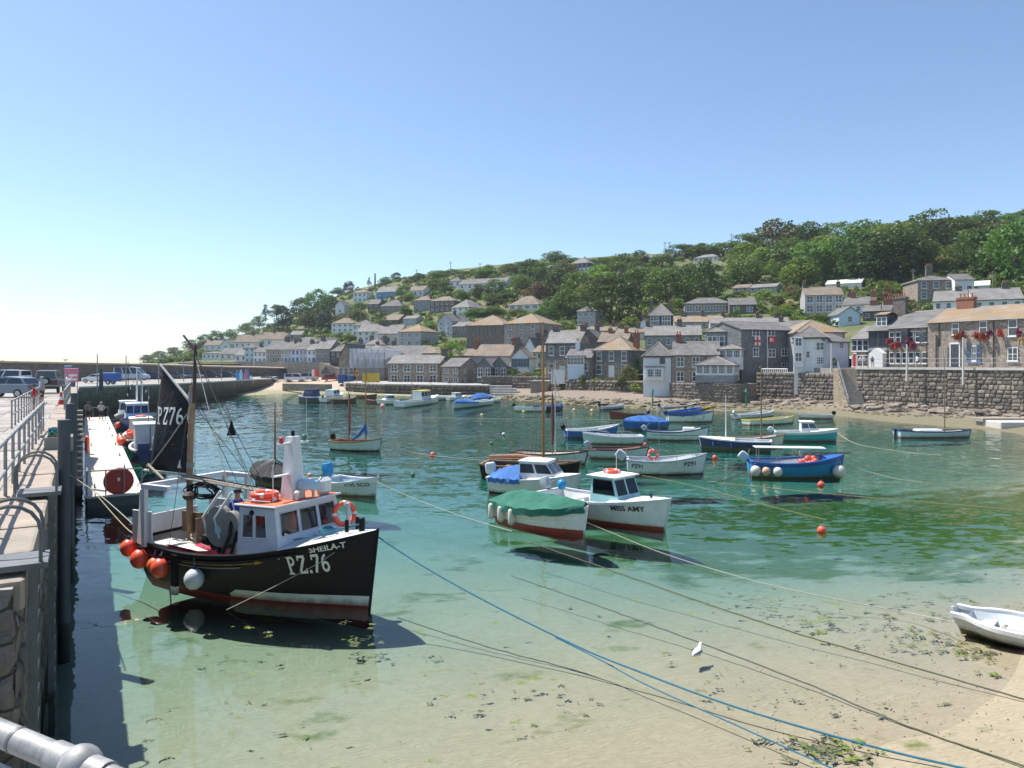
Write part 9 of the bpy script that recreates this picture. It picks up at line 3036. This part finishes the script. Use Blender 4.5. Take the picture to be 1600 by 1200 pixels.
rope('pale yellowish rope stretched over the weed bed on the right',[at(1105,752,.02),at(1200,762,.02),at(1400,781,.02),at(1640,800,.05)],.012,M_ROPE_Y)
rope('pale rope from the bright blue work boat bow into the water',[at(1316,722,.8),at(1350,735,.35),at(1400,748,.08),at(1440,753,.0)],.02,M_ROPE_W)
rope('white rope from the turquoise boat bow across the water',[at(1308,676,.7),at(1340,694,.25),at(1420,707,.02),at(1470,711,.0)],.018,M_ROPE_W)
rope('pale rope trailing behind the boat lettered PZ91',[at(1000,742,.0),at(1080,758,.02),at(1200,790,.02),at(1290,812,.02)],.010,M_ROPE_Y)
rope('rope from the sailing boat with the red sail to the orange buoy',[at(596,697,.75),at(640,706,.15),at(676,712,.05),at(760,720,.02)],.018,M_ROPE_W)
rope('pale line along the far water behind the tall brown mast',[at(640,652,.02),at(760,654,.02),at(900,655,.02),at(1010,657,.02)],.02,M_ROPE_W)
rope('dark rope hanging into the water left of the bright blue work boat',[at(1162,738,.5),at(1145,746,.1),at(1110,756,.0)],.025,M_ROPE_D)
rope('pale rope from the white clinker dinghy bow across the harbour',[at(588,752,.8),at(640,776,.35),at(720,806,.04),at(800,830,.0)],.013,M_ROPE_W)
qs = SHEILA.world((.1,-1.0,1.3))
rope('white rope from the quay pile across the pontoon to the black boat',[Q3(17.5,-.2,3.6),Vector((-14.2,23.4,2.6)),Vector((-12.6,22.6,1.95)),qs],.016,M_ROPE_W)
rope('yellow rope sagging from the black boat stern to the pontoon',[qs,Vector((-11.6,23.6,.55)),Vector((-13.5,26.0,.12)),Vector((-17.2,30.6,.5))],.02,M_ROPE_Y)
BUOYS = [(676,709.5,4.2,'o','orange mooring buoy off the red-sailed boat'),(1284,827,7,'o','orange mooring buoy alone over the weed bed'),(1283,756,5.5,'o','red-orange buoy just below the bright blue work boat'),(1117,714,4,'o','red buoy between PZ91 and the bright blue work boat'),(1008,694,3,'o','small red buoy behind the grey railed boat'),
(645,741,3.6,'g','small greenish buoy in the open middle water'),(787,678,3,'w','white pick-up buoy left of the tall mast'),(768,692,2.8,'g','dark-topped small buoy left of the tall mast'),(598,634,4.2,'p','pink and white buoy near the small cabin boat'),(753,648,2.6,'y','small yellow buoy off the pale blue-covered boat'),(818,643,2.4,'y','tiny yellow buoy left of the white dinghy'),
(897,640,2.6,'y','small peach buoy near the far bank'),(925,641,3,'y','peach mooring buoy right of the small peach one'),(484,742,4,'p','red and white buoy beside the black boat column')]
BM = {'o': M_ORANGE,'g': paint('buoy_green',(.10,.17,.09),.6,.2,6,.4),'w': B_WHITE,'p': paint('buoy_pink',(.70,.30,.28),.5),'y': paint('buoy_peach',(.66,.50,.26),.5)}
for px,py,rpx,k,lb in BUOYS:
 p = WZ(px,py + rpx * .7,0)
 r_ = rpx / FPX * p.y
 root = tag(empty('mooring_buoy',(p.x,p.y,r_ * .45)),lb,'buoy','mooring buoys')
 MB().ball((0,0,0),r_,14).build('float',BM[k],root,True)
 mb = MB(); mb.lathe([(r_ * .25,0),(r_ * .22,r_ * .18)],8,0,None,(0,0,r_ * .95)); mb.torus((0,0,r_ * 1.25),r_ * .16,r_ * .05,10,5); mb.build('eye',B_GREYC if k != 'p' else B_WHITE,root,True)
 # ------------------------------------------------------------------ lamp posts, signs, poles
def pole(label,px,py0,py1,d,r_,mat,name='lamp_post',cat='post',group=None,head=None):
 p = W(px,py1,d)
 hgt = (py1 - py0) / FPX * d
 root = tag(empty(name,p),label,cat,group)
 MB().tube([(0,0,-.6),(0,0,hgt * .5),(0,0,hgt)],[r_ * 1.3,r_,r_ * .8],8).build('shaft',mat,root,True)
 if head == 'cross':
  mb = MB()
  for k in (.3,.7):
   mb.bx(-.8,.8,-.05,.05,hgt - k - .05,hgt - k + .05)
  mb.build('crossarm',M_WOOD_G,root)
 elif head == 'base':
  MB().lathe([(r_ * 2.4,0),(r_ * 2.4,.1),(r_ * 1.4,.25)],10).build('base',mat,root,True)
 elif head == 'aerial':
  mb = MB()
  for k in range(4):
   mb.tube([(-.9,0,hgt - .4 * k),(.9,0,hgt - .4 * k)],.03,4)
  mb.build('aerial',M_STEEL_D,root)
 return root
for px,d,wd in ((152,98,'by the blue machine'),(197,106,'in front of the motor caravan'),(248,121,'right of the motor caravan'),(346,150,'left of the kayaks'),(287,134,'beside the black sail peak')):
 yb = HZ + (EYE - qz_at(d)) * FPX / d
 pole('slim grey post on the pier edge ' + wd,px,yb - 4.3 * FPX / d,yb,d,.07,M_STEEL,'pier_post','post','slim posts along the pier')
pole('thick blue-grey post on the pier near the white hatchback',158,576,603,92,.22,M_PILE,'mooring_post','post')
for px,y0,y1,d,wd in ((1417,538,588,86.0,'pale post rising before the inn annexe'),(1505,527,592,80.5,'pale post rising before the inn door'),(1299,537,580,99,'pale post beside the white house wing')):
 pole(wd,px,y0,y1,d - .5,.10,M_CREAM,'flag_post','post','pale posts along the right quay')
for px,y0,wd in ((586,427,'dark bare trunk-like pole on the left skyline'),(651,421,'telegraph pole on the skyline above the brown-roofed house'),(704,409,'tall telegraph pole above the small hipped house'),(1039,378,'left of two poles above the dark blue chalet'),(1046,378,'right of two poles above the dark blue chalet'),(750,411,'telegraph pole on the ridge left of the white cottage')):
 sk = np.interp(px,[520,620,740,850,950,1080],[466,442,426,415,410,404])
 p = on_hill(px,sk + 3)
 pole(wd,px,y0,sk + 4,p.y,.16 if px != 586 else .5,M_WOOD_G,'telegraph_pole','pole','poles on the hill','cross' if px != 586 else None)
pole('radio mast with aerial rods on the wooded skyline',1143,365,402,on_hill(1143,401).y,.12,M_STEEL_D,'radio_mast','mast',None,'aerial')
pole('telegraph pole on the bank left of the hilltop stone villa',1427,420,462,on_hill(1427,462).y,.14,M_WOOD_G,'telegraph_pole','pole','poles on the hill','cross')
pole('telegraph pole right of the white shed',1551,424,462,on_hill(1551,462).y,.12,M_WOOD_G,'telegraph_pole','pole','poles on the hill','cross')
pole('dark lamp standard behind the white-fronted inn house',1377,450,500,on_hill(1377,500).y,.10,M_GUTTER,'lamp_standard','post')
sgn = WZ(112,615,3.5)
sr = tag(empty('information_sign',sgn,R(10)),'pink and white information sign by the quay steps','sign')
MB().cb(-.55,.55,-.04,.04,1.0,2.2,.02).build('board',paint('sign_pink',(.62,.18,.26),.5,.08),sr)
MB().bx(-.45,.45,-.048,-.041,1.5,1.68).build('white_band',M_LETTER,sr)
MB().bx(-.45,.45,-.048,-.041,1.15,1.32).build('lower_band',M_LETTER,sr)
mb = MB(); mb.tube([(-.45,0,0),(-.45,0,1.0)],.03,6); mb.tube([(.45,0,0),(.45,0,1.0)],.03,6); mb.build('post',M_STEEL,sr)
tm = WZ(109,604,3.3)
mb = MB(); mb.cb(-.5,.5,-.4,.4,0,2.6,.05); mb.bx(-.35,.35,-.43,-.4,1.2,2.0,1)
tag(mb.build('ticket_machine',[paint('machine_blue',(.10,.17,.27),.5,.1),B_GREYL],None,False,tm),'tall blue-grey machine by the sea wall','machine')
# traffic cone
cn = WZ(95.5,634,QZ)
cr = tag(empty('traffic_cone',cn),'red and white traffic cone at the head of the quay steps','traffic cone')
MB().cb(-.25,.25,-.25,.25,0,.05,.01).build('base',M_RED,cr)
MB().lathe([(.19,.05),(.13,.36)],14).build('lower_cone',M_RED,cr,True)
MB().lathe([(.13,.361),(.095,.56)],14).build('white_band',M_WHITE,cr,True)
MB().lathe([(.095,.561),(.04,.85)],14).build('upper_cone',M_RED,cr,True)
# railing on top of the right quay wall
railing('street_railing','thin railing along the right quay wall in front of the inn',[Vector((p_.x + .25,p_.y + .2,RZ + .16)) for p_ in RQ[1:4]],1.0,True,.025,2.2,None,False)
# ------------------------------------------------------------------ weed floating and lying on the sand
rw_ = np.random.default_rng(41)
V,F,MI = [],[],[]
n0 = 0
def weed_bit(x,y,z,sz,mi,k=6):
 global n0
 for _ in range(k):
  a = rw_.uniform(0,6.28)
  ln,wd = sz * rw_.uniform(.5,1.2),sz * rw_.uniform(.12,.35)
  cx,cy_ = x + rw_.normal() * sz * .7,y + rw_.normal() * sz * .45
  ca,sa = math.cos(a),math.sin(a)
  q = [(-ln,-wd * .3),(-ln * .2,-wd),(ln,-wd * .2),(ln * .3,wd)]
  V.extend([(cx + u * ca - v * sa,cy_ + u * sa + v * ca,z + rw_.uniform(0,.006)) for u,v in q])
  F.append((n0,n0 + 1,n0 + 2,n0 + 3)); MI.append(mi); n0 += 4
for i in range(900):
 px,py = rw_.uniform(200,1600),880 + 330 * rw_.random() ** .8
 p = WZ(px,py,0)
 if mnoise.noise(Vector((p.x * .55 + 3,p.y * .8,1.7))) < .06 + .25 * rw_.random():
  continue
 bz = bed_z(p.x,p.y)
 if bz > -.02 or qe(p.y).x > p.x - 1:
  continue
 if rw_.random() < .35:
  weed_bit(p.x,p.y,.006,rw_.uniform(.02,.08),rw_.choice(4,p=[.55,.1,.1,.25]),int(rw_.integers(4,14)))
 else:
  weed_bit(p.x,p.y,bz + .035,.012 + .06 * rw_.random() ** 2,rw_.choice(4,p=[.25,.15,.2,.4]),int(rw_.integers(2,12)))
for (px,py,nn_,sp_) in ((1320,1170,26,.30),(1260,1165,22,.35),(1150,905,30,.8),(1400,990,30,.8),(1440,960,40,1.0),(1540,880,40,1.6),(560,985,16,.25),(440,955,16,.3),(1280,965,18,.4),(1500,930,30,1.0),(1220,940,20,.6),(1530,1015,24,.4),(1480,1000,24,.5)):
 c = WZ(px,py,0)
 for _ in range(nn_):
  x,y = c.x + rw_.normal() * sp_,c.y + rw_.normal() * sp_ * .7
  bz = bed_z(x,y)
  weed_bit(x,y,max(bz + .04,-.25) if rw_.random() < .7 else .006,rw_.uniform(.03,.10),rw_.choice(4,p=[.4,.15,.1,.35]),6)
wm = [paint('weed_bright',(.15,.20,.02),.6,.3,8,.2),paint('weed_dark',(.05,.075,.03),.7,.3,8,.2),paint('weed_brown',(.07,.06,.035),.7,.3,8,.2),paint('weed_olive',(.14,.15,.07),.7,.3,8,.2)]
me = np_mesh('sea_weed',np.array(V),np.array(F),wm,np.array(MI))
tag(link('sea_weed',me),'scraps of green weed floating and lying on the sand','seaweed',None,'stuff')
# pebbles on the wet sand at the lower right
Vp,Fp,n0 = [],[],0
for i in range(500):
 px,py = rw_.uniform(1150,1640),rw_.uniform(960,1230)
 p = WZ(px,py,0)
 sz = rw_.uniform(.008,.03)
 q = bv * sz + np.array([p.x,p.y,bed_z(p.x,p.y) + sz * .1])
 Vp.append(q); Fp.append(bf + n0); n0 += len(q)
tag(link('beach_pebbles',np_mesh('beach_pebbles',np.concatenate(Vp),np.concatenate(Fp),M_ROCK,np.repeat(rw_.integers(0,3,len(Fp)),len(bf)))),'small pebbles scattered on the sand at lower right','pebbles',None,'stuff')
# ------------------------------------------------------------------ sea air
mh = bpy.data.materials.new('sea_air')
t = NT(mh)
pv = t.n('ShaderNodeVolumePrincipled')
pv.inputs['Color'].default_value = (0.86,0.92,1.0,1)
pv.inputs['Density'].default_value = 0.00016
pv.inputs['Anisotropy'].default_value = 0.2
t.l(pv.outputs[0],t.out.inputs['Volume'])
hz = MB().bx(-700,700,-60,1000,-7.0,110.0)
tag(hz.build('haze',mh),'thin pale sea haze over the harbour',None,None,'stuff')
label_trees()
